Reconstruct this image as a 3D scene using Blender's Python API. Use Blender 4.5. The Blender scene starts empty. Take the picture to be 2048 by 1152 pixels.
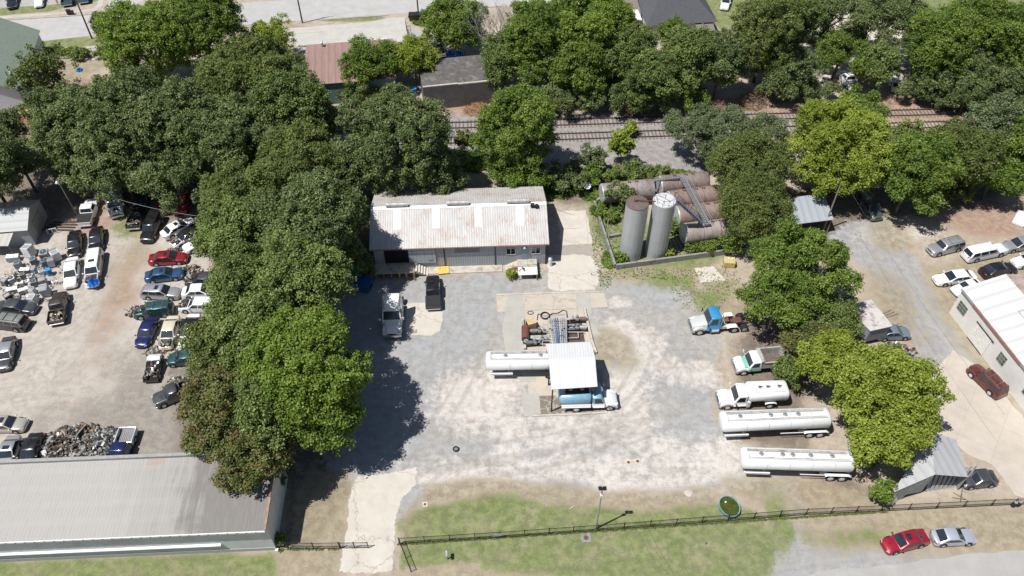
import bpy, math, random
import numpy as np
from mathutils import Vector
random.seed(7); RNG = np.random.default_rng(7)
S = bpy.context.scene
R = math.radians
# ---------------------------------------------------------------- camera
TH, FPX, HC = 47.0, 1620.0, 77.0
cam = bpy.data.cameras.new('camera'); cam.sensor_width = 36; cam.lens = FPX/2048*36
cam.clip_start = 1; cam.clip_end = 6000
co = bpy.data.objects.new('camera', cam); S.collection.objects.link(co)
co.location = (0, 0, HC); co.rotation_euler = (R(90-TH), 0, 0); S.camera = co
# ---------------------------------------------------------------- light
SUN_EL, SUN_AZ = 64.0, 27.0            # shadows fall towards +x, a little +y
sd = bpy.data.lights.new('sun', 'SUN'); sd.energy = 4.7; sd.angle = R(0.5); sd.color = (1.0, 0.965, 0.91)
so = bpy.data.objects.new('sun', sd); S.collection.objects.link(so)
ldir = Vector((math.cos(R(SUN_EL))*math.cos(R(SUN_AZ)), math.cos(R(SUN_EL))*math.sin(R(SUN_AZ)), -math.sin(R(SUN_EL))))
so.rotation_euler = ldir.to_track_quat('-Z', 'Y').to_euler(); so.location = (-60, -30, 120)
w = bpy.data.worlds.new('World'); S.world = w; w.use_nodes = True
nt = w.node_tree; sky = nt.nodes.new('ShaderNodeTexSky'); sky.sky_type = 'NISHITA'; sky.sun_disc = False
sky.sun_elevation = R(SUN_EL); sky.sun_rotation = R(270-SUN_AZ); sky.altitude = 200
nt.links.new(sky.outputs[0], nt.nodes['Background'].inputs[0]); nt.nodes['Background'].inputs[1].default_value = 0.06
S.view_settings.view_transform = 'Standard'; S.view_settings.look = 'None'
S.view_settings.exposure = 0.25; S.view_settings.gamma = 1.0
S.render.engine = 'CYCLES'
S.cycles.max_bounces = 6; S.cycles.diffuse_bounces = 2; S.cycles.glossy_bounces = 2; S.cycles.transmission_bounces = 2; S.cycles.transparent_max_bounces = 4

# ---------------------------------------------------------------- surveying: photo position -> point of the ground / of a level z
_c, _s = math.cos(R(TH)), math.sin(R(TH))
def G(px, py, z=0.0):
    u = (px-1024)/FPX; v = (576-py)/FPX
    dy = _c+v*_s; dz = -_s+v*_c; k = (z-HC)/dz
    return Vector((u*k, dy*k, z))
def P(x, y, z):
    d = y*_c+(HC-z)*_s
    return 1024+FPX*x/d, 576-FPX*(y*_s-(HC-z)*_c)/d
def ang(a, b): return math.atan2(b[1]-a[1], b[0]-a[0])

# ---------------------------------------------------------------- things
def link(o): S.collection.objects.link(o); return o
def tag(o, label=None, cat=None, group=None, kind=None):
    if label: o['label'] = label
    if cat: o['category'] = cat
    if group: o['group'] = group
    if kind: o['kind'] = kind
    return o
def thing(name, label, cat, loc=(0, 0, 0), rot=0.0, group=None):
    o = link(bpy.data.objects.new(name, None)); o.empty_display_size = .3
    o.location = loc; o.rotation_euler = (0, 0, rot)
    return tag(o, label, cat, group)
def kids(o): return [c for c in bpy.data.objects if c.parent is o]
def copy_tree(o, parent=None, top=True):
    c = link(o.copy()); c.parent = parent
    for ch in kids(o): copy_tree(ch, c, False)
    return c

class MB:
    def __init__(s): s.v = []; s.f = []; s.mi = []; s.sm = []; s.m = 0
    def face(s, pts, smooth=False):
        n = len(s.v); s.v += [tuple(p) for p in pts]; s.f.append(tuple(range(n, n+len(pts)))); s.mi.append(s.m); s.sm.append(smooth)
    def box(s, x0, x1, y0, y1, z0, z1):
        n = len(s.v)
        s.v += [(x0,y0,z0),(x1,y0,z0),(x1,y1,z0),(x0,y1,z0),(x0,y0,z1),(x1,y0,z1),(x1,y1,z1),(x0,y1,z1)]
        for q in ((3,2,1,0),(4,5,6,7),(0,1,5,4),(1,2,6,5),(2,3,7,6),(3,0,4,7)):
            s.f.append(tuple(n+i for i in q)); s.mi.append(s.m); s.sm.append(False)
        return s
    def obox(s, c, size, rz=0, tilt=0):
        a, b, h = size[0]/2, size[1]/2, size[2]/2; n = len(s.v)
        ca, sa = math.cos(rz), math.sin(rz); ct, st = math.cos(tilt), math.sin(tilt)
        for z in (-h, h):
            for x, y in ((-a,-b),(a,-b),(a,b),(-a,b)):
                X, Z = x*ct+z*st, -x*st+z*ct
                s.v.append((c[0]+X*ca-y*sa, c[1]+X*sa+y*ca, c[2]+Z))
        for q in ((3,2,1,0),(4,5,6,7),(0,1,5,4),(1,2,6,5),(2,3,7,6),(3,0,4,7)):
            s.f.append(tuple(n+i for i in q)); s.mi.append(s.m); s.sm.append(False)
        return s
    def loft(s, rings, smooth=True, cap=True):
        k = len(rings[0]); n = len(s.v)
        for r in rings: s.v += [tuple(p) for p in r]
        for i in range(len(rings)-1):
            for j in range(k):
                a = n+i*k+j; b = n+i*k+(j+1) % k
                s.f.append((a, b, b+k, a+k)); s.mi.append(s.m); s.sm.append(smooth)
        if cap:
            s.f.append(tuple(n+j for j in reversed(range(k)))); s.mi.append(s.m); s.sm.append(False)
            s.f.append(tuple(n+(len(rings)-1)*k+j for j in range(k))); s.mi.append(s.m); s.sm.append(False)
        return s
    def cyl(s, p0, p1, r0, r1=None, n=10, cap=True, smooth=True):
        p0 = Vector(p0); p1 = Vector(p1); r1 = r0 if r1 is None else r1
        d = (p1-p0).normalized(); a = d.orthogonal().normalized(); b = d.cross(a)
        rg = lambda p, r: [p+a*(r*math.cos(2*math.pi*i/n))+b*(r*math.sin(2*math.pi*i/n)) for i in range(n)]
        return s.loft([rg(p0, r0), rg(p1, r1)], smooth, cap)
    def tube(s, pts, r, n=6, smooth=True):
        for a, b in zip(pts[:-1], pts[1:]): s.cyl(a, b, r, r, n, True, smooth)
        return s
    def prism(s, pts, z0, z1):
        s.face([(p[0], p[1], z1) for p in pts]); s.face([(p[0], p[1], z0) for p in reversed(pts)])
        for i in range(len(pts)):
            a, b = pts[i], pts[(i+1) % len(pts)]
            s.face([(a[0],a[1],z0),(b[0],b[1],z0),(b[0],b[1],z1),(a[0],a[1],z1)])
        return s
    def wall(s, a, b, t, z0, z1):
        a = Vector(a[:2]); b = Vector(b[:2]); d = (b-a).normalized()*0; n = Vector((-(b-a).y, (b-a).x)).normalized()*t/2
        return s.prism([a+n, a-n, b-n, b+n][::-1] if False else [a-n, b-n, b+n, a+n], z0, z1)
    def panel(s, q, t=.03):
        # a quad given thickness along its normal
        q = [Vector(p) for p in q]; nn = (q[1]-q[0]).cross(q[2]-q[0]).normalized()*t
        s.loft([[p-nn for p in q], q], False)
        return s
    def build(s, name, mats, parent=None, bevel=0, sharp=35):
        me = bpy.data.meshes.new(name); me.from_pydata([tuple(v) for v in s.v], [], s.f)
        if not isinstance(mats, (list, tuple)): mats = [mats]
        for m in mats: me.materials.append(m)
        me.polygons.foreach_set('material_index', s.mi); me.polygons.foreach_set('use_smooth', s.sm)
        me.update()
        if any(s.sm): me.set_sharp_from_angle(angle=R(sharp))
        o = link(bpy.data.objects.new(name, me)); o.parent = parent
        if bevel:
            b = o.modifiers.new('bevel', 'BEVEL'); b.width = bevel; b.segments = 2; b.limit_method = 'ANGLE'
        return o
def rr(x, hw, z0, z1, r=.12, ytop=1.0, n=3):
    """rounded-rectangle ring in the plane x = const (top narrower by ytop)"""
    pts = []
    r = min(r, hw*.6, (z1-z0)*.48); ht = hw*ytop
    for cx, cz, a0 in ((ht-r, z1-r, 0), (-(ht-r), z1-r, 90), (-(hw-r*.5), z0+r*.5, 180), (hw-r*.5, z0+r*.5, 270)):
        q = r if a0 < 180 else r*.5
        for i in range(n):
            a = R(a0+90*i/(n-1)); pts.append((x, cx+q*math.cos(a), cz+q*math.sin(a)))
    return pts

# ---------------------------------------------------------------- materials
class NT:
    def __init__(s, name):
        s.m = bpy.data.materials.new(name); s.m.use_nodes = True; s.t = s.m.node_tree
        s.b = s.t.nodes['Principled BSDF']; s.L = s.t.links.new
    def n(s, kind, **kw):
        x = s.t.nodes.new('ShaderNode'+kind)
        for k, v in kw.items(): setattr(x, k, v)
        return x
    def pos(s, obj=False, scale=(1, 1, 1), rot=0):
        src = s.n('TexCoord').outputs['Object'] if obj else s.n('NewGeometry').outputs['Position']
        mp = s.n('Mapping'); s.L(src, mp.inputs[0]); mp.inputs['Scale'].default_value = scale; mp.inputs['Rotation'].default_value = (0, 0, rot)
        return mp.outputs[0]
    def noise(s, vec, scale, detail=3, rough=.55):
        x = s.n('TexNoise'); x.inputs['Scale'].default_value = scale; x.inputs['Detail'].default_value = detail
        x.inputs['Roughness'].default_value = rough; s.L(vec, x.inputs['Vector']); return x.outputs['Fac']
    def ramp(s, fac, stops):
        x = s.n('ValToRGB'); e = x.color_ramp.elements
        while len(e) < len(stops): e.new(.5)
        for i, (p, c) in enumerate(stops):
            e[i].position = p; e[i].color = c if len(c) == 4 else (*c, 1)
        s.L(fac, x.inputs[0]); return x.outputs[0]
    def mix(s, fac, a, b, mode='MIX'):
        x = s.n('Mix', data_type='RGBA', blend_type=mode)
        for v, i in ((fac, 0), (a, 6), (b, 7)):
            if isinstance(v, (int, float)): x.inputs[i].default_value = v
            elif isinstance(v, tuple): x.inputs[i].default_value = v if len(v) == 4 else (*v, 1)
            else: s.L(v, x.inputs[i])
        return x.outputs[2]
    def math(s, op, a, b=0, c=0, clamp=False):
        x = s.n('Math', operation=op); x.use_clamp = clamp
        for i, v in enumerate((a, b, c)):
            if isinstance(v, (int, float)): x.inputs[i].default_value = v
            else: s.L(v, x.inputs[i])
        return x.outputs[0]
    def bump(s, h, strength=.3, dist=.05):
        x = s.n('Bump'); x.inputs['Strength'].default_value = strength; x.inputs['Distance'].default_value = dist
        s.L(h, x.inputs['Height']); s.L(x.outputs[0], s.b.inputs['Normal'])
    def done(s, col, rough=.7, metal=0.0, spec=None, coat=0):
        if isinstance(col, tuple): s.b.inputs['Base Color'].default_value = (*col[:3], 1)
        else: s.L(col, s.b.inputs['Base Color'])
        if isinstance(rough, (int, float)): s.b.inputs['Roughness'].default_value = rough
        else: s.L(rough, s.b.inputs['Roughness'])
        s.b.inputs['Metallic'].default_value = metal
        if spec is not None: s.b.inputs['Specular IOR Level'].default_value = spec
        if coat: s.b.inputs['Coat Weight'].default_value = coat; s.b.inputs['Coat Roughness'].default_value = .06
        return s.m
_mc = {}
def shade(c, k): return tuple(min(1, x*k) for x in c[:3])
def plain(name, c, rough=.7, metal=0.0, var=.18, scale=3.0, bump=0.0, spec=None, c2=None):
    """matt or metal surface with soft mottling (c2: the colour of wear or dirt)"""
    if name in _mc: return _mc[name]
    t = NT(name); p = t.pos(); a = t.noise(p, scale, 4, .65)
    col = t.ramp(a, [(.3, shade(c, 1-var)), (.7, shade(c, 1+var))])
    if c2:
        b = t.noise(p, scale*.6, 6, .7); k = t.ramp(b, [(.52, (0, 0, 0)), (.62, (1, 1, 1))]); col = t.mix(k, col, c2)
    if bump: t.bump(t.noise(p, scale*6, 3), bump)
    _mc[name] = t.done(col, rough, metal, spec); return _mc[name]
def paint(name, c, rough=.28, metal=.15, dust=.25):
    if name in _mc: return _mc[name]
    t = NT(name); p = t.pos(); a = t.noise(p, 1.7, 5, .6); k = t.ramp(a, [(.35, (0, 0, 0)), (.8, (dust, dust, dust))])
    col = t.mix(k, c, (.42, .38, .33)); rg = t.math('ADD', t.math('MULTIPLY', a, .3), rough-.12)
    _mc[name] = t.done(col, rg, metal, None, .6); return _mc[name]
def sheetmetal(name, c, rust=.3, rib=3.0, rustc=(.33, .15, .08), metal=.25, rough=.5, along='y', var=.12, bump=.5, seams=0):
    """ribbed roofing or siding; ribs run along the local y (roof) or z (wall) axis, rust and dirt run with them"""
    t = NT(name)
    vec = t.pos(True)
    sx = t.n('SeparateXYZ'); t.L(vec, sx.inputs[0])
    st = (6, .25, .6) if along == 'y' else (6, 6, .3)
    a = t.noise(t.pos(True, st), 1.0, 5, .7); b = t.noise(t.pos(True, (.5, .4, .4)), 1.0, 3); cc = t.noise(t.pos(True, (9, 1.5, 1.5)), 1.0, 6, .75)
    col = t.ramp(a, [(.3, shade(c, 1-var)), (.7, shade(c, 1+var))])
    k = t.math('ADD', t.math('MULTIPLY', a, .5), t.math('MULTIPLY', b, .5)); k = t.math('ADD', t.math('MULTIPLY', k, .6), t.math('MULTIPLY', cc, .4))
    th = .66-.22*rust
    m1 = t.ramp(k, [(th, (0, 0, 0)), (th+.09, (1, 1, 1))])
    col = t.mix(t.math('MULTIPLY', m1, min(1, .5+rust*.5)), col, rustc)
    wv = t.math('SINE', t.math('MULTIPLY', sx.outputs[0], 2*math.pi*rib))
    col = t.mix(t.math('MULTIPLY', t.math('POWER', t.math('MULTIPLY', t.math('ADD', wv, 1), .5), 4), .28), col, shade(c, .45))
    if seams:
        sm = t.math('GREATER_THAN', t.math('FRACT', t.math('MULTIPLY', sx.outputs[0], seams)), .96)
        col = t.mix(t.math('MULTIPLY', sm, .4), col, shade(c, .5))
    t.bump(wv, bump*.6, .03)
    return t.done(col, rough, metal)
GLASS = None
def glass(name='dark_glass', c=(.015, .02, .028)):
    if name in _mc: return _mc[name]
    t = NT(name); a = t.noise(t.pos(), 1.2, 2); _mc[name] = t.done(t.ramp(a, [(.3, c), (.7, shade(c, 1.8))]), .07, 0, .8); return _mc[name]
M_tyre = plain('tyre_rubber', (.018, .018, .019), .85, 0, .2)
M_rim = plain('rim_metal', (.45, .45, .46), .35, .7, .1)
M_hub = plain('white_rim', (.55, .55, .55), .5, .1, .1)
M_dark = plain('dark_underbody', (.02, .02, .022), .8, 0, .3)
M_black = plain('black_plastic', (.018, .018, .02), .55, 0, .2)
M_blackm = plain('black_steel', (.02, .02, .022), .5, .3, .2)
M_glass = glass()
M_glassg = glass('green_tinted_glass', (.045, .065, .06))
M_chrome = plain('chrome', (.6, .6, .62), .2, .9, .05)
M_head = plain('headlight_lens', (.6, .62, .65), .15, .2, .1)
M_tail = plain('tail_light_red', (.30, .015, .012), .25, 0, .1)
M_galv = plain('galvanised_steel', (.42, .44, .46), .45, .5, .15)
M_rusty = plain('rusty_steel', (.16, .075, .05), .85, .1, .35, 2.5, .3, None, (.09, .045, .035))
M_woodg = plain('weathered_wood', (.22, .19, .15), .9, 0, .25, 5)
M_pole = plain('pole_wood', (.11, .085, .065), .9, 0, .25, 4)
M_conc = plain('old_concrete', (.46, .43, .38), .9, 0, .14, .9, .3, None, (.36, .33, .29))
M_concd = plain('dark_concrete', (.25, .245, .235), .92, 0, .2, 1.3, .3, None, (.15, .145, .14))
M_white = plain('white_metal', (.74, .75, .76), .42, .05, .05, 1.5)
# ================================================================ ground: one sheet with ground-cover zones
def poly_sd(px, poly, wx, wy):
    """signed distance (inside +) of the points wx,wy from the polygon given in photo positions"""
    q = [G(*p) for p in poly]; d = np.full(wx.shape, 1e9); ins = np.zeros(wx.shape, bool)
    for i in range(len(q)):
        ax, ay = q[i].x, q[i].y; bx, by = q[(i+1) % len(q)].x, q[(i+1) % len(q)].y
        ex, ey = bx-ax, by-ay; t = np.clip(((wx-ax)*ex+(wy-ay)*ey)/(ex*ex+ey*ey+1e-9), 0, 1)
        d = np.minimum(d, (wx-ax-t*ex)**2+(wy-ay-t*ey)**2)
        c = ((ay > wy) != (by > wy)) & (wx < (bx-ax)*(wy-ay)/(by-ay+1e-12)+ax); ins ^= c
    return np.where(ins, 1, -1)*np.sqrt(d)
def ell_sd(e, wx, wy):
    cx, cy, rx, ry = e[:4]; a = R(e[4]) if len(e) > 4 else 0
    c = G(cx, cy); sx = (G(cx+1, cy)-c).length; sy = (G(cx, cy+1)-c).length; rx *= sx; ry *= sy
    X, Y = wx-c.x, wy-c.y; x, y = X*math.cos(a)+Y*math.sin(a), -X*math.sin(a)+Y*math.cos(a)
    return (1-np.sqrt((x/rx)**2+(y/ry)**2))*min(rx, ry)
def line_sd(pts, wx, wy):
    q = [G(*p) for p in pts]; d = np.full(wx.shape, 1e9)
    for a, b in zip(q[:-1], q[1:]):
        ex, ey = b.x-a.x, b.y-a.y; t = np.clip(((wx-a.x)*ex+(wy-a.y)*ey)/(ex*ex+ey*ey+1e-9), 0, 1); d = np.minimum(d, np.hypot(wx-a.x-t*ex, wy-a.y-t*ey))
    return .17-np.abs(d-.85)          # a pair of wheel tracks either side of the driven line
def arc(p0, p1, p2, n=9):
    return [((1-t)**2*p0[0]+2*t*(1-t)*p1[0]+t*t*p2[0], (1-t)**2*p0[1]+2*t*(1-t)*p1[1]+t*t*p2[1]) for t in [i/n for i in range(n+1)]]
TRACKS = [arc((740,1140),(760,960),(850,850)), arc((770,1140),(800,930),(960,900)), arc((850,850),(900,640),(880,560)), arc((860,870),(950,760),(1000,560)), arc((820,930),(1100,880),(1430,830)), arc((830,960),(1150,940),(1430,800)),
 arc((960,900),(1280,900),(1300,640)), arc((1000,930),(1350,900),(1370,650)), arc((1300,640),(1290,560),(1160,500)), arc((1240,820),(1320,780),(1370,660)), arc((1200,600),(1330,640),(1400,830)), arc((900,640),(960,580),(1090,560)),
 arc((60,700),(200,660),(250,500)), arc((40,800),(200,800),(330,850)), arc((120,760),(230,700),(230,480)), arc((0,790),(180,740),(300,860)), arc((60,830),(230,820),(340,880)), arc((1960,1000),(1900,760),(1740,470)), arc((1990,900),(1840,640),(1700,470)), arc((1850,560),(1800,500),(1870,480)), arc((1500,1140),(1700,1090),(2048,1090))]
ZONES = {   # class: list of (shape, softness in metres)
 'leftyard': [([(-300,470),(90,470),(170,400),(420,400),(420,740),(400,930),(-300,1000)], 1.5)],
 'lot': [([(640,540),(760,560),(900,552),(1100,545),(1100,585),(1215,560),(1300,560),(1420,600),(1440,700),(1425,820),(1470,900),(1510,960),(1400,985),(1250,975),(1150,990),(1000,950),(830,970),(800,1040),(770,960),(690,950),(650,800)], 1.8)],
 'gravel': [([(700,600),(740,570),(890,560),(1000,548),(1030,570),(990,590),(985,660),(900,780),(850,880),(850,930),(740,960),(640,960),(660,800)], 3.5), ((1010,905,190,24),4), ((1180,915,90,18),4), ((1390,800,38,130,8),4), ((1345,860,60,30),4), ((1300,590,60,30),4), ((900,630,80,60),4), ((1310,760,30,50),4), ((1230,925,50,16),3),
            ([(1650,470),(1700,440),(1790,440),(1850,560),(1900,640),(1960,720),(1960,830),(1880,780),(1800,640),(1740,540)], 2.0),
            ([(1560,985),(1600,1000),(1640,1090),(1780,1100),(1900,1110),(2400,1110),(2400,1300),(1300,1300),(1500,1120),(1560,1060)], 2.0),
            ((1610,1085,40,22), 3.0), ((1545,970,45,40), 2.5), ((1290,305,130,45), 3.0), ((830,985,30,40,0), 1.5), ((880,300,160,50), 2.0)],
 'caliche': [((950,800,85,58), 3.5), ((1200,935,230,26), 3.5), ((1255,800,45,100), 4.5), ((1130,850,60,18),3), ((900,958,75,22), 2.5), ((1020,850,40,35), 4.0), ((1130,925,45,22), 4), ((1270,880,45,16), 4), ((1350,740,70,22,-28), 2.), ((1270,690,60,45), 3.), ((1235,800,30,60), 4), ((1310,962,105,26), 3), ((1215,960,45,30), 2.), ((1110,880,80,22),3),
             ((1240,605,22,10), 1.), ((1245,655,30,18), 1.5), ((1410,740,30,16,-40), 1.0), ((1440,925,60,45), 3.5), ((1000,760,50,30), 3), ((1405,940,30,30), 4), ((1020,910,40,25),2.5), ((1335,905,45,20),2),
             ((1795,470,60,14),3), ((1860,800,60,60),4)],
 'browndirt': [([(250,700),(330,740),(460,740),(460,960),(120,960),(60,850),(160,820),(230,770)], 9), ((300,860,130,60),6)],
 'darksoil_shade': [([(335,740),(460,640),(460,960),(380,960),(350,800)], 4), ([(420,380),(760,380),(745,560),(700,760),(640,900),(580,960),(420,900),(400,700),(430,500)], 2.5), ([(580,940),(700,600),(740,580),(700,1000),(600,1100),(560,1100)], 2),  # dark soil, plus the deep shade under the tree row painted into the ground
              ([(-300,290),(110,290),(110,372),(-300,380)],2), ([(-200,290),(720,300),(740,560),(700,700),(420,500),(200,380),(60,480),(-200,380)], 3), ((1000,556,45,7), 2.5), ((935,556,40,5),2), ((1380,600,40,25), 2.0), ([(1480,640),(1560,560),(1620,560),(1620,900),(1760,1000),(1740,1010),(1560,900),(1480,880),(1475,740)], 3.0), ((1190,360,180,45), 3),  # first patch: shade above the left shed, painted as dark ground
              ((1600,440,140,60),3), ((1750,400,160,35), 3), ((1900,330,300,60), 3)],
 'redsoil': [([(-300,150),(60,215),(300,240),(900,195),(1100,225),(1400,210),(2400,170),(2400,258),(1600,238),(1180,248),(1130,262),(1110,240),(-300,300)], 3),
             ([(1820,400),(2400,380),(2400,500),(1930,470),(1850,440)], 4), ((1750,480,80,30), 4), ((1830,660,60,50), 5), ((1095,848,60,13), 1.2), ((1400,545,60,12), 2), ((1670,990,70,40), 5), ((150,170,60,18), 3), ((190,430,60,40), 4), ((250,560,30,110), 5)],
 'ballast': [([(700,232),(1100,228),(1340,215),(1480,222),(1600,232),(1640,320),(1400,350),(1100,345),(880,330),(700,330)], 2.0)],
 'drygrass': [([(575,1100),(600,930),(700,940),(700,1000),(682,1152),(640,1200),(560,1200)], 2), ([(1440,965),(1520,950),(1740,985),(1780,1010),(2400,990),(2400,1120),(1750,1105),(1640,1100),(1560,1040),(1480,1000)], 3.5),
              ([(1870,540),(1960,500),(2080,480),(2400,480),(2400,600),(1990,590),(1990,770),(1880,640),(1850,560)], 4), ([(1100,960),(1250,985),(1420,975),(1480,1010),(1400,1040),(1150,1035),(1060,1000)], 2), ((1230,700,45,40), 2.5), ((1330,545,130,20), 2.5), ((1450,600,60,50), 4),
              ([(800,1050),(850,975),(950,955),(1100,970),(1120,1010),(950,1020),(840,1060)], 1.5), ([(0,1110),(560,1095),(650,1180),(0,1200)], 2), ((270,500,20,60), 5), ((1780,470,40,30), 3), ((1790,610,40,60), 4), ((1975,850,60,60,-40), 4), ([(80,40),(330,20),(330,50),(80,90)],2), ((120,130,90,30), 3), ((560,60,60,14),2), ([(790,1152),(900,1120),(1100,1145),(1100,1200),(780,1200)], 2),
              ([(1400,-60),(2300,-60),(2300,120),(1500,150)], 5)],
 'grass': [([(800,1140),(795,1050),(870,1010),(1000,990),(1100,1010),(1290,1022),(1460,1005),(1525,1030),(1560,1100),(1540,1152),(1400,1200),(900,1125)], 1.6), ([(-300,1125),(200,1118),(380,1108),(550,1108),(560,1200),(-300,1200)], 1.5),
           ([(1180,400),(1200,380),(1240,410),(1300,500),(1230,540),(1215,520)], 1.2), ((1350,560,80,14), 3), ((1240,440,60,90), 3), ((1350,500,110,40), 3), ((1420,600,30,20), 3), ((130,85,90,10),1.2), ([(-100,40),(100,22),(200,0),(230,-20),(180,-20),(-100,15)], .8), ((700,36,75,7), .8), ((860,42,30,14), 1.0), ((1470,20,60,30), 3), ((1900,20,120,30), 4), ((260,450,25,25), 3), ((1560,1050,25,60), 2), ((1700,1075,50,12), 3), ([(1380,-150),(2400,-150),(2400,20),(1400,60)], 4)],
}
def build_ground():
    xs = np.concatenate([[-3000,-1200,-500,-220,-150], np.arange(-112, 112.1, .4), [150,220,500,1200,3000]])
    ys = np.concatenate([[-1500,-600,-200,-60,0], np.arange(18, 168.1, .4), [190,240,330,600,1400,4000]])
    X, Y = np.meshgrid(xs, ys); nx, ny = len(xs), len(ys); wx, wy = X.ravel(), Y.ravel()
    Z = .03*np.sin(wx*.31+1)*np.sin(wy*.27)
    Z = np.where((np.abs(wx) < 112) & (wy > 18) & (wy < 168), Z, 0)*0 - 0.0
    me = bpy.data.meshes.new('ground')
    idx = np.arange(nx*ny).reshape(ny, nx); q = np.stack([idx[:-1,:-1], idx[:-1,1:], idx[1:,1:], idx[1:,:-1]], -1).reshape(-1, 4)
    me.vertices.add(len(wx)); me.vertices.foreach_set('co', np.stack([wx, wy, Z], -1).ravel().astype(np.float32))
    me.loops.add(q.size); me.loops.foreach_set('vertex_index', q.ravel().astype(np.int32))
    me.polygons.add(len(q)); me.polygons.foreach_set('loop_start', np.arange(0, q.size, 4, dtype=np.int32)); me.update(calc_edges=True)
    tv = np.full(len(wx), -9.0)
    for q in TRACKS: tv = np.maximum(tv, line_sd(q, wx, wy))
    at = me.attributes.new('tracks', 'FLOAT', 'POINT'); at.data.foreach_set('value', np.clip(.5+tv/.8, 0, 1).astype(np.float32))
    for name, shapes in ZONES.items():
        v = np.zeros(len(wx))
        for shp, soft in shapes:
            sdv = poly_sd(None, shp, wx, wy) if isinstance(shp, list) else ell_sd(shp, wx, wy)
            v = np.maximum(v, np.clip(.5+sdv/(2*soft), 0, 1))
        at = me.attributes.new(name, 'FLOAT', 'POINT'); at.data.foreach_set('value', v.astype(np.float32))
    t = NT('ground_cover'); p = t.pos()
    n1 = t.noise(p, .22, 6, .6); n2 = t.noise(p, 1.1, 5, .65); n3 = t.noise(p, 7, 4, .7); n4 = t.noise(p, 30, 2, .6)
    edge = t.math('ADD', t.math('ADD', t.math('MULTIPLY', n1, .55), t.math('MULTIPLY', n2, .55)), t.math('MULTIPLY', n3, .35))
    fine = t.math('ADD', t.math('MULTIPLY', n3, .5), t.math('MULTIPLY', n4, .5))
    def two(a, b, f=fine, lo=.40, hi=.60): return t.ramp(f, [(lo, a), (hi, b)])
    def three(a, b, c): 
        m = t.ramp(n2, [(.4, (0,0,0)), (.6, (1,1,1))]); return t.mix(m, two(a, b), two(b, c))
    cols = dict(leftyard=three((.34,.305,.265), (.43,.395,.355), (.49,.455,.415)),
        browndirt=three((.19,.17,.15), (.26,.238,.212), (.33,.305,.275)),
        lot=three((.27,.262,.25), (.345,.335,.32), (.41,.40,.385)), tracks=three((.22,.205,.19), (.28,.265,.245), (.33,.31,.29)),
        gravel=three((.265,.27,.278), (.325,.332,.342), (.385,.39,.397)),
        caliche=three((.42,.385,.35), (.55,.515,.48), (.63,.595,.56)),
        darksoil_shade=three((.075,.058,.045), (.13,.105,.085), (.20,.17,.14)),
        redsoil=three((.22,.135,.095), (.33,.22,.165), (.38,.29,.23)),
        ballast=three((.19,.175,.17), (.28,.265,.26), (.36,.345,.34)),
        drygrass=three((.20,.165,.11), (.30,.255,.18), (.36,.325,.225)),
        grass=three((.085,.125,.038), (.155,.20,.070), (.25,.265,.12)))
    col = three((.30,.245,.19), (.40,.34,.275), (.46,.41,.345))
    cols['grass'] = t.mix(t.ramp(t.noise(p, .35, 6, .75), [(.47, (0,0,0)), (.64, (.5,.5,.5))]), cols['grass'], cols['drygrass'])
    order = ['leftyard','browndirt','redsoil','darksoil_shade','lot','gravel','ballast','caliche','tracks','drygrass','grass']
    sharp = dict(caliche=.45, grass=.22, drygrass=.25, darksoil_shade=.3, redsoil=.35)
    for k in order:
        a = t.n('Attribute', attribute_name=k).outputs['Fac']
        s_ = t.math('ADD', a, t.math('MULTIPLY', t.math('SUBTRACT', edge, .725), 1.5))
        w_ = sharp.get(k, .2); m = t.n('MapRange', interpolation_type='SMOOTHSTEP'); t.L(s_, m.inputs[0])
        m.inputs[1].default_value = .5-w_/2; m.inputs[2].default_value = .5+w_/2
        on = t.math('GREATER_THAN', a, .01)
        mx = {'caliche': .9, 'darksoil_shade': .85, 'drygrass': .8, 'redsoil': .85, 'tracks': .38, 'gravel': .9}.get(k, .96)
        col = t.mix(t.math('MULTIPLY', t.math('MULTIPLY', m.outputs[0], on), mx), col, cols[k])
    tr1 = t.noise(t.pos(False, (.10, 1.9, 1), .35), 1.0, 3, .6); tr2 = t.noise(t.pos(False, (1.7, .09, 1), -.25), 1.0, 3, .6)
    for q_ in (tr1, tr2): col = t.mix(t.ramp(q_, [(.56, (0,0,0)), (.66, (.10,.10,.10))]), col, (.20,.18,.155))
    # soiling, oil and wheel wear: broad patches
    big = t.noise(t.pos(False, (1, 1, 1), .4), .09, 4, .6); col = t.mix(t.ramp(big, [(.38, (.10,.10,.10)), (.62, (0,0,0))]), col, (.2,.17,.14))
    sp = t.noise(p, 2.6, 3, .8); col = t.mix(t.ramp(sp, [(.68, (0,0,0)), (.76, (.35,.35,.35))]), col, (.20,.17,.12))
    mid = t.noise(p, .55, 5, .7); col = t.mix(t.ramp(mid, [(.34, (.24,.24,.24)), (.48, (0,0,0))]), col, (.24,.20,.16))
    t.bump(t.math('ADD', t.math('MULTIPLY', n2, 1.0), t.math('MULTIPLY', n3, .6)), .6, .12)
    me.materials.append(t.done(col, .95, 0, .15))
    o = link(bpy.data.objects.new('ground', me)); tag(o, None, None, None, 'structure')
build_ground()

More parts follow.
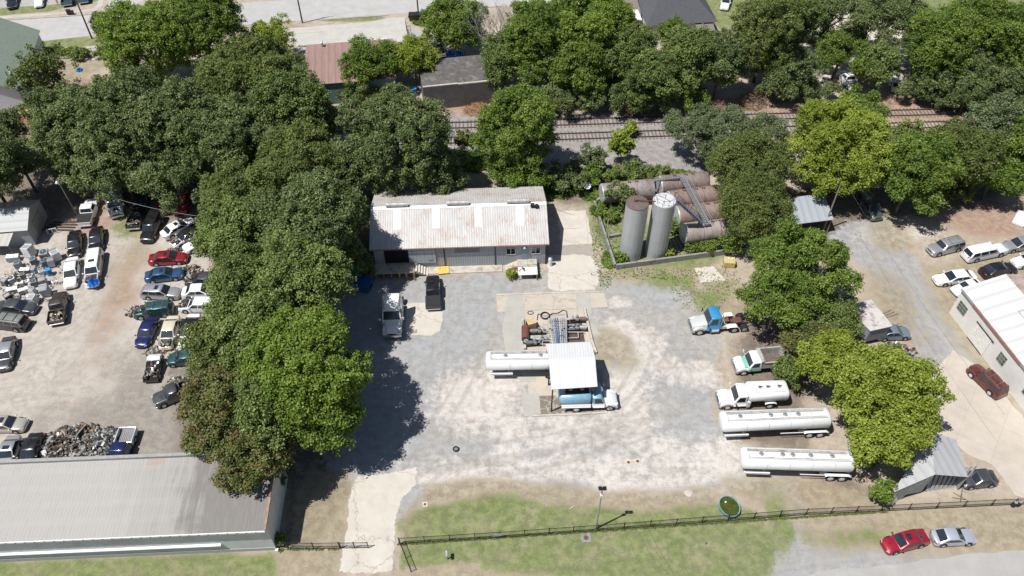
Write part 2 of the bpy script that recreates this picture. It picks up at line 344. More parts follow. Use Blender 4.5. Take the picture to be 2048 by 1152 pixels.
def ragged(poly, z, step=.5, amp=.12):
    q = [G(*p) for p in poly]; out = []
    for i in range(len(q)):
        a, b = q[i], q[(i+1) % len(q)]; n = max(1, int((b-a).length/step)); nn = Vector((-(b-a).y, (b-a).x, 0)).normalized()
        for k in range(n):
            p = a.lerp(b, k/n)+nn*(random.uniform(-amp, amp) if k else 0); out.append((p.x, p.y, z))
    return out
def sheet(name, poly, z, m, amp=.1, step=.5):
    b = MB(); pts = ragged(poly, z, step, amp)
    ar = sum(pts[i][0]*pts[(i+1) % len(pts)][1]-pts[(i+1) % len(pts)][0]*pts[i][1] for i in range(len(pts)))
    if ar < 0: pts.reverse()
    b.face(pts); o = b.build(name, m); tag(o, None, None, None, 'structure'); return o
def concrete_mat(name, c, joint=0, rot=0, dirt=(.34,.30,.25), amt=.5, crack=0, cw=.06, cc=(.5,.46,.4)):
    t = NT(name); p = t.pos(); a = t.noise(p, .5, 5, .6); b = t.noise(p, 9, 4, .7); k = t.noise(p, .9, 6, .7)
    col = t.mix(.35, t.ramp(a, [(.3, shade(c, .84)), (.7, shade(c, 1.1))]), t.ramp(b, [(.3, shade(c, .75)), (.7, shade(c, 1.12))]))
    col = t.mix(t.ramp(k, [(.52, (0,0,0)), (.72, (amt,amt,amt))]), col, dirt)
    if joint:
        br = t.n('TexBrick'); t.L(t.pos(False, (1, 1, 1), rot), br.inputs[0]); br.inputs['Scale'].default_value = joint; br.inputs['Mortar Size'].default_value = .012
        br.inputs['Color1'].default_value = (1,1,1,1); br.inputs['Color2'].default_value = (.93,.93,.93,1); br.inputs['Mortar'].default_value = (.88,.86,.82,1); br.offset = 0; br.inputs['Brick Width'].default_value = 1.0; br.inputs['Row Height'].default_value = 1.0
        col = t.mix(1.0, col, br.outputs[0], 'MULTIPLY')
    if crack:
        v = t.n('TexVoronoi', feature='DISTANCE_TO_EDGE'); mp = t.pos(); v.inputs['Scale'].default_value = crack
        ad = t.n('VectorMath', operation='ADD'); nz = t.n('TexNoise'); nz.inputs['Scale'].default_value = 2; t.L(mp, nz.inputs[0]); t.L(mp, ad.inputs[0]); t.L(nz.outputs[1], ad.inputs[1]); t.L(ad.outputs[0], v.inputs[0])
        col = t.mix(t.ramp(v.outputs[0], [(.0, (.8,.8,.8)), (cw, (0,0,0))]), col, cc)
    t.bump(b, .15, .02)
    return t.done(col, .9, 0, .2)
MC1 = concrete_mat('driveway_concrete', (.535,.50,.445), 0, 0, (.42,.37,.31), .55, .16, .012, (.30,.26,.21))
MC2 = concrete_mat('slab_concrete', (.48,.43,.37), 0, 0, (.36,.31,.25), .7, .2, .012, (.27,.23,.18))
MC3 = concrete_mat('grey_patch_concrete', (.40,.39,.36), 0, 0, (.38,.35,.31), .5)
MC4 = concrete_mat('jointed_concrete', (.50,.45,.395), .26, -.95, (.47,.38,.29), .6)
MC5 = concrete_mat('cracked_slab', (.20,.17,.145), 0, 0, (.15,.13,.11), .6, .9)
MRD = concrete_mat('road_asphalt', (.37,.36,.35), 0, 0, (.34,.33,.32), .5)
MRD2 = concrete_mat('street_asphalt', (.42,.415,.41), 0, 0, (.36,.35,.33), .5)
MSW = concrete_mat('sidewalk_concrete', (.46,.43,.39), .55, -.05, (.38,.35,.31), .5)
# bottom driveway, pads and slabs
sheet('driveway', [(714,952),(745,950),(800,942),(834,935),(832,968),(803,1000),(790,1040),(788,1100),(783,1142),(735,1146),(678,1144),(685,1100),(695,1060),(697,1000)], .010, MC1, .13, .25)
sheet('truck_pad', [(812,607),(850,606),(885,612),(886,640),(880,662),(862,672),(812,671)], .010, MC1, .10, .5)
sheet('approach_slab', [(1092,512),(1150,508),(1182,512),(1200,540),(1198,560),(1190,580),(1110,581),(1098,578)], .010, MC1, .16, .45)
sheet('approach_slab', [(1113,424),(1172,420),(1184,487),(1123,490)], .010, MC1, .12, .5)
sheet('approach_slab', [(1125,492),(1178,490),(1184,510),(1093,526),(1098,510)], .006, concrete_mat('dirty_slab', (.33,.30,.27)), .16, .5)
sheet('loading_slab', [(992,590),(1015,589),(1208,585),(1216,614),(1180,616),(1040,621),(995,624)], .010, MC2, .03, 1.5)
sheet('loading_slab', [(1015,589),(1045,588),(1052,640),(1050,700),(1012,702),(1004,660),(1010,625)], .016, MC3, .06, .6)
sheet('loading_slab', [(1152,587),(1180,586),(1184,628),(1172,640),(1154,616)], .018, MC3, .06, .6)
sheet('pump_yard_slab', [(1045,622),(1168,618),(1186,690),(1196,790),(1058,792),(1050,700)], .013, MC2, .02, 2)
sheet('pump_yard_slab', [(1184,645),(1200,668),(1186,672),(1178,650)], .010, MC3, .05, .6)
sheet('stained_floor', [(1132,640),(1163,638),(1170,684),(1136,686)], .020, plain('oil_stained_floor', (.085,.055,.045), .7, 0, .3, 2), .02, 1)
sheet('loading_slab', [(1056,764),(1118,762),(1200,780),(1232,820),(1150,829),(1064,831)], .006, MC5, .05, 1)
sheet('loading_slab', [(1036,752),(1072,750),(1072,764),(1040,765)], .018, MC3, .05, .6)
sheet('loading_slab', [(1043,789),(1078,787),(1082,828),(1048,833)], .020, MC3, .06, .6)
sheet('small_slab', [(1388,537),(1425,532),(1452,560),(1400,566)], .010, MC1, .14, .5)
sheet('right_driveway', [(1905,700),(1960,735),(2060,850),(2200,1000),(2200,1060),(2080,1010),(2030,990),(1985,930),(1930,905),(1885,860),(1862,790),(1868,740)], .012, MC4, .12, .7)
# streets at the top of the photo
def band(pts0, pts1): return pts0+pts1[::-1]
ROADN = [(-400,122),(0,92),(213,68),(512,48),(869,22),(1250,-6),(2400,-90)]
ROADF = [(-400,66),(0,42),(133,34),(230,25),(512,4),(869,-20),(1250,-46),(2400,-130)]
sheet('street', band(ROADN, ROADF), .012, MRD2, .0, 4)
sheet('side_street', [(196,26),(216,10),(222,-30),(330,-60),(300,-10),(262,20)], .008, MRD2, .05, 1)
sheet('sidewalk', [(-400,50),(0,32),(120,24),(185,18),(196,6),(198,-10),(208,-10),(206,10),(190,22),(120,29),(0,38),(-400,58)], .010, MSW, .02, 2)
sheet('parking_lot', [(-400,30),(0,16),(100,10),(175,0),(200,-60),(-400,-60)], .008, MRD, .05, 2)
sheet('sidewalk', [(110,100),(220,88),(330,76),(330,84),(220,97),(115,108)], .010, MSW, .02, 2)
sheet('concrete_forecourt', [(560,58),(740,44),(775,36),(812,34),(815,85),(840,88),(760,95),(600,98),(580,80)], .016, concrete_mat('forecourt_concrete', (.46,.45,.42), 0, 0, (.38,.36,.33), .5), .03, 2)
sheet('forecourt_gravel', [(812,60),(835,55),(850,92),(818,92)], .02, concrete_mat('grey_gravel', (.36,.36,.36)), .1, .6)
sheet('bare_yard', [(1525,60),(1700,10),(1830,40),(1800,150),(1560,170)], .008, concrete_mat('sandy_yard', (.56,.50,.43), 0, 0, (.38,.33,.27), .6), .3, .8)
sheet('bottom_road', [(1500,1200),(1640,1140),(1780,1130),(1930,1108),(2400,1075),(2400,1250),(1500,1250)], .010, MRD, .14, .8)
# kerbs
def kerb(pts, w=.16, h=.13):
    b = MB()
    for p, q in zip(pts[:-1], pts[1:]): b.wall(G(*p), G(*q), w, 0, h)
    o = b.build('kerb', M_conc); tag(o, None, None, None, 'structure')
kerb([(-200,52),(0,41),(133,33),(196,28)]); kerb([(213,69),(330,60)]); kerb([(512,49),(590,43)]); kerb([(640,41),(775,31)]); kerb([(869,23),(1000,13)])
kerb([(992,590),(1100,586),(1208,584)], .25, .08)
kerb([(1064,832),(1150,829),(1215,825)], .22, .12)
b = MB(); 
for k in range(2):
    a0, a1 = G(238+8*k*0, 25), G(262, 23)
b.face([(G(212,27).x,G(212,27).y,.022),(G(262,24).x,G(262,24).y,.022),(G(262,22.2).x,G(262,22.2).y,.022),(G(212,25.2).x,G(212,25.2).y,.022)])
tag(b.build('road_marking', plain('road_paint', (.75,.75,.72), .7)), None, None, None, 'structure')

# ---------------------------------------------------------------- railway
def track(label, l0, l1, rusty):
    a, b = G(*l0), G(*l1); an = ang(a, b); L = (b-a).length
    root = thing('railway_track', label, 'railway track', a, an)
    for sgn in (-1, 1):
        m = MB(); y = sgn*.75; m.box(0, L, y-.035, y+.035, .08, .20); m.box(0, L, y-.07, y+.07, .05, .085); m.build('rail', rusty, root)
    n = int(L/.6); sl = MB().box(-.11, .11, -1.3, 1.3, .0, .055); M_ = plain('sleeper_wood', (.15,.125,.11), .95, 0, .35, 3)
    xc = L/2; ids = sorted(range(n), key=lambda i: abs(i*.6-(G(1200, 250).x-a.x)))
    first = None; rest = MB()
    for q, i in enumerate(ids):
        x = i*.6+.3+random.uniform(-.05, .05)
        if q < 100:
            o = sl.build('sleeper', M_, root) if first is None else link(first.copy())
            if first is None: first = o
            o.parent = root; o.location = (x, random.uniform(-.08, .08), random.uniform(-.02, 0)); o.rotation_euler = (0, 0, random.uniform(-.03, .03))
        else: rest.box(x-.12, x+.12, -1.3, 1.3, 0, .05)
    tag(rest.build('sleepers', M_, root), None, None, None, 'stuff')
MR = plain('rail_steel', (.11,.07,.055), .6, .4, .2)
track('rusty railway track nearer the warehouse and tank yard', (-300,320), (2400,233), MR)
track('railway track farther from the warehouse, against the dark tree line', (-300,285), (2400,210), MR)
# ================================================================ cars
def lp0(a, b, t): return a+(b-a)*t
KIND = dict(  # width, height, belt, hood, trunk heights; windscreen base/top, rear top/base along the car (front = +.5)
 sedan=dict(W=1.82, H=1.43, belt=.93, hood=.86, nose=.66, trunk=.95, x=(.235, .075, -.235, -.375)),
 coupe=dict(W=1.78, H=1.33, belt=.88, hood=.80, nose=.60, trunk=.90, x=(.215, .045, -.215, -.41)),
 suv=dict(W=1.88, H=1.78, belt=1.12, hood=1.04, nose=.85, trunk=1.1, x=(.235, .13, -.43, -.485)),
 wagon=dict(W=1.82, H=1.55, belt=1.0, hood=.94, nose=.74, trunk=1.0, x=(.225, .085, -.38, -.475)),
 van=dict(W=1.95, H=1.85, belt=1.08, hood=.98, nose=.8, trunk=1.1, x=(.30, .16, -.45, -.49)),
 pickup=dict(W=1.95, H=1.80, belt=1.15, hood=1.08, nose=.92, trunk=1.1, x=(.22, .125, -.085, -.115)),
 xpickup=dict(W=1.95, H=1.82, belt=1.15, hood=1.08, nose=.92, trunk=1.1, x=(.24, .155, -.13, -.155)))
M_int = plain('engine_bay_metal', (.06,.06,.062), .6, .5, .6, 12)
M_bed = plain('bed_liner', (.03,.03,.032), .8, 0, .3)
def junk(mb, x0, x1, y0, y1, z0, zt, n, s=(.1, .4), nm=1):
    for _ in range(n):
        x, y = random.uniform(x0, x1), random.uniform(y0, y1); h = random.uniform(0, 1)**1.5*(zt-z0)
        mb.m = random.randrange(nm)
        sz = [random.uniform(*s), random.uniform(*s), random.uniform(s[0]*.5, s[1]*.5)]
        if random.random() < .3: mb.cyl((x, y, z0+h*.3), (x+random.uniform(-.2,.2), y+random.uniform(-.2,.2), z0+h+.1), random.uniform(.05,.16), n=8)
        else: mb.obox((x, y, z0+h), sz, random.uniform(0, 3.1), random.uniform(-.7, .7))
M_junk = [plain('scrap_aluminium', (.50,.50,.50), .4, .5, .3, 6), plain('scrap_dark', (.05,.048,.045), .8, .2, .5, 6), plain('scrap_rust', (.17,.10,.065), .9, 0, .4, 5), plain('scrap_grey', (.22,.22,.21), .6, .3, .4, 6), plain('scrap_tan', (.36,.29,.22), .8, 0, .3, 6)]
def wheel(root, x, y, r, wd, side, rimm=M_rim, z=None):
    z = r if z is None else z
    m = MB(); m.cyl((0, -wd/2, 0), (0, wd/2, 0), r, n=20); o = m.build('wheel', M_tyre, root); o.location = (x, y, z)
    m = MB(); m.cyl((0, side*wd/2, 0), (0, side*(wd/2+.015), 0), r*.64, r*.6, 14); m.cyl((0, side*(wd/2+.01), 0), (0, side*(wd/2+.05), 0), r*.2, n=8); m.build('rim', rimm, o)
    return o
def car(kind, F, Rr, pm, label, cat='car', hood='ok', roof=None, tonneau=None, bedjunk=None, sunroof=False, rack=False, L=None, group=None, name=None, open_bed=True, rimm=M_rim, glassm=None, wide=1.0, bedm=None, grille=True, wheels=True, H=None):
    K = dict(KIND[kind]); W = K['W']*wide; Hh = H or K['H']; f, r = G(*F, .5), G(*Rr, .5)
    an = ang(r, f); d = (f-r).length; L = L or d; mid = r+(f-r).normalized()*(d/2)
    if L != d: mid = r+(f-r).normalized()*(L/2)
    name = name or {'suv': 'parked_suv', 'pickup': 'pickup_truck', 'xpickup': 'pickup_truck', 'van': 'minivan', 'wagon': 'station_wagon'}.get(kind, 'parked_car')
    root = thing(name, label, cat, (mid.x, mid.y, .012), an, group); gm = glassm or M_glass
    wf, wt, rt, rb = [v*L for v in K['x']]; pick = 'pickup' in kind; hw = W/2; b = MB()
    # lower body
    xe = -L/2 if not pick else rb-.02*L
    st = [(L*.5, .60, K['nose']-.16, .32), (L*.492, .76, K['nose']-.05, .26), (L*.478, .87, K['nose']+.01, .22), (L*.455, .94, K['nose']+.06, .2), (L*.41, .985, lp0(K['nose'], K['hood'], .62), .2), (L*.34, 1, K['hood']-.03, .2), (wf+.02, 1, K['hood'], .2), (0, 1, K['belt'], .2)]
    if pick: st += [(xe, 1, K['belt'], .2)]
    elif kind in ('suv', 'van', 'wagon'): st += [(-L*.36, 1, K['belt'], .2), (-L*.46, .97, K['belt'], .22), (-L*.49, .92, K['belt']-.1, .26), (-L*.5, .86, .72, .32)]
    else: st += [(rb+.02, 1, K['trunk'], .2), (-L*.42, .98, K['trunk']-.01, .22), (-L*.46, .93, K['trunk']-.03, .24), (-L*.482, .86, K['trunk']-.08, .27), (-L*.495, .76, K['trunk']-.2, .3), (-L*.5, .62, .62, .34)]
    b.loft([rr(x, hw*k, z0, z1, .16, .90, 4) for x, k, z1, z0 in reversed(st)]); body = b.build('body', pm, root)
    # under side and arches
    m = MB(); m.box(-L*.46, L*.46, -hw*.86, hw*.86, .16, .34); m.build('underbody', M_dark, root)
    # cabin shell
    c = MB(); ht = hw*.80; hb = hw*.93; zb = K['belt']-.05; zt = Hh
    def ring(x0, x1, h, z, r=.10):
        return [(x0+r, -h, z), (x1-r, -h, z), (x1, -h+r*1.4, z), (x1, h-r*1.4, z), (x1-r, h, z), (x0+r, h, z), (x0, h-r*1.4, z), (x0, -h+r*1.4, z)]
    zf = zt-.06
    c.loft([ring(rb, wf, hb, zb), ring(rt, wt, ht, zf), ring(rt+.10, wt-.12, ht*.88, zt)], True)
    c.build('cabin', roof or pm, root, sharp=40)
    # panes, lying a little proud of the shell
    def pane(nm, q, off, mm=gm):
        q = [Vector(p) for p in q]; nn = (q[1]-q[0]).cross(q[3]-q[0]).normalized()
        if nn.z < 0: nn = -nn
        g = MB(); g.face([p+nn*off for p in q]); g.face([p+nn*(off-.004) for p in reversed(q)]); return g.build(nm, mm, root)
    lp = lambda a, b_, t: a+(b_-a)*t
    z0, z1 = lp(zb, zf, .08), lp(zb, zf, .97)
    def at(xa, xb, ya, yb, t, s): return (lp(xa, xb, t), s*lp(ya, yb, t), lp(zb, zf, t))
    pane('windscreen', [at(wf, wt, hb*.88, ht*.88, .06, -1), at(wf, wt, hb*.88, ht*.88, .06, 1), at(wf, wt, hb*.88, ht*.88, .97, 1), at(wf, wt, hb*.88, ht*.88, .97, -1)], .014)
    pane('rear_window', [at(rb, rt, hb*.84, ht*.84, .1, -1), at(rb, rt, hb*.84, ht*.84, .1, 1), at(rb, rt, hb*.84, ht*.84, .93, 1), at(rb, rt, hb*.84, ht*.84, .93, -1)], .014)
    cuts = {'sedan': [(.04, .48), (.52, .93)], 'coupe': [(.04, .9)], 'suv': [(.03, .34), (.37, .66), (.70, .97)], 'van': [(.03, .34), (.37, .66), (.70, .97)], 'wagon': [(.03, .34), (.37, .66), (.70, .97)], 'pickup': [(.08, .92)], 'xpickup': [(.05, .5), (.54, .94)]}[kind]
    for s in (-1, 1):
        for u0, u1 in cuts:
            X = lambda u, t: lp(lp(wf-.09, wt-.09, t), lp(rb+.09, rt+.09, t), u)
            Yy = lambda t: s*lp(hb, ht, t)
            q = [(X(u0, .14), Yy(.14), lp(zb, zf, .14)), (X(u1, .14), Yy(.14), lp(zb, zf, .14)), (X(u1, .9), Yy(.9), lp(zb, zf, .9)), (X(u0, .9), Yy(.9), lp(zb, zf, .9))]
            pane('side_window', q, .012)
        mm = MB(); mm.obox((wf-.12, s*(hw+.07), K['belt']+.06), (.16, .2, .13)); mm.build('wing_mirror', pm if pm is not M_tyre else M_black, root, .02)
        h = MB(); h.obox((L*.474, s*hw*.68, K['nose']-.07), (.10, .32, .13), s*.42); h.build('headlight', M_head, root, .02)
        tl = MB(); tx = -L*.482
        tl.obox((tx if not pick else -L*.498, s*hw*(.66 if not pick else .93), (K['trunk'] if not pick else 1.0)-.17), (.09, .34 if not pick else .10, .14 if kind not in ('suv', 'van') and not pick else .30), -s*.42 if not pick else 0); tl.build('tail_light', M_tail, root, .015)
    if grille: g = MB(); g.box(L*.492, L*.503, -hw*.42, hw*.42, K['nose']-.24, K['nose']-.10); g.build('grille', M_black, root)
    bp = MB(); bp.loft([rr(x, hw*k, .30, .52, .08) for x, k in ((L*.46, .93), (L*.488, .84), (L*.503, .70), (L*.51, .52))]); bp.build('bumper', pm if not pick else M_chrome, root)
    if wheels:
        wr = .33 if kind in ('sedan', 'coupe', 'wagon') else .38
        for s in (-1, 1):
            for x in (L*.305, -L*.285): wheel(root, x, s*(hw-.09), wr, .22, s, rimm)
        # dark arches
        for s in (-1, 1):
            for x in (L*.305, -L*.285):
                ar = MB(); ar.cyl((x, s*(hw-.05), wr+.02), (x, s*(hw+.006), wr+.02), wr+.06, n=18, smooth=False); ar.build('wheel_arch', M_dark, root)
        pass
    if pick:
        bx0, bx1 = -L*.5, rb-.03*L; zw = K['belt']-.04; bb = MB()
        bb.box(bx0, bx1, -hw, -hw+.09, .42, zw); bb.box(bx0, bx1, hw-.09, hw, .42, zw); bb.box(bx1-.05, bx1, -hw+.09, hw-.09, .42, zw); bb.box(bx0, bx0+.06, -hw+.09, hw-.09, .45, zw-.02)
        bb.build('cargo_bed', bedm or pm, root, .025)
        fl = MB(); fl.box(bx0+.06, bx1-.05, -hw+.09, hw-.09, .5, .62)
        for i in range(9): fl.box(bx0+.08, bx1-.06, -hw+.16+i*(W-.36)/8, -hw+.22+i*(W-.36)/8, .62, .65)
        fl.build('bed_floor', plain('grey_bed_floor', (.25,.25,.26), .6, .3) if bedm else M_bed, root)
        rbp = MB(); rbp.box(bx0-.10, bx0-.003, -hw*.9, hw*.9, .42, .58); rbp.build('rear_bumper', M_chrome, root, .02)
        if tonneau:
            tn = MB(); tn.box(bx0+.04, bx1-.02, -hw+.04, hw-.04, zw+.003, zw+.05); tn.build('bed_cover', tonneau, root, .015)
        if bedjunk:
            jb = MB(); junk(jb, bx0+.25, bx1-.2, -hw+.25, hw-.25, .7, 1.15, bedjunk, (.12, .45), 5); tag(jb.build('load_of_scrap', M_junk, root), None, None, None, 'stuff')
    if sunroof:
        xm = lp(wt, rt, .32); g = MB(); g.box(xm-.24, xm+.24, -ht*.5, ht*.5, zt-.02, zt+.006); g.build('sunroof', gm, root)
    if rack:
        g = MB()
        for s in (-1, 1): g.box(rt+.12, wt-.2, s*ht*.82-.025, s*ht*.82+.025, zt, zt+.06)
        for u in (.3, .75): xx = lp(wt, rt, u); g.box(xx-.03, xx+.03, -ht*.8, ht*.8, zt+.03, zt+.065)
        g.build('roof_rack', M_chrome if rack == 2 else M_black, root)
    if hood in ('missing', 'open', 'wreck'):
        g = MB(); g.box(wf+.10, L*.45, -hw*.74, hw*.74, K['hood']-.02, K['hood']+.012); g.m = 1
        junk(g, wf+.25, L*.46, -hw*.6, hw*.6, K['hood']-.02, K['hood']+.12, 26 if hood != 'wreck' else 55, (.08, .38), 4)
        g.build('engine_bay', [M_int]+M_junk[:3], root)
    if hood == 'open':
        g = MB(); g.panel([(wf+.1, -hw*.8, K['hood']+.05), (wf+.1, hw*.8, K['hood']+.05), (wf+.55, hw*.76, K['hood']+1.0), (wf+.55, -hw*.76, K['hood']+1.0)], .03); g.build('raised_hood', pm, root)
    return root
C = dict(white=paint('white_car_paint', (.74,.745,.75), .28, 0, .12), pearl=paint('cream_car_paint', (.62,.57,.44), .3, .1, .1), black=paint('black_car_paint', (.010,.010,.012), .2, 0, .04),
 red=paint('dark_red_car_paint', (.27,.012,.018), .25, .3, .08), maroon=paint('maroon_car_paint', (.34,.012,.03), .25, .3, .06), oxblood=paint('oxblood_car_paint', (.11,.018,.015), .3, .2, .15),
 blue=paint('blue_car_paint', (.03,.10,.22), .25, .4, .1), navy=paint('navy_car_paint', (.015,.025,.12), .2, .4, .05), silver=paint('silver_car_paint', (.44,.45,.47), .3, .55, .1),
 grey=paint('dark_grey_car_paint', (.085,.09,.10), .28, .5, .12), teal=paint('teal_green_car_paint', (.02,.085,.085), .3, .4, .12), ice=paint('ice_blue_silver_paint', (.50,.54,.62), .3, .4, .06), beige=paint('champagne_car_paint', (.50,.47,.42), .3, .4, .1),
 steel=paint('steel_blue_paint', (.22,.28,.34), .32, .4, .15), tealblue=paint('blue_truck_paint', (.03,.16,.26), .3, .2, .1), brown=paint('black_brown_paint', (.03,.022,.018), .35, .1, .2), sage=paint('charcoal_green_paint', (.10,.12,.12), .3, .4, .2))
M_ton = plain('vinyl_bed_cover', (.022,.022,.024), .6, 0, .2)
Y1 = 'cars crowded in the left scrap yard'
car('pickup', (186,402), (169,452), C['white'], 'white pickup with black bed cover below the leaning pole in the scrap yard', 'pickup', tonneau=M_ton, group=Y1, L=5.4, bedm=None)
car('pickup', (283,405), (267,458), C['black'], 'black pickup with scrap in its bed between the box truck and black SUV', 'pickup', bedjunk=26, group=Y1, L=4.9)
car('suv', (291,484), (317,430), C['black'], 'black SUV with roof rails parked aslant right of the scrap-filled pickup', 'suv', rack=True, group=Y1)
car('sedan', (330,428), (333,385), C['red'], 'dark red car standing in tree shade behind the black SUV', 'car', group=Y1, L=4.7)
car('sedan', (362,424), (366,385), C['maroon'], 'maroon car deepest in the tree shade behind the white sedans', 'car', group=Y1, L=4.6)
car('sedan', (281,416), (286,370), C['teal'], 'teal car in tree shade behind the small black pickup', 'car', group=Y1, L=4.7)
car('sedan', (389,440), (324,474), C['white'], 'white sedan with black sunroof parked aslant at the top of the scrap yard', 'car', sunroof=True, group=Y1)
car('wagon', (344,492), (403,458), C['white'], 'white wrecked hatchback with black roof and missing nose', 'car', hood='wreck', roof=C['black'], group=Y1)
car('sedan', (368,500), (432,472), C['white'], 'white car half hidden by the tree beside the wrecked hatchback', 'car', group=Y1, L=4.6)
car('sedan', (375,515), (298,520), C['red'], 'glossy dark red sedan with sunroof facing the trees', 'car', sunroof=True, group=Y1)
car('sedan', (367,546), (290,555), C['blue'], 'blue sedan with dark sunroof just below the dark red sedan', 'car', sunroof=True, group=Y1)
car('wagon', (361,587), (284,585), C['silver'], 'silver crossover with sunroof below the blue sedan', 'car', sunroof=True, group=Y1)
car('suv', (268,626), (348,618), C['teal'], 'teal green SUV with roof rack and smashed front end', 'suv', hood='wreck', rack=2, group=Y1, H=1.65)
car('sedan', (376,560), (440,560), C['grey'], 'dark grey sedan with a damaged front, partly under the tree', 'car', hood='missing', group=Y1, L=4.5)
car('sedan', (437,582), (364,586), C['white'], 'white sedan beside the silver crossover, nose under the tree', 'car', group=Y1)
car('wagon', (359,612), (436,612), C['white'], 'white car with its hood off and red engine bay, nose pointing left', 'car', hood='missing', group=Y1, roof=C['white'])
car('sedan', (281,694), (308,636), C['navy'], 'deep navy blue sedan standing nose to the camera', 'car', group=Y1)
car('sedan', (330,698), (349,634), C['pearl'], 'cream sedan with a stripped crumpled nose', 'car', hood='wreck', group=Y1)
car('sedan', (368,694), (391,630), C['white'], 'white sedan with black glass roof next to the cream wreck', 'car', roof=C['black'], group=Y1)
car('sedan', (335,720), (402,714), C['teal'], 'dark teal sedan poking out from under the tree', 'car', group=Y1)
car('pickup', (341,792), (392,772), C['grey'], 'grey pickup nose poking out of the tree at the lower end of the yard', 'pickup', group=Y1, L=4.8)
car('sedan', (149,513), (152,464), C['black'], 'black sedan behind the silver-white sedan, left of its black neighbour', 'car', group=Y1)
car('sedan', (191,503), (196,456), C['black'], 'black sedan directly behind the white SUV with the blue tarpaulin', 'car', group=Y1)
car('sedan', (140,575), (147,517), C['white'], 'white sedan with shiny hood beside the heap of appliances', 'car', group=Y1)
car('suv', (183,573), (194,503), C['white'], 'white SUV with its hood off and a blue tarpaulin over the nose', 'suv', hood='missing', sunroof=True, group=Y1, H=1.7)
car('pickup', (124,580), (113,648), C['brown'], 'black-brown pickup with wheels and scrap in its open bed', 'pickup', bedjunk=30, group=Y1, L=5.3)
car('sedan', (73,618), (-3,613), C['grey'], 'dark grey sedan below the appliance heap, nose to the right', 'car', group=Y1)
car('suv', (-22,641), (56,651), C['black'], 'black SUV with a faded grey roof at the left edge', 'suv', roof=paint('faded_roof', (.16,.17,.17), .5, .1, .3), rack=True, group=Y1)
car('sedan', (5,741), (21,676), C['grey'], 'grey sedan cut by the left edge in the open part of the yard', 'car', group=Y1, roof=C['silver'])
car('sedan', (53,850), (-28,849), C['beige'], 'champagne sedan at the lower left, nose to the right', 'car', group=Y1, sunroof=True)
car('sedan', (6,938), (31,874), C['silver'], 'silver sedan with sunroof against the big grey roof', 'car', sunroof=True, group=Y1)
car('sedan', (50,940), (76,868), C['black'], 'burnt black car wreck loaded with scrap next to the silver sedan', 'car', hood='wreck', group=Y1)
car('pickup', (234,932), (259,860), C['navy'], 'navy blue pickup with empty white-rimmed bed beside the scrap piles', 'pickup', group=Y1, bedm=paint('white_bed', (.6,.6,.68), .35, .1, .05), L=5.6)
car('xpickup', (866,557), (867,618), C['black'], 'black pickup with black bed cover parked at the warehouse front', 'pickup', tonneau=M_ton, L=5.6)
Y2 = 'cars parked in the right-hand lot'
car('suv', (1858,503), (1922,487), C['silver'], 'silver SUV with roof rack at the left end of the right-hand lot', 'suv', rack=2, group=Y2, H=1.65)
car('suv', (2009,497), (1928,515), C['white'], 'long white SUV with black rear window in the right-hand lot', 'suv', group=Y2)
car('sedan', (2006,495), (2075,483), C['silver'], 'silver sedan touching the right edge beside the long white SUV', 'car', group=Y2)
car('sedan', (2027,527), (2095,513), C['white'], 'white car nose at the right edge, next to the black sedan', 'car', group=Y2)
car('sedan', (2030,534), (1962,547), C['black'], 'black sedan with red tail lights in the right-hand lot', 'car', group=Y2)
car('sedan', (1869,561), (1950,552), C['white'], 'white sedan with boxy trunk nearest the gravel drive', 'car', group=Y2)
car('coupe', (1899,586), (1962,568), C['white'], 'white compact car half behind the big white building', 'car', group=Y2, L=4.3)
car('suv', (1942,733), (2005,793), C['oxblood'], 'old dark red SUV with roof bars beside the white building', 'suv', rack=2, rimm=M_hub)
car('sedan', (1819,665), (1750,668), C['steel'], 'grey-blue sedan with its nose out of the small lean-to shed', 'car')
car('sedan', (1922,962), (1990,955), C['grey'], 'charcoal car parked behind the collapsing grey shed', 'car')
car('sedan', (1767,1094), (1852,1072), C['maroon'], 'maroon sedan with sunroof on the verge by the bottom road', 'car', sunroof=True, wide=.95)
car('coupe', (1948,1072), (1863,1076), C['ice'], 'pale ice-blue sedan with black rear window on the verge by the bottom road', 'car', sunroof=False, wide=.95)
car('sedan', (23,16), (27,-22), C['black'], 'black car in the far parking lot at the top left corner', 'car')
car('sedan', (77,13), (80,-24), C['white'], 'white car in the far parking lot', 'car')
car('pickup', (138,-38), (134,10), C['tealblue'], 'blue pickup in the far parking lot, tailgate to the street', 'pickup')
car('pickup', (170,-42), (167,5), C['tealblue'], 'second blue pickup in the far lot, just left of the side street', 'pickup')
car('pickup', (1683,147), (1711,180), C['white'], 'white pickup with dark empty bed among the trees behind the tracks', 'pickup', L=5.4)
car('sedan', (1782,150), (1794,183), C['white'], 'white car in the gap between dark trees behind the tracks', 'car')
car('sedan', (1448,18), (1456,-12), C['white'], 'white car on the lawn behind the dark-roofed house', 'car')
car('pickup', (868,80), (882,113), C['silver'], 'grey pickup squeezed between the rusty sheds, tailgate to the camera', 'pickup', L=5.0)
car('van', (1745,425), (1722,395), C['sage'], 'dark van standing in deep tree shade beside the open carport', 'van', L=4.8)

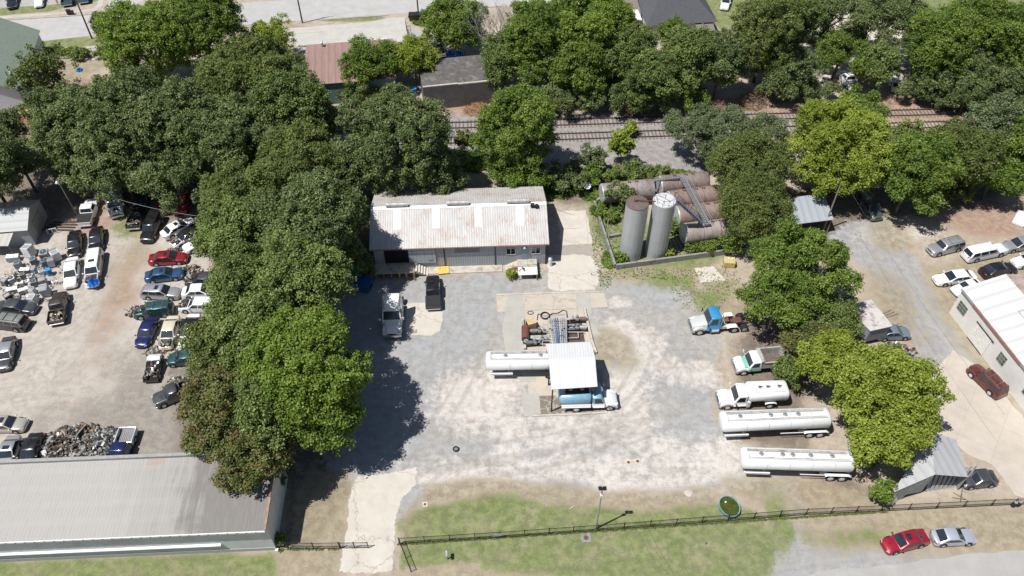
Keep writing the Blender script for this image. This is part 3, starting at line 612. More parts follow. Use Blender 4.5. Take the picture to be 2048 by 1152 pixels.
# ================================================================ trucks
def tcab(root, x0, x1, W, z0, z1, pm, rake=.35, back=.05, beltf=.45, gm=None, hoodm=None, hl=0, hz=1.55, hz2=1.2, hw0=.8, side_panel=None, wide=.92, nm='cab', roofm=None):
    """truck cab from x0 (rear) to x1 (windscreen base); hood of length hl ahead of it"""
    gm = gm or M_glass; hw = W/2; belt = z0+(z1-z0)*beltf; b = MB()
    b.loft([rr(x, hw, z0, belt+.02, .06, 1.0) for x in (x0, x1)]); b.build(nm, side_panel or pm, root, .03)
    def ring(a, c, h, z, r=.09): return [(a+r, -h, z), (c-r, -h, z), (c, -h+r*1.5, z), (c, h-r*1.5, z), (c-r, h, z), (a+r, h, z), (a, h-r*1.5, z), (a, -h+r*1.5, z)]
    t = MB(); zr = z1-.12
    t.loft([ring(x0, x1, hw, belt), ring(x0+back, x1-rake, hw*wide, zr), ring(x0+back+.12, x1-rake-.2, hw*wide*.86, z1)], True); t.build('cab_roof', roofm or pm, root, sharp=40)
    lp = lambda a, b_, u: a+(b_-a)*u
    def pane(nm_, q, off):
        q = [Vector(p) for p in q]; nn = (q[1]-q[0]).cross(q[3]-q[0]).normalized()
        if nn.z < 0: nn = -nn
        g = MB(); g.face([p+nn*off for p in q]); g.face([p+nn*(off-.005) for p in reversed(q)]); g.build(nm_, gm, root)
    pane('windscreen', [(lp(x1, x1-rake, .08), -hw*.86, lp(belt, zr, .08)), (lp(x1, x1-rake, .08), hw*.86, lp(belt, zr, .08)), (lp(x1, x1-rake, .93), hw*wide*.86, lp(belt, zr, .93)), (lp(x1, x1-rake, .93), -hw*wide*.86, lp(belt, zr, .93))], .02)
    for s in (-1, 1):
        fx = min(x1-.18, x0+(x1-x0)*.92); bx = max(x0+.22, fx-1.0)
        pane('side_window', [(bx, s*hw*.985, lp(belt, zr, .1)), (fx, s*hw*.985, lp(belt, zr, .1)), (fx-rake*.8, s*(hw*wide+.01), lp(belt, zr, .85)), (bx, s*(hw*wide+.01), lp(belt, zr, .85))], .022)
        m = MB(); m.tube([(x1-.1, s*hw, belt+.1), (x1+.05, s*(hw+.22), belt+.25)], .02); m.obox((x1+.06, s*(hw+.25), belt+.35), (.08, .20, .42)); m.build('wing_mirror', M_black if pm is not C['white'] else C['white'], root)
    if hl:
        h = MB(); n = x1-.02
        h.loft([rr(n, hw*.93, z0+.1, hz, .16, .86), rr(n+hl*.5, hw*.9, z0+.1, lp(hz, hz2, .45), .18, .8), rr(n+hl*.88, hw*hw0*1.02, z0+.1, hz2, .2, .78), rr(n+hl, hw*hw0*.86, z0+.2, hz2-.2, .2, .78)]); h.build('hood', hoodm or pm, root)
        g = MB(); g.box(n+hl-.03, n+hl+.035, -hw*.46, hw*.46, z0+.22, hz2-.24); g.build('grille', M_black, root)
        for s in (-1, 1):
            f = MB(); f.loft([rr(x, .2, z0+.02, zz, .1) for x, zz in ((n+.12, z0+.35), (n+hl*.35, z0+.62), (n+hl*.65, z0+.62), (n+hl*.97, z0+.32))]); o = f.build('fender', hoodm or pm, root); o.location = (0, s*(hw-.22), 0)
            q = MB(); q.obox((n+hl*.98, s*hw*.72, z0+.42), (.1, .3, .22), -s*.25); q.build('headlight', M_head, root, .02)
        bp = MB(); bp.loft([rr(x, hw*k, z0-.2, z0+.12, .06) for x, k in ((n+hl*.85, 1), (n+hl+.06, .95), (n+hl+.14, .75))]); bp.build('bumper', M_chrome, root)
def trucktop(F, Rr, name, label, cat='truck', L=None):
    f, r = G(*F, .6), G(*Rr, .6); an = ang(r, f); d = (f-r).length; L = L or d; m = r+(f-r).normalized()*(L/2) if L != d else (f+r)/2
    return thing(name, label, cat, (m.x, m.y, .014), an), L
def chassis(root, x0, x1, w=.42):
    m = MB()
    for s in (-1, 1): m.box(x0, x1, s*w-.05, s*w+.05, .72, .98)
    for i in range(5): x = x0+(x1-x0)*(i+.5)/5; m.box(x-.06, x+.06, -w, w, .76, .94)
    m.build('chassis', M_dark, root)
def duals(root, x, W, rimm=M_hub, r=.5):
    for s in (-1, 1):
        for k in (0, 1): wheel(root, x, s*(W/2-.14-k*.3), r, .25, s, rimm)
def fuel_tank(root, x0, x1, y, mm=M_chrome):
    m = MB(); m.cyl((x0, y, .62), (x1, y, .62), .3, n=16); m.build('fuel_tank', mm, root)
# white tractor unit with sleeper
WP = C['white']
root, L = trucktop((785,664), (789,594), 'semi_truck', 'white sleeper semi tractor parked nose to the camera by the warehouse', L=6.7)
chassis(root, -L/2, L/2-.6); tcab(root, -L/2+2.35, L/2-1.75, 2.35, .75, 2.95, WP, .65, .02, .44, None, WP, 1.62, 1.68, 1.35, .78)
m = MB(); m.loft([rr(-L/2+2.3, 1.2, .8, 3.75, .25, .92), rr(-L/2+3.0, 1.2, .8, 3.85, .3, .9), rr(-L/2+3.75, 1.12, 2.6, 3.45, .3, .85), rr(-L/2+4.2, 1.0, 2.7, 3.02, .15, .8)]); m.build('roof_fairing', WP, root)
for s in (-1, 1):
    m = MB(); m.panel([(-L/2+1.75, s*1.2, 1.0), (-L/2+2.32, s*1.2, 1.0), (-L/2+2.32, s*1.1, 3.5), (-L/2+1.85, s*1.12, 3.3)], .04); m.build('side_fairing', WP, root); fuel_tank(root, -L/2+2.3, -L/2+3.6, s*.95)
    m = MB(); m.cyl((-L/2+2.15, s*.75, 1), (-L/2+2.15, s*.75, 3.6), .07); m.build('exhaust_stack', M_chrome, root)
    wheel(root, L/2-1.1, s*1.02, .5, .28, s)
for x in (-L/2+.55, -L/2+1.65): duals(root, x, 2.4)
m = MB(); m.box(-L/2+.6, -L/2+1.5, -.45, .45, 1.0, 1.12); m.build('fifth_wheel', M_dark, root, .03)
# blue and white day cab tractor
BL = paint('bright_blue_paint', (.03,.26,.50), .3, .1, .12); WG = paint('dull_white_paint', (.52,.53,.53), .35, .1, .1)
root, L = trucktop((1377,653), (1494,643), 'semi_truck', 'blue and white day cab tractor without trailer beside the trees')
chassis(root, -L/2, L/2-.6)
tcab(root, L/2-3.55, L/2-1.95, 2.2, .72, 2.95, BL, .38, .0, .44, None, WG, 1.75, 1.78, 1.3, .74, side_panel=BL)
for s in (-1, 1):
    wheel(root, L/2-1.15, s*.98, .5, .27, s, M_hub); fuel_tank(root, L/2-3.5, L/2-2.5, s*.92, WG)
    m = MB(); m.box(L/2-4.75, L/2-3.65, s*.62-.28, s*.62+.28, .62, 1.05); m.build('battery_box', WG, root, .04)
    fd = MB(); fd.loft([rr(x, .31, z, z+.05, .02) for x, z in ((-L/2+1.55, .95), (-L/2+1.75, 1.12), (-L/2+2.6, 1.14), (-L/2+2.95, 1.0))]); o = fd.build('rear_fender', WP, root); o.location = (0, s*.93, 0)
    m = MB(); m.cyl((L/2-3.75, s*.8, .9), (L/2-3.75, s*.8, 3.1), .07); m.build('exhaust_stack', M_chrome, root)
for x in (-L/2+.65, -L/2+1.85+.1): duals(root, x, 2.4, M_rim)
m = MB(); m.box(-L/2+3.0, -L/2+3.4, -.7, .7, 1.0, 1.06); m.m = 1; m.box(-L/2+.9, -L/2+1.9, -.42, .42, 1.0, 1.12); m.box(-L/2+.9, -L/2+2.2, -.2, .2, 1.0, 1.05); m.build('deck_plate', [WG, M_rusty], root)
m = MB(); m.box(-L/2+2.4, -L/2+3.0, -.55, .15, .98, 1.12); m.build('fifth_wheel', M_rusty, root)
# dump truck
GN = paint('mint_green_paint', (.20,.50,.40), .35, .05, .15); SB = plain('dirty_white_steel', (.46,.46,.45), .55, .2, .2, 2, 0, None, (.30,.27,.23))
root, L = trucktop((1467,733), (1562,724), 'dump_truck', 'white and mint green dump truck with an empty bed backed into the trees')
chassis(root, -L/2, L/2-.6); tcab(root, L/2-2.95, L/2-1.45, 2.1, .65, 2.25, WP, .4, .0, .42, None, WP, 1.4, 1.42, 1.15, .84, side_panel=GN, roofm=WP)
m = MB(); m.loft([rr(L/2-1.46+t, .85-t*.05, 1.3, 1.425-t*.1+.012, .08, .86) for t in (0, .5)]); m.build('green_hood_panel', GN, root)
m = MB(); x0, x1 = -L/2, L/2-3.05; h = 1.08
m.box(x0, x1, -h, -h+.08, 1.1, 2.15); m.box(x0, x1, h-.08, h, 1.1, 2.15); m.box(x1-.08, x1, -h+.08, h-.08, 1.1, 2.4); m.box(x0, x0+.08, -h+.08, h-.08, 1.1, 2.1); m.box(x0, x1, -h+.08, h-.08, 1.0, 1.12); m.box(x1, x1+.35, -h, h, 2.3, 2.38)
for s in (-1, 1): m.box(x0, x1, s*h-.07, s*h+.07, 2.1, 2.24)
m.build('dump_body', SB, root, .02)
m = MB(); m.box(x0+.08, x1-.08, -h+.08, h-.08, 1.12, 1.2); m.build('body_floor', plain('grimy_floor', (.12,.10,.085), .85, 0, .4, 4), root)
for s in (-1, 1): wheel(root, L/2-.95, s*.95, .46, .25, s, M_hub)
duals(root, -L/2+1.1, 2.2, M_hub, .46)
# tank bodies
def tank_shell(root, x0, x1, W, H, zc, pm, n=24, sq=2.6, name='tank', endr=.25):
    def ring(x, k):
        pts = []
        for i in range(n):
            a = 2*math.pi*i/n; c, s_ = math.cos(a), math.sin(a)
            pts.append((x, math.copysign(abs(c)**(2/sq), c)*W/2*k, zc+math.copysign(abs(s_)**(2/sq), s_)*H/2*k))
        return pts
    m = MB(); m.loft([ring(x0-.02, .55), ring(x0+endr*.25, .86), ring(x0+endr, 1), ring((x0+x1)/2, 1), ring(x1-endr, 1), ring(x1-endr*.25, .86), ring(x1+.02, .55)]); return m.build(name, pm, root, sharp=50)
def hatches(root, xs, z, y=0, r=.25, red=False):
    for x in xs:
        m = MB(); m.cyl((x, y, z-.05), (x, y, z+.10), r, n=14); m.m = 1; m.cyl((x, y, z+.10), (x, y, z+.16), r*.55, n=10); m.box(x-.3, x+.1, y-.02, y+.02, z+.1, z+.2); m.build('hatch', [M_galv, M_rusty if red else M_rim], root)
MT = plain('tank_white_paint', (.70,.71,.72), .35, .05, .05, .7, 0, None, None)
def trailer(label, l, r_, hx, dirt=True, L=None):
    a, b_ = G(*l, 2.2), G(*r_, 2.2); an = ang(a, b_); L = L or (b_-a).length; c = a+(b_-a).normalized()*L/2
    root = thing('tank_trailer', label, 'tank trailer', (c.x, c.y, .014), an, 'white tank trailers')
    x0, x1 = -L/2, L/2
    tank_shell(root, x0, x1, 2.35, 1.75, 2.25, MT, sq=2.3)
    for k in (.22,.42,.62,.82):
        xs_ = x0+(x1-x0)*k; m = MB(); m.loft([[(xs_+dx, math.copysign(abs(math.cos(a))**(2/2.3), math.cos(a))*1.187, 2.25+math.copysign(abs(math.sin(a))**(2/2.3), math.sin(a))*.887) for a in [2*math.pi*i/24 for i in range(24)]] for dx in (-.035,.035)],True,False); m.build('weld_band', plain('weld_grey', (.50,.51,.52), .5, .1), root)
    # walkway coaming on top
    m = MB(); yy = .58
    for s in (-1, 1): m.box(x0+.5, x1-.5, s*yy-.02, s*yy+.02, 2.95, 3.24)
    for x in (x0+.5, x1-.54): m.box(x, x+.04, -yy+.02, yy-.02, 2.95, 3.24)
    m.build('walkway_rim', M_white, root)
    m = MB(); m.box(x0+.54, x1-.54, -yy+.02, yy-.02, 3.0, 3.10); 
    m.build('walkway', plain('dirty_walkway', (.36,.34,.30), .8, 0, .25, 2, 0, None, (.22,.18,.15)), root)
    hatches(root, [x0+L*t for t in hx], 3.10)
    m = MB(); m.tube([(x0+.8, .3, 3.16), (x1-.8, .3, 3.16)], .035); m.tube([(x0+.7, -.4, 3.16), (x0+.7, .4, 3.16)], .03); m.build('vent_pipe', M_galv, root)
    m = MB()
    for s in (-1, 1): m.box(x0+.5, x1-.2, s*.42-.06, s*.42+.06, 1.05, 1.42)
    m.box(x1-3.3, x1-.15, -.9, .9, 1.0, 1.2); m.build('subframe', M_galv, root)
    for s in (-1, 1):
        m = MB(); m.box(x0+.5, x0+3.1, s*1.12-.06, s*1.12+.06, 1.0, 1.28); m.box(x0+.5, x0+3.1, s*.95-.15, s*.95+.15, 1.0, 1.03); m.build('side_locker', M_white, root)
        m = MB(); m.box(x1-5.4, x1-2.7, s*1.12-.03, s*1.12+.03, 1.08, 1.2); m.build('side_rail', M_white, root)
        m = MB(); m.loft([rr(x, .32, z, z+.04, .015) for x, z in ((x1-2.75, 1.0), (x1-2.5, 1.16), (x1-.35, 1.16), (x1-.1, 1.0))]); o = m.build('mudguard', M_white, root); o.location = (0, s*.93, 0)
        m = MB(); m.box(x0+2.6, x0+2.72, s*.6-.06, s*.6+.06, .1, 1.05); m.box(x0+2.5, x0+2.82, s*.6-.15, s*.6+.15, 0, .1); m.tube([(x0+2.66, s*.6, .5), (x0+3.3, s*.4, 1.05)], .03); m.build('landing_leg', M_galv, root)
    for x in (x1-.85, x1-2.05): duals(root, x, 2.4, M_hub)
    m = MB(); m.box(x1-.02, x1+.12, -1.1, 1.1, .72, .86); m.build('rear_bumper', M_galv, root)
    m = MB(); m.tube([(x1+.04, .3, .9), (x1+.04, .3, 3.05)], .02); m.tube([(x1+.04, .7, .9), (x1+.04, .7, 3.05)], .02)
    for k in range(7): m.tube([(x1+.04, .3, 1+k*.3), (x1+.04, .7, 1+k*.3)], .016)
    m.build('ladder', M_galv, root)
    return root
trailer('white tank trailer between the white tanker truck and the lowest trailer, rear in the trees', (1440,844), (1657,835), (.17,.45,.58,.70))
trailer('lowest white tank trailer at the right of the lot, nearest the round pool', (1481,916), (1704,923), (.17,.36,.45,.61,.80))
trailer('white tank trailer with its rear under the loading canopy', (972,722), (1190,719), (.18,.5,.66,.85))
# white tanker truck
root, L = trucktop((1434,800), (1568,794), 'tanker_truck', 'white fuel tanker truck with three red-capped hatches beside the tank trailers')
chassis(root, -L/2+.2, L/2-.6); tcab(root, L/2-3.05, L/2-1.6, 2.15, .65, 2.45, WP, .42, .0, .42, None, WP, 1.55, 1.5, 1.2, .82)
tank_shell(root, -L/2, L/2-3.1, 2.35, 1.45, 1.98, MT, sq=3.2); hatches(root, (-L/2+1.1, -L/2+2.4, -L/2+3.3), 2.72, 0, .2, True)
m = MB(); 
for s in (-1, 1): m.box(-L/2+.5, L/2-3.6, s*.68-.03, s*.68+.03, 2.6, 2.78)
m.build('walkway_rim', M_white, root)
for s in (-1, 1):
    wheel(root, L/2-1.0, s*.95, .47, .26, s, M_hub); m = MB(); m.loft([rr(x, .32, z, z+.05, .02) for x, z in ((-L/2+1.3, 1.0), (-L/2+1.6, 1.18), (-L/2+2.3, 1.18), (-L/2+2.6, 1.0))]); o = m.build('mudguard', WP, root); o.location = (0, s*.92, 0)
    m = MB(); m.box(L/2-3.5, L/2-3.1, s*1.0-.14, s*1.0+.14, .5, 1.5); m.build('tool_box', WP, root, .03)
duals(root, -L/2+1.95, 2.3, M_hub, .48)
# blue tanker truck under the canopy edge
BT = plain('weathered_light_blue_paint', (.20,.38,.52), .4, .1, .1, 3, 0, None, (.30,.42,.50)); 
root, L = trucktop((1234,800), (1116,803), 'tanker_truck', 'light blue tanker truck with white nose half under the loading canopy')
chassis(root, -L/2+.2, L/2-.6); tcab(root, L/2-3.0, L/2-1.55, 2.15, .65, 2.55, WP, .42, .0, .42, None, WP, 1.5, 1.5, 1.2, .8, roofm=BT)
tank_shell(root, -L/2, L/2-3.1, 2.4, 1.65, 2.05, BT, sq=2.8)
m = MB(); m.box(-L/2+.7, L/2-3.4, -.6, .6, 2.80, 2.90); m.build('walkway', M_dark, root); hatches(root, (-L/2+1.3, -L/2+2.6, -L/2+3.8), 2.92)
for s in (-1, 1):
    m = MB(); m.loft([rr(x, .1, .95, 1.5, .04) for x in (-L/2+.3, L/2-3.15)]); o = m.build('side_skirt', WP, root, .02); o.location = (0, s*1.12, 0)
    wheel(root, L/2-.95, s*.95, .47, .26, s, M_hub)
duals(root, -L/2+2.0, 2.34, M_hub, .48)
# white box truck in the scrap yard
root, L = trucktop((236,464), (228,372), 'box_truck', 'white box truck with rusted hood at the top of the scrap yard', L=7.0)
chassis(root, -L/2+.2, L/2-.6); tcab(root, L/2-2.6, L/2-1.25, 2.0, .5, 1.95, WP, .45, 0, .42, None, WP, 1.2, 1.22, 1.05, .9)
m = MB(); m.loft([rr(x, 1.15, .95, 3.1, .06) for x in (-L/2, L/2-2.65)]); m.build('cargo_box', plain('box_white', (.55,.56,.55), .6, 0, .12, 1, 0, None, (.42,.42,.40)), root)
m = MB(); m.loft([rr(L/2-2.66, 1.1, 2.1, 3.05, .1, .96), rr(L/2-1.85, 1.05, 2.25, 2.75, .15, .9)]); m.build('cab_overhang', plain('box_grey', (.30,.32,.34), .6, 0, .15), root)
m = MB(); 
for i in range(9): m.obox((L/2-.75+random.uniform(-.25,.25), random.uniform(-.35,.35), 1.2), (random.uniform(.15,.4), random.uniform(.1,.3), .03), random.uniform(0,3))
m.build('rust_patch', M_rusty, root)
for s in (-1, 1): wheel(root, L/2-.8, s*.88, .38, .22, s, M_rim); wheel(root, -L/2+1.6, s*.95, .4, .3, s, M_rim)
# stripped wreck at the lower row
root, L = trucktop((303,752), (314,714), 'car_wreck', 'stripped truck front full of bare engine parts in the open yard', 'car wreck', L=3.6)
m = MB(); m.loft([rr(x, .85, .3, z, .1) for x, z in ((-1.8, .9), (-.6, 1.15), (.6, .8), (1.75, .7))]); m.build('body', C['black'], root)
m = MB(); m.loft([rr(x, .8, .9, z, .15) for x, z in ((-1.75, 1.2), (-1.2, 1.5), (-.8, 1.3))]); m.build('cab_shell', C['white'], root)
m = MB(); junk(m, -.8, 1.6, -.7, .7, .8, 1.2, 70, (.08, .4), 4); tag(m.build('engine_parts', M_junk, root), None, None, None, 'stuff')
for s in (-1, 1): wheel(root, 1.0, s*.8, .34, .22, s)
# ================================================================ buildings
def gable(root, W, D, zh, rise, roofm, wallm, over=.3, walls=True, ridge=.5, t=.06, skip=()):
    """ridge along local x; front wall at y = 0"""
    yr = D*ridge
    if walls:
        m = MB(); m.face([(0,0,0),(W,0,0),(W,0,zh),(0,0,zh)]); m.face([(W,D,0),(0,D,0),(0,D,zh),(W,D,zh)])
        m.face([(0,D,0),(0,0,0),(0,0,zh),(0,yr,zh+rise),(0,D,zh)]); m.face([(W,0,0),(W,D,0),(W,D,zh),(W,yr,zh+rise),(W,0,zh)])
        m.build('wall', wallm, root)
    out = []
    s0 = rise/yr if yr else 0; s1 = rise/(D-yr)
    a = MB(); a.panel([(-over,-over,zh-over*s0+.08),(W+over,-over,zh-over*s0+.08),(W+over,yr,zh+rise+.08),(-over,yr,zh+rise+.08)], t); out.append(a.build('roof_slope', roofm, root))
    a = MB(); a.panel([(W+over,D+over,zh-over*s1+.08),(-over,D+over,zh-over*s1+.08),(-over,yr+.002,zh+rise+.08),(W+over,yr+.002,zh+rise+.08)], t); out.append(a.build('roof_slope', roofm, root))
    return out
def window(root, x0, x1, z0, z1, y=-.03, nx=2, nz=1, fr=None, gl=None, side=None):
    fr = fr or M_white; m = MB(); w_ = .05
    def bx(m_, a, b_, c, d, e, f):
        if side is None: m_.box(a, b_, c, d, e, f)
        else: m_.box(side[0]+c, side[0]+d, a, b_, e, f)
    for k in range(nx+1): xx = x0+(x1-x0)*k/nx; bx(m, xx-w_/2, xx+w_/2, y-.03, y+.02, z0, z1)
    for k in range(nz+1): zz = z0+(z1-z0)*k/nz; bx(m, x0+.026, x1-.026, y-.026, y+.017, zz-w_/2, zz+w_/2)
    o = m.build('window', fr, root); g = MB(); bx(g, x0+.01, x1-.01, y-.004, y+.006, z0+.01, z1-.01); g.build('pane', gl or M_glass, o); return o
# ---- main warehouse
A, B = G(741,499.5,4.0), G(1096,488,4.0); an = ang(A, B); W = (B-A).length-.3; D = 11.0
base = Vector((A.x, A.y, 0))+Vector((math.cos(an), math.sin(an), 0))*.15+Vector((-math.sin(an), math.cos(an), 0))*.35
wh = thing('warehouse', 'long grey metal warehouse with rust-streaked corrugated roof and four white skylights', 'warehouse', base, an)
rm = sheetmetal('rusty_corrugated_roof', (.50,.495,.49), .72, 3.2, (.37,.23,.16), .05, .6, 'y', .22)
wm = sheetmetal('grey_metal_siding', (.34,.37,.40), .05, 3.2, (.3,.25,.2), .1, .6, 'z', .06, .5)
gable(wh, W, D, 4.0, 2.05, rm, wm, .32)
U = lambda px: (px-738)/(1097-738)*W
skm = plain('translucent_skylight', (.80,.82,.82), .4, 0, .03)
sl = 2.05/5.5
for px in (783+6, 863+8-1, 957+1, 1043+2):
    x = U(px)-.0; m = MB(); y0, y1 = 2.3, 5.25; m.panel([(x-.48,y0,4.0+sl*y0+.115),(x+.48,y0,4.0+sl*y0+.115),(x+.48,y1,4.0+sl*y1+.115),(x-.48,y1,4.0+sl*y1+.115)], .03); m.build('skylight', skm, wh)
m = MB(); yr = 5.5; m.panel([(-.3,yr-.45,4+sl*(yr-.45)+.13),(W+.3,yr-.45,4+sl*(yr-.45)+.13),(W+.3,yr,6.05+.13),(-.3,yr,6.05+.13)], .02); m.build('ridge_cap', M_white, wh)
vm = sheetmetal('ridge_vent_metal', (.45,.44,.43), .3, 1, (.25,.13,.1), .2, .5)
for px in (789, 916, 1042):
    x = U(px); m = MB(); m.cyl((x-1.45,yr,6.45),(x+1.45,yr,6.45),.30,n=16); m.build('ridge_vent', vm, wh); m = MB(); m.box(x-1.4,x+1.4,yr-.18,yr+.18,6.0,6.35); m.build('vent_curb', M_rusty, wh)
m = MB(); m.box(U(1068),U(1073)+.2,4.6,5.0,6.0,6.45); m.box(U(1073)+.3,U(1073)+.7,4.5,5.0,5.9,6.3); m.build('roof_fan', M_dark, wh)
m = MB(); m.box(-.3,W+.32,-.40,-.325,3.80,3.93); m.build('gutter', plain('rusty_gutter', (.28,.17,.13), .7, 0, .2), wh)
m = MB(); m.box(1.45,4.55,-.05,.6,1.15,3.72); m.build('door_opening', plain('dark_interior', (.006,.006,.007), .9), wh)
dm = sheetmetal('sliding_door_metal', (.38,.43,.46), 0, 2.0, (.3,.3,.3), .05, .6, 'z', .03, .25)
m = MB(); m.box(4.6,8.1,-.14,-.06,1.05,3.78); o = m.build('sliding_door', dm, wh); m = MB(); m.box(7.2,7.7,-.17,-.145,1.5,1.56); m.build('handle', M_dark, o)
m = MB(); m.box(1.2,8.4,-.12,-.055,3.785,3.84); m.build('door_rail', M_galv, wh)
for x in (.06, 9.25, U(996)-.35, W-.06): m = MB(); m.box(x-.05,x+.05,-.09,-.005,.0,3.75); m.build('downpipe', M_dark, wh)
m = MB(); 
for k in range(7): m.box(10.7,13.9,-.05,-.01,2.62+k*.13,2.69+k*.13)
m.build('louvre_vent', plain('louvre_grey', (.30,.32,.33), .6), wh)
window(wh, U(1016)-.15, U(1029)+.2, 2.0, 3.1, -.04, 2, 1); window(wh, U(1068)-.15, U(1083)+.1, 2.0, 3.1, -.04, 2, 1)
m = MB(); m.box(U(1045),U(1058),-.06,-.01,1.0,3.2); o = m.build('door', plain('blue_grey_door', (.20,.27,.31), .5), wh); m = MB(); m.box(U(1056),U(1057),-.12,-.065,2.0,2.1); m.build('handle', M_chrome, o)
m = MB(); m.cyl((U(1051),-.1,3.4),(U(1051),-.4,3.45),.1,.16,10); m.build('wall_lamp', M_white, wh)
m = MB(); m.box(W+.005,W+.06,1.0,3.2,.3,2.6); m.build('side_door', plain('dark_red_door', (.22,.03,.03), .6), wh)
mm = MB(); mm.box(W-.2-.0,W+.5,-.9,-.3,0,1.0) if False else None
# dock, steps, aprons
M_dock = plain('dock_concrete', (.47,.43,.37), .9, 0, .15, 1.5, .2, None, (.30,.27,.22)); M_yel = plain('safety_yellow', (.55,.42,.05), .6, 0, .2)
dk = thing('loading_dock', 'concrete loading dock with yellow-edged posts below the open warehouse door', 'loading dock', base, an)
m = MB(); m.box(.1,5.3,-1.9,-.01,1.0,1.14); m.build('platform', M_dock, dk)
m = MB(); m.box(.1,5.3,-.6,-.02,0,.99); m.build('back_wall', M_concd, dk)
for i, x in enumerate((.25,1.25,2.25,3.3,4.2,5.2)): m = MB(); m.box(x-.12,x+.12,-1.88,-1.6,.0,.995); m.build('post', M_yel if i > 2 else M_concd, dk)
m = MB()
for i in range(5): m.box(5.32+i*.34,5.32+(i+1)*.34-.03,-1.55,-.15,1.0-i*.2-.08,1.0-i*.2)
m.build('stair_tread', plain('pale_timber', (.55,.50,.43), .8), dk)
m = MB(); m.panel([(5.3,-1.6,.6),(7.1,-1.6,-.05),(7.1,-1.6,.05),(5.3,-1.6,1.0)], .06); m.build('stringer', M_concd, dk)
ap = MB(); ap.box(0,9.9,0,1.25,0,.14); o = ap.build('concrete_apron', M_dock); o.location = base+Vector((math.cos(an),math.sin(an),0))*6.9-Vector((-math.sin(an),math.cos(an),0))*1.27; o.rotation_euler = (0,0,an); tag(o,None,None,None,'structure')
def wl(x, y, z=0): return Vector((base.x+x*math.cos(an)-y*math.sin(an), base.y+x*math.sin(an)+y*math.cos(an), z))
py_ = thing('yellow_pallet', 'worn yellow pallet lying flat on the warehouse apron', 'pallet', wl(9.0,-.75,.145), an+.1)
m = MB(); m.box(-.75,.75,-.65,-.42,0,.12); m.box(-.75,.75,.42,.65,0,.12); m.box(-.75,-.45,-.42,.42,0,.12); m.box(.45,.75,-.42,.42,0,.12); m.box(-.2,.2,-.15,.15,.02,.1); m.box(-.44,.44,-.41,.41,0,.04); m.build('deck', plain('pallet_yellow', (.66,.47,.12), .7, 0, .3, 4), py_, .03)
pc = thing('entrance_porch', 'concrete entrance platform with steps beside the blue-grey warehouse door', 'porch', wl(U(1036),-.0), an)
m = MB(); m.box(0,2.6,-1.3,-.02,0,1.0); m.build('platform', M_dock, pc)
m = MB()
for i in range(5): m.box(-.32*(i+1),-.32*i,-1.1,-.05,0,.82-i*.17)
m.build('step', M_dock, pc)
m = MB(); 
for x in (.05,1.3,2.55): m.cyl((x,-1.25,1.0),(x,-1.25,1.95),.025)
m.tube([(.05,-1.25,1.95),(2.55,-1.25,1.95)],.025); m.build('railing', M_galv, pc)
tb = thing('work_table', 'white-topped metal table standing in front of the warehouse entrance', 'table', wl(U(1036)+.05,-1.4), an)
m = MB(); m.box(0,2.5,-1.5,-.05,.98,1.04); m.build('tabletop', M_white, tb)
for x, y in ((.08,-1.4),(2.42,-1.4),(.08,-.15),(2.42,-.15)): m = MB(); m.box(x-.04,x+.04,y-.04,y+.04,0,.975); m.build('leg', M_galv, tb)
hb = MB(); junk(hb,.15,.9,-.9,-.35,1.05,1.25,7,(.1,.25),2); o = hb.build('valve_parts', M_junk[1:3]); o.location = wl(U(1036)+.05,-1.4); o.rotation_euler=(0,0,an); tag(o,'dark valve parts heaped on the white work table','parts')
cart = thing('hand_truck', 'orange-red hand truck leaning by the white work table', 'hand truck', wl(U(1028),-2.0), an)
m = MB(); m.tube([(-.2,0,.1),(-.2,.35,1.2),(.2,.35,1.2),(.2,0,.1)],.04); m.tube([(-.2,.12,.5),(.2,.12,.5)],.03); m.tube([(-.2,.24,.85),(.2,.24,.85)],.03); m.build('frame', plain('orange_red', (.55,.09,.04), .6), cart)
m = MB(); m.box(-.25,.25,-.35,.02,.03,.07); m.build('toe_plate', M_blackm, cart)
for s in (-1,1): wheel(cart,s*.28,.08,.14,.07,s)
mb_ = thing('water_heater', 'white cylinder tank standing at the right corner of the warehouse', 'tank', wl(W+.55,-.3), an)
m = MB(); m.cyl((0,0,0),(0,0,1.3),.27,n=16); m.m=1; m.cyl((0,0,1.3),(0,0,1.42),.27,.1,16); m.build('shell',[M_white,M_galv],mb_)

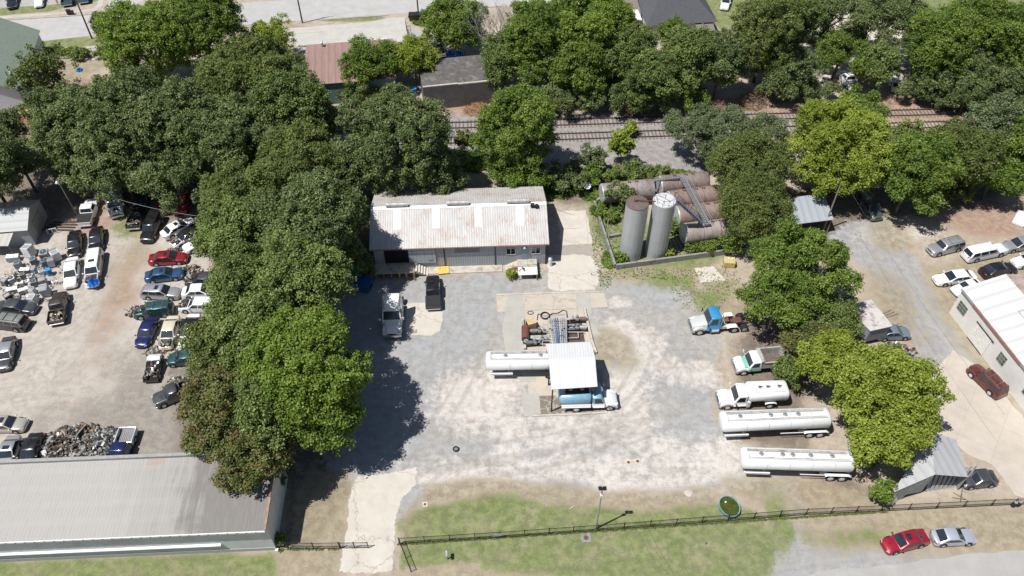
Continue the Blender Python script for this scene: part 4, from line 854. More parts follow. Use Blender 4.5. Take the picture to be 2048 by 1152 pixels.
# ---- big building at the bottom left
a0, a1 = G(-60,1126,0), G(553,1099,0); an2 = ang(a0,a1); W2 = (a1-a0).length; D2 = 8.1
bb = thing('block_building', 'large pale building with a low dirty-white metal roof at the bottom left', 'building', a0, an2)
wl2 = plain('pale_blue_grey_wall', (.50,.53,.54), .85, 0, .1, .8, .1, None, (.42,.44,.44)); rl2 = None
def roof_dirty():
    t = NT('weathered_white_roof'); v = t.pos(True); sx = t.n('SeparateXYZ'); t.L(v, sx.inputs[0])
    a = t.noise(t.pos(True,(1.5,.12,.3)),1,4,.6); b_ = t.noise(t.pos(True,(.1,.5,.3)),1,4,.6); c = t.noise(t.pos(True,(5,.5,1)),1,5,.7)
    u = t.math('MULTIPLY', t.math('SUBTRACT', sx.outputs[0], W2-10.5), .16)   # dirtier towards the right end
    k = t.math('ADD', t.math('ADD', t.math('MULTIPLY', a, .9), t.math('MULTIPLY', b_, .5)), t.math('MULTIPLY', u, .45))
    col = t.ramp(k, [(.3,(.37,.36,.345)),(.72,(.32,.31,.295)),(.95,(.185,.175,.165))])
    col = t.mix(t.ramp(c,[(.5,(0,0,0)),(.75,(.5,.5,.5))]), col, (.30,.28,.26))
    d = t.n('TexNoise'); d.inputs['Scale'].default_value=.35; t.L(v,d.inputs[0]); yy = t.math('GREATER_THAN', t.math('ADD', sx.outputs[1], t.math('MULTIPLY', d.outputs[0], 1.2)), D2-.35)
    xx = t.math('GREATER_THAN', t.math('SINE', t.math('MULTIPLY', t.math('ADD', sx.outputs[0], 1.7), 1.05)), .45); x2 = t.math('GREATER_THAN', sx.outputs[0], W2-13)
    col = t.mix(t.math('MULTIPLY', t.math('MULTIPLY', yy, t.math('MULTIPLY', xx, x2)), .45), col, (.36,.25,.18))
    wv = t.math('SINE', t.math('MULTIPLY', sx.outputs[0], 2*math.pi*2.9))
    # short dashes: fastener rows
    w2 = t.math('SINE', t.math('MULTIPLY', sx.outputs[1], 2*math.pi*.55)); dash = t.math('MULTIPLY', t.math('GREATER_THAN', wv, .3), t.math('GREATER_THAN', t.math('ADD', w2, t.math('MULTIPLY', a, 1.2)), .2))
    col = t.mix(t.math('MULTIPLY', dash, .16), col, (.22,.21,.20))
    t.bump(wv, .12, .02); return t.done(col, .8, 0)
rl2 = roof_dirty(); zf2, zb2 = 4.75, 5.15
m = MB(); m.face([(0,0,0),(W2,0,0),(W2,0,zf2),(0,0,zf2)]); m.face([(W2,0,0),(W2,D2,0),(W2,D2,zb2+.3),(W2,0,zf2+.1)]); m.face([(W2,D2,0),(0,D2,0),(0,D2,zb2),(W2,D2,zb2)]); m.face([(0,D2,0),(0,0,0),(0,0,zf2),(0,D2,zb2)]); m.build('wall', wl2, bb)
m = MB(); m.panel([(-.1,-.35,zf2+.05),(W2-.15,-.35,zf2+.05),(W2-.15,D2-.3,zb2+.12),(-.1,D2-.3,zb2+.12)],.08); m.build('roof', rl2, bb)
m = MB(); m.box(-.1,W2+.05,D2-.28,D2+.08,zb2-.2,zb2+.42); m.build('parapet', plain('grey_parapet', (.30,.30,.30), .8, 0, .15), bb)
m = MB(); m.panel([(W2-.14,-.35,zf2+.2),(W2+.08,-.35,zf2+.2),(W2+.08,D2-.3,zb2+.36),(W2-.14,D2-.3,zb2+.36)],.2); m.build('verge_trim', plain('rusty_trim', (.30,.20,.16), .8, 0, .35, 2), bb)
m = MB(); m.box(-.1,W2-.05,-.47,-.36,zf2-.16,zf2+.04); m.build('gutter', M_white, bb)
for k in range(28): pass
for k in range(int(W2/.9)): m = MB(); m.box(k*.9+.3,k*.9+.36,-.50,-.473,zf2-.14,zf2+.06); m.build('gutter_bracket', M_rusty, bb)
m = MB(); m.box(-.1,W2-5.0,-.28,-.01,1.75,1.86); m.build('ledge', M_white, bb); m = MB(); m.box(-.1,W2+.02,-.06,-.004,0,.55); m.build('plinth', plain('plinth_grey', (.36,.38,.38), .9, 0, .12), bb)
m = MB(); m.box(W2-.05,W2+.25,-.3,0,0,.3); m.build('corner_block', M_white, bb)

# ---- generic buildings by their front eave corners
def bld(name, label, cat, p0, p1, D, zh, rise, roofm, wallm, over=.2, z=None, **k):
    z = zh if z is None else z; a, b_ = G(*p0, z), G(*p1, z); r_ = ang(a, b_); t = thing(name, label, cat, (a.x, a.y, 0), r_); gable(t, (b_-a).length, D, zh, rise, roofm, wallm, over, **k); return t, (b_-a).length
# left shed: ridge runs away from the camera, so its local x points along that
w1 = plain('pale_grey_block', (.36,.37,.38), .85, 0, .12, 1.2); r1 = sheetmetal('pale_roof', (.36,.37,.375), .02, 1.1, (.35,.33,.3), .1, .6, 'y', .06, .3)
a, b_ = G(80,462,0), G(97,410,0)
t = thing('shed', 'grey gabled block shed with a pale roof at the left edge above the appliance heap', 'shed', G(72,490,0), ang(G(72,490),G(96,432)))
Ls = (G(72,490)-G(96,432)).length
m = MB(); x0 = 0
m.face([(0,0,0),(Ls,0,0),(Ls,0,3.0),(Ls/2,0,4.4),(0,0,3.0)]); m.face([(0,9,0),(0,0,0),(0,0,3),(0,9,3)]); m.face([(Ls,0,0),(Ls,9,0),(Ls,9,3),(Ls,0,3)]); m.face([(Ls,9,0),(0,9,0),(0,9,3),(Ls/2,9,4.4),(Ls,9,3)]); m.build('wall', w1, t)
for sgn, xa in ((1,-.2),(-1,Ls+.2)):
    q = [(xa,-.15,2.9),(Ls/2,-.15,4.45),(Ls/2,9.2,4.45),(xa,9.2,2.9)]
    if sgn < 0: q = q[::-1]
    m = MB(); m.panel(q,.07); m.build('roof_slope', r1, t)
m = MB(); m.box(Ls*.30,Ls*.80,-.05,-.004,0,2.6); m.build('door', plain('shed_door', (.30,.29,.27), .8, 0, .15), t)
lt = thing('lean_to', 'pale lean-to roof on posts in front of the grey block shed', 'lean-to', G(18,520,0), 0)
q = [G(33,449,2.9),G(-60,446,2.9),G(-60,492,2.2),G(16,492,2.2)]; q = [p-Vector(lt.location) for p in q]
m = MB(); m.panel(q[::-1] if (q[1]-q[0]).cross(q[2]-q[0]).z < 0 else q,.06); m.build('roof', sheetmetal('lean_to_roof', (.44,.43,.40), .05, 1.2, (.4,.36,.3), 0, .7, 'y', .06, .3), lt)
for px in (14,-50): g = G(px,491,2.15)-Vector(lt.location); m = MB(); m.box(g.x-.06,g.x+.06,g.y+.1,g.y+.22,0,2.1); m.build('post', M_woodg, lt)
# green-roofed building, top left
gr_ = plain('green_shingle_roof', (.20,.245,.20), .9, 0, .12, 3, .3); ww = plain('white_siding', (.66,.69,.74), .7, 0, .05)
P1, P2, P3 = G(40,209,0), G(-40,213,0), G(74,62,5.0)
t = thing('green_roof_building', 'white-walled building with a steep green shingle roof at the top left corner', 'building', (P1.x,P1.y,0), 0)
o_ = Vector((P1.x,P1.y,0)); zE, zR = 5.0, 8.6
cR = [G(40,196,zE-2), G(75,62,zE-.5), G(20,41,zR), G(-34,120,zR), G(-70,213,0)]
e0, e1 = G(36,140+14,5.2), G(75,60,5.2)
# ridge runs up-right, gable end faces the camera
g0 = G(36,180,3.6); g1 = G(75,62,3.6); d = (g1-g0); d.z = 0; Lg = d.length; ag = math.atan2(d.y,d.x)
t.location = (g0.x,g0.y,0); t.rotation_euler = (0,0,ag)
gable(t, Lg, 15.0, 3.6, 4.4, gr_, ww, .35)
# rusty-roofed shed, top centre
r3 = sheetmetal('red_rusty_roof', (.28,.185,.165), .5, .9, (.22,.10,.08), .05, .75, 'y', .22, .6)
w3 = plain('teal_wall', (.14,.22,.21), .8)
t, L3 = bld('rusty_roof_shed', 'long shed with a red-brown corrugated roof behind the trees', 'shed', (612,170), (790,156), 11.5, 4.0, .9, r3, w3, ridge=.93)
m = MB(); m.cyl((2.6,9.9,4.7),(2.6,9.9,5.7),.16,n=12); m.cyl((2.6,9.9,5.7),(2.6,9.9,5.9),.28,.05,12); m.build('flue', M_galv, t)
t, Lq = bld('white_annex', 'white flat-roofed annex at the back of the rusty-roofed shed', 'annex', (716,103), (772,100), 3.6, 4.2, .12, M_white, M_white, .1)
# black flat building with parapet wall
w4 = plain('stained_block_wall', (.115,.11,.11), .9, 0, .25, .7, .2, None, (.10,.095,.095)); r4 = plain('dark_tar_roof', (.10,.092,.09), .85, 0, .3, 1.2, .2, None, (.17,.16,.155))
a, b_ = G(850,221,0), G(992,206,0); r_ = ang(a,b_); L4 = (b_-a).length
t = thing('flat_roof_building', 'flat dark-roofed block building with a stained back wall facing the tracks', 'building', (a.x,a.y,0), r_)
m = MB(); m.face([(0,0,0),(L4,0,0),(L4,0,4.3),(0,0,4.3)]); m.face([(L4,0,0),(L4,8.5,0),(L4,8.5,4),(L4,0,4)]); m.face([(0,8.5,0),(0,0,0),(0,0,4),(0,8.5,4)]); m.face([(L4,8.5,0),(0,8.5,0),(0,8.5,4),(L4,8.5,4)]); m.build('wall', w4, t)
m = MB(); m.box(.0,L4,.31,8.5,3.9,4.05); m.build('roof', r4, t)
m = MB(); m.box(0,L4*.48,0,.3,4.302,4.42); m.box(L4*.48+.02,L4,-.02,.3,4.12,4.34); m.build('coping', M_conc, t)
t, L5 = bld('small_rusty_shed', 'small shed with a pinkish red metal roof beside the blue barrels', 'shed', (838,101), (862,99), 2.6, 2.4, .2, sheetmetal('pink_red_roof', (.42,.20,.17), .1, 1.4, (.5,.45,.42), 0, .6), w3, .1)
# houses at the top right
shg = plain('charcoal_shingles', (.075,.08,.092), .9, 0, .14, 2.5, .2); brs = plain('brown_shingles', (.19,.165,.15), .9, 0, .14, 2.5, .2); sid = plain('pale_siding', (.50,.52,.50), .8, 0, .06)
a, b_ = G(1297,49,3.2), G(1430,42,3.2); r_ = ang(a,b_); L6 = (b_-a).length
t = thing('dark_roof_house', 'house with a charcoal shingle hip roof and small brown porch roof at the top right', 'house', (a.x,a.y,0), r_)
m = MB(); m.box(0,L6,0,12,0,3.2); m.build('wall', sid, t)
rz = 3.2; rg = 7.0
m = MB(); c = [(-.4,-.4,rz),(L6+.4,-.4,rz),(L6+.4,12.4,rz),(-.4,12.4,rz)]; p, q = (L6*.30,6,rg),(L6*.66,6,rg)
m.face([c[0],c[1],q,p]); m.face([c[1],c[2],q]); m.face([c[2],c[3],p,q]); m.face([c[3],c[0],p]); m.build('roof', shg, t)
m = MB(); m.panel([(L6*.70,-2.0,2.5),(L6*.97,-2.0,2.5),(L6*.97,-.02,3.0),(L6*.70,-.02,3.0)],.08); m.build('porch_roof', brs, t)
for x in (L6*.71,L6*.96): m = MB(); m.box(x-.07,x+.07,-1.9,-1.76,0,2.4); m.build('porch_post', M_white, t)
for i, x in enumerate((L6*.2,L6*.45)): window(t, x, x+1.0, 1.1, 2.4, -.03, 2, 2)
m = MB(); m.obox((-1.4,5,3.4),(1.0,7.5,.10),0); m.build('white_gable_roof', M_white, t)
t = thing('brick_chimney', 'tall brick chimney between the two houses at the top', 'chimney', G(1289,42,0), 0)
m = MB(); m.box(-.35,.35,-.4,.4,0,7.8); m.build('stack', plain('red_brick', (.22,.10,.075), .9, 0, .2, 6), t); m = MB(); m.box(-.42,.42,-.47,.47,7.8,8.0); m.build('cap', M_conc, t)
t, L7 = bld('brown_roof_house', 'house with a plain brown shingle roof left of the brick chimney', 'house', (1236,32), (1279,29), 9, 3.0, 1.6, brs, plain('ochre_wall', (.35,.24,.09), .8), .3)
# open carport
t = thing('carport', 'open pole carport with a blue-grey metal roof among the trees', 'carport', G(1600,478,0), 0)
q = [G(1586,449,2.6),G(1668,439,2.6),G(1648,386,3.0),G(1578,396,3.0)]; q = [p-Vector(t.location) for p in q]
m = MB(); m.panel(q,.07); m.build('roof', sheetmetal('blue_grey_roof', (.40,.44,.49), .02, 1.0, (.3,.3,.3), .2, .5, 'y', .08, .3), t)
for k, p in enumerate(q): c_ = sum(q, Vector())/4; g = p.lerp(Vector((c_.x,c_.y,p.z)), .08); m = MB(); m.cyl((g.x,g.y,0),(g.x,g.y,g.z-.08),.06); m.build('post', M_woodg, t)
# little lean-to between the trees
t = thing('small_shed', 'small shed with a pale dirty single-pitch roof partly under the trees', 'shed', G(1740,700,0), 0)
q = [G(1741,662,3.0),G(1786,652,3.0),G(1743,599,3.0),G(1690,612,3.0)]; q = [p-Vector(t.location) for p in q]
m = MB(); m.panel(q,.08); m.build('roof', plain('dirty_white_roof', (.48,.45,.44), .8, 0, .15, 1.5, .1, None, (.30,.24,.22)), t)
cc = sum(q, Vector())/4; q2 = [Vector((cc.x+(p.x-cc.x)*.95, cc.y+(p.y-cc.y)*.95)) for p in q]
m = MB(); m.prism([tuple(p) for p in q2], .8, 2.9); m.build('wall', plain('lilac_grey_wall', (.24,.24,.28), .8), t)
m = MB(); 
for p in q2: m.cyl((p.x,p.y,0),(p.x,p.y,.8),.06)
m.build('post', M_woodg, t)
# white building at the right edge
g0, g1 = G(1898,625,0), G(2060,838,0)
d = g1-g0; aw = math.atan2(d.y,d.x); Lw = 26.0
t = thing('white_building', 'big white-walled building with a white rust-stained gable roof at the right edge', 'building', (g0.x,g0.y,0), aw)
rw = sheetmetal('white_stained_roof', (.55,.555,.56), .35, .6, (.42,.30,.27), 0, .6, 'y', .05, .1); wwm = plain('white_painted_block', (.70,.69,.66), .8, 0, .05, .8)
# front wall is y=0, building extends to +y (to the right of the photo)
sl_ = gable(t, Lw, 10.5, 4.4, 1.3, rw, wwm, .15); sl_[1].data.materials[0] = sheetmetal('red_stained_roof', (.45,.36,.33), .8, .6, (.30,.12,.09), 0, .6, 'y', .15, .3)
def ontop(px, py, z): 
    p = G(px,py,z)-g0; return p.x*math.cos(aw)+p.y*math.sin(aw)
for (px, py, w_) in ((1922,617,1.5),(2003,718,1.2),(2046,788,1.4)):
    x = ontop(px,py,2.3); window(t, x-w_/2, x+w_/2, 1.6, 3.0, -.03, 3, 3, plain('grey_muntin', (.35,.34,.31), .7), M_glassg)
x = ontop(1961,678,1.5); m = MB(); m.box(x-1.6,x+1.4,-.10,-.03,.1,2.9); m.build('sliding_door', plain('white_door', (.74,.73,.70), .6), t); m = MB(); m.box(x-1.6,x+1.8,-.16,-.105,2.92,3.05); m.box(x-1.6,x+1.2,-.15,-.105,.02,.12); m.build('door_rail', M_dark, t)
m = MB(); m.box(2.5,Lw*.45,-.28,-.16,4.22,4.38); m.m = 1; m.box(-.1,2.48,-.26,-.16,4.24,4.36); m.box(Lw*.45+.02,Lw,-.26,-.16,4.24,4.36); m.build('gutter', [plain('red_rust_gutter', (.32,.12,.10), .8), M_galv], t)
m = MB(); m.tube([(5.3,3.4,5.35),(6.3,3.4,5.35),(6.3,4.2,5.55),(5.3,4.2,5.55),(5.3,3.4,5.35)],.05); m.build('roof_hatch', M_galv, t)
# collapsing grey shed at the lower right
g0 = G(1776,1013,0); g1 = G(1895,990,0); a_ = ang(g0,g1); 
t = thing('collapsed_shed', 'tin shed with a sagging grey roof and torn open front beside the fence', 'shed', g0, a_)
r8 = sheetmetal('dull_tin_roof', (.42,.43,.44), .05, 1.0, (.34,.34,.34), .1, .6, 'y', .08, .4); w8 = sheetmetal('tin_siding', (.36,.37,.38), .1, 2.0, (.3,.27,.24), .1, .6, 'z', .1, .6)
E1 = G(1786,985,2.5); R1 = G(1870,949,4.1); E2 = G(1936,954,2.8); E1b = G(1838,905,2.5); R1b = G(1860,862,4.1); E2b = G(1912,880,2.8)
lo = lambda p: Vector(((p-g0).x*math.cos(-a_)-(p-g0).y*math.sin(-a_), (p-g0).x*math.sin(-a_)+(p-g0).y*math.cos(-a_), p.z))
e1, r1_, e2, e1b, r1b, e2b = [lo(p) for p in (E1,R1,E2,E1b,R1b,E2b)]
def pq(ps, tt=.05):
    ps = [Vector(p) for p in ps]
    if (ps[1]-ps[0]).cross(ps[2]-ps[0]).z < 0: ps = ps[::-1]
    m_ = MB(); m_.panel(ps, tt); return m_
pq([e1,r1_,r1b,e1b]).build('roof_slope', r8, t); pq([r1_+Vector((.01,0,0)),e2,e2b,r1b+Vector((.01,0,0))]).build('roof_slope', r8, t)
f_ = lambda p, z=0: Vector((p.x,p.y,z))
m = MB(); m.face([f_(e1),f_(e1,2.4),f_(e1b,2.4),f_(e1b)]); m.build('wall', w8, t); m = MB(); m.face([f_(e2,2.7),f_(e2),f_(e2b),f_(e2b,2.7)]); m.build('wall', w8, t); m = MB()
m.face([f_(e1),f_(e1).lerp(f_(r1_),.5)+Vector((0,.05,0)),f_(e1).lerp(f_(r1_),.5)+Vector((0,.05,3.1)),f_(e1,2.4)]); m.face([f_(e1).lerp(f_(r1_),.5)+Vector((0,.05,.9)),f_(r1_)+Vector((0,.1,.4)),f_(r1_,3.9),f_(e1).lerp(f_(r1_),.5)+Vector((0,.05,3.1))]); m.build('wall', w8, t)
m = MB(); m.panel([lo(G(1773,1012,.02)),lo(G(1797,1003,.02)),f_(e1,2.3)+Vector((.3,0,0)),f_(e1,2.3)],.03); m.build('leaning_sheet', M_white, t)
for k in range(9):
    a1 = lo(G(1850+k*9,985-k*1.5,0)); m = MB(); m.panel([a1,a1+Vector((.55,.1,.02)),a1+Vector((1.0+.1*k,1.1,2.0)),a1+Vector((.5+.1*k,1.0,1.9))],.02); m.build('torn_sheet', w8, t)
m = MB(); m.tube([lo(G(1933,1000,0)),lo(G(1906,985,1.8))],.04); m.tube([lo(G(1921,1005,0)),lo(G(1925,975,2.4))],.05); m.build('broken_post', M_woodg, t)
# ================================================================ tanks
SP = sheetmetal('silver_tank_paint', (.44,.46,.48), .06, .05, (.28,.26,.25), .25, .42, 'z', .07, .0)
SPR = plain('brown_rusty_cap', (.14,.105,.10), .7, .1, .2, 2.5)
def silo(label, px, py, r, h, capm, rings=3):
    c = G(px,py,0); root = thing('storage_silo', label, 'silo', (c.x,c.y,.01), 0, 'tall upright tanks')
    m = MB(); m.cyl((0,0,0),(0,0,h),r,n=48); m.build('shell', SP, root)
    m = MB(); m.cyl((0,0,h+.002),(0,0,h+.14),r*1.012,r*.98,48); m.cyl((0,0,h+.14),(0,0,h+.3),r*.98,r*.1,48); m.build('cap', capm, root, sharp=20)
    m = MB()
    for k in range(1, rings+1): m.cyl((0,0,h*k/(rings+1)-.03),(0,0,h*k/(rings+1)+.03),r*1.006,n=48,cap=False)
    m.build('seam', M_galv, root)
    m = MB(); a = R(-40); m.tube([(math.cos(a)*(r+.1),math.sin(a)*(r+.1),.1),(math.cos(a)*(r+.1),math.sin(a)*(r+.1),h+.2)],.035); m.tube([(math.cos(a+.25)*(r+.06),math.sin(a+.25)*(r+.06),.1),(math.cos(a+.25)*(r+.06),math.sin(a+.25)*(r+.06),h)],.02); m.build('pipe', M_galv, root)
    return root, c
CW = plain('pale_tank_cap', (.60,.61,.62), .5, .1, .12, 2, 0, None, (.42,.38,.36))
sA, cA = silo('tall grey silo with a brown rusty cap in the walled tank yard', 1259.5, 509, 1.45, 9.1, SPR)
m = MB(); m.tube([(-.3,.1,9.6),(1.4,0,9.55),(2.3,-.1,9.5)],.07); m.box(-.4,-.1,-.1,.3,9.3,9.7); m.build('top_pipe', M_rusty, sA)
sB, cB = silo('tall grey silo with a pale cap and handrails in the walled tank yard', 1310, 506, 1.45, 9.3, CW, 2)
m = MB()
for k in range(10):
    a = R(20+k*33); m.cyl((1.35*math.cos(a),1.35*math.sin(a),9.45),(1.35*math.cos(a),1.35*math.sin(a),10.3),.025,n=6)
    if k < 9: b0 = R(53+k*33); m.tube([(1.35*math.cos(a),1.35*math.sin(a),10.3),(1.35*math.cos(b0),1.35*math.sin(b0),10.3)],.022)
m.tube([(-.7,.7,9.6),(.7,-.5,9.6)],.03); m.tube([(-.2,-.9,9.55),(.3,.9,9.6)],.03); m.build('handrail', M_blackm, sB)
HT = [sheetmetal('rust_tank_%d' % i, c, r_, .02, rc, .05, .75, 'y', .12, .0) for i, (c, r_, rc) in enumerate((((.30,.28,.28), .9, (.15,.085,.075)), ((.24,.20,.19), .9, (.13,.08,.068)), ((.28,.215,.19), .9, (.15,.085,.065)), ((.34,.305,.285), .85, (.18,.105,.075)), ((.33,.27,.26), .8, (.15,.09,.08))))]
def htank(label, pl, pr, r, mat_, zc=2.1):
    a, b_ = G(*pl, zc), G(*pr, zc); an_ = ang(a,b_); L_ = (b_-a).length; root = thing('fuel_tank', label, 'storage tank', (a.x,a.y,.01), an_, 'horizontal storage tanks')
    m = MB(); m.cyl((0,0,zc),(L_,0,zc),r,n=40,cap=False)
    m.build('shell', mat_, root)
    m = MB()
    for x, s in ((0,-1),(L_,1)): m = MB(); m.cyl((x,0,zc),(x+s*.16,0,zc),r,r*.93,40,True); m.build('end_plate', SP, root)
    for k in (.33,.66): m = MB(); m.cyl((L_*k-.03,0,zc),(L_*k+.03,0,zc),r*1.008,n=40,cap=False); m.build('seam', M_rusty, root)
    for k in (.15,.8): m = MB(); m.box(L_*k-.2,L_*k+.2,-r*.7,r*.7,0,zc-r*.72); m.build('saddle', M_concd, root)
    m = MB()
    for k in (.3,.55,.7): m.cyl((L_*k,0,zc+r-.02),(L_*k,0,zc+r+.3),.06,n=8); m.cyl((L_*k-.2,.2,zc+r-.06),(L_*k-.2,.2,zc+r+.1),.16,n=10)
    m.build('fitting', M_rusty, root)
htank('lone horizontal tank with a grey end, draped by a vine, left in the tank yard', (1204,387), (1303,377), 1.42, HT[0])
htank('rusty horizontal tank at the back of the four, below the catwalk end', (1320,371), (1412,362), 1.42, HT[1])
htank('rusty pink horizontal tank, second from the back, behind the pale-capped silo', (1338,402), (1434,389), 1.42, HT[2])
htank('rusty brown horizontal tank, third from the back', (1354,432), (1462,419), 1.42, HT[2])
htank('front horizontal tank with rust-edged grey shell, nearest the low wall', (1367,467), (1470,455), 1.42, HT[3])
# containment wall
wt = thing('containment_wall', 'low grey concrete wall around the tank yard', 'wall', G(1228,538,0), 0); o0 = Vector(wt.location)
def seg(p, q, h=.85, t_=.28, nm='wall_section'):
    a, b_ = G(*p)-o0, G(*q)-o0; m = MB(); m.wall(a, b_, t_, 0, h); m.build(nm, M_concd, wt, .02)
M_concd_t = M_conc
seg((1188,410),(1229,537)); seg((1232,538),(1520,499)); seg((1296,366),(1362,358)); seg((1218,476),(1240,472),.5); seg((1192,408),(1294,368),.85)
# catwalks
cwm = plain('catwalk_grey_steel', (.30,.30,.31), .5, .4, .2); blm = plain('blue_stair_steel', (.13,.19,.28), .5, .2, .2)
def walk(name, label, a, b_, w_, mm, rail=True, deck=None, posts=()):
    a, b_ = Vector(a), Vector(b_); root = thing(name, label, name.replace('_', ' '), (a.x,a.y,0), ang(a,b_)); L_ = math.hypot(b_.x-a.x,b_.y-a.y); dz = b_.z-a.z
    m = MB(); n = max(6, int(L_/.35))
    for k in range(n): x = L_*(k+.1)/n; z = a.z+dz*k/n; m.box(x,x+L_/n*.8,-w_/2,w_/2,z,z+.04)
    m.build('tread', mm, root)
    for s in (-1,1):
        m = MB(); m.panel([(0,s*w_/2,a.z-.15),(L_,s*w_/2,b_.z-.15),(L_,s*w_/2,b_.z+.08),(0,s*w_/2,a.z+.08)],.03); m.build('stringer', mm, root)
        if rail:
            m = MB(); m.tube([(0,s*w_/2,a.z+1.0),(L_,s*w_/2,b_.z+1.0)],.028); m.tube([(0,s*w_/2,a.z+.55),(L_,s*w_/2,b_.z+.55)],.022)
            for k in range(0, n+1, 3): x = L_*k/n; z = a.z+dz*k/n; m.cyl((x,s*w_/2,z),(x,s*w_/2,z+1.0),.022,n=6)
            m.build('handrail', deck or M_rusty, root)
    for f in posts:
        m = MB(); 
        for s in (-1,1): m.cyl((L_*f,s*w_/2,0),(L_*f,s*w_/2,a.z+dz*f),.05,n=6)
        m.build('support_post', mm, root)
    return root
walk('catwalk', 'steel catwalk with handrails running across the rusty horizontal tanks', G(1366,356,4.0), G(1416,449,4.0), .75, cwm, True, M_galv, (.05,.5,.98))
walk('stair', 'blue steel stair from the pale-capped silo down to the catwalk', Vector((cB.x+1.5,cB.y+.3,9.2)), G(1402,446,4.1), .7, blm)
lad = thing('ladder', 'grey steel ladder from the catwalk down between tank and low wall', 'ladder', G(1419,483,0), .05)
m = MB()
for s in (-.25,.25): m.tube([(s,0,0),(s,.25,4.9)],.03)
for k in range(14): m.tube([(-.25,.02+k*.017,.3+k*.3),(.25,.02+k*.017,.3+k*.3)],.018)
m.build('rails', M_galv, lad)
walk('pipe_bridge', 'narrow pipe bridge along the back wall of the tank yard', G(1296,362,3.4), G(1364,354,3.9), .35, cwm, False, None, (.05,.5))
pp = thing('vent_pipe', 'thin grey vent pipe standing at the left wall of the tank yard', 'pipe', G(1209,504,0), 0)
m = MB(); m.cyl((0,0,0),(0,0,6.2),.06,n=8); m.m=1; m.cyl((0,0,6.2),(0,0,6.5),.16,.1,10); m.build('pipe', [M_galv, M_rusty], pp)
pg = thing('pipe_bundle', 'blue-grey pipes slanting across the ground behind the pale-capped silo', 'pipes', G(1350,500,0), 0); o1 = Vector(pg.location)
for (p, q) in (((1338,478),(1348,506)),((1345,475),(1358,504)),((1352,478),(1366,500)),((1334,490),(1340,508))): m = MB(); m.tube([G(*p,.3)-o1, G(*q,.3)-o1], .07); m.build('pipe', plain('blue_grey_pipe', (.22,.29,.36), .5, .2), pg)
st = thing('tank_block', 'pale yellow concrete block by the right end of the tank yard wall', 'block', G(1457,530,0), -.1)
m = MB(); m.box(-.75,.75,-.6,.6,0,1.0); m.build('body', plain('pale_yellow_block', (.50,.40,.17), .8, 0, .2, 3), st, .08); m = MB(); m.cyl((-.2,.1,1),(-.2,.1,1.15),.12); m.cyl((.3,.1,1),(.3,.1,1.15),.12); m.build('cap', M_white, st)
dish = thing('satellite_dish', 'white satellite dish in the dark corner behind the warehouse', 'satellite dish', G(1173,386,0), 0)
m = MB(); m.cyl((0,0,0),(0,0,1.3),.04); m.build('mast', M_galv, dish)
m = MB(); d_ = Vector((.1,-.5,.8)).normalized(); c0 = Vector((0,0,1.35)); m.cyl(c0, c0+d_*.12, .12, .55, 20); m.build('reflector', M_white, dish)

# ================================================================ loading rack
cr = [G(1092,688,4.6), G(1181,684,4.6), G(1190,713,5.0), G(1097,717,5.0), G(1195,773,4.5), G(1103,779,4.5)]
og = G(1140,770,0); ck = thing('loading_canopy', 'pale sheet-metal canopy over the truck loading rack', 'canopy', og, 0); cr = [p-og for p in cr]
cm = sheetmetal('pale_canopy_metal', (.60,.61,.62), .25, 3.3, (.45,.44,.42), .05, .6, 'y', .08, .12)
m = MB(); m.panel([cr[5],cr[4],cr[2],cr[3]],.06); m.build('roof_slope', cm, ck); m = MB(); m.panel([cr[3]+Vector((0,.01,0)),cr[2]+Vector((0,.01,0)),cr[1],cr[0]],.06); m.build('roof_slope', cm, ck)
for p in (cr[0],cr[1],cr[4],cr[5],cr[2],cr[3]):
    c_ = sum(cr, Vector())/6; g = p.lerp(Vector((c_.x,c_.y,p.z)),.06); m = MB(); m.box(g.x-.07,g.x+.07,g.y-.07,g.y+.07,0,g.z-.1); m.build('post', M_blackm, ck)
lr = thing('loading_platform', 'dark steel loading platform and arms under the canopy edge', 'loading platform', G(1125,772,0), 0)
m = MB(); m.box(-.5,3.6,-.1,1.2,2.9,3.0); m.build('platform', M_blackm, lr); m = MB()
for x in (-.4,1.5,3.5): m.box(x-.05,x+.05,.5,.6,0,2.9); m.tube([(x,-.05,3),(x,-.05,4.0)],.03)
m.tube([(-.4,-.05,4.0),(3.5,-.05,4.0)],.03); m.tube([(-.4,-.1,3.4),(-1.0,-.9,3.6),(-1.0,-.9,2.4)],.06); m.build('frame', M_blackm, lr)
hr = thing('hose_reel', 'coiled black hose hanging on the left post of the canopy', 'hose reel', G(1098,768,0), 0)
m = MB(); m.cyl((0,-.1,1.6),(0,.1,1.6),.5,n=16); m.m = 1; m.cyl((0,-.16,1.6),(0,.16,1.6),.2,n=12); m.box(-.05,.05,-.05,.05,0,1.2); m.build('reel', [M_black, M_galv], hr)
# manifold
mo = G(1118,665,0); mf = thing('pipe_manifold', 'rack of parallel steel pipes with valves feeding the loading canopy', 'pipes', mo, 0)
pg1 = plain('grey_blue_pipe', (.36,.40,.46), .45, .3, .12); pg2 = plain('pale_pipe', (.52,.52,.50), .45, .3, .12); pg3 = plain('deep_blue_pipe', (.12,.18,.32), .45, .2, .12)
for i in range(9):
    x0, x1 = 1097.5+i*4.35, 1106+i*3.3
    m = MB(); a, b_ = G(x0,637-i*.25,.8)-mo, G(x1,690,.8)-mo; m.tube([Vector((a.x,a.y,.1)),a,b_],.085,8); m.build('pipe', (pg2, pg1, pg1, pg3, pg3, pg2, pg1, pg1, pg2)[i], mf)
for k in range(4):
    m = MB(); y = 648+k*9; a, b_ = G(1101+k*2,y,.62)-mo, G(1140,y-1,.62)-mo; m.tube([a,b_],.04); m.build('cross_bar', M_blackm, mf)
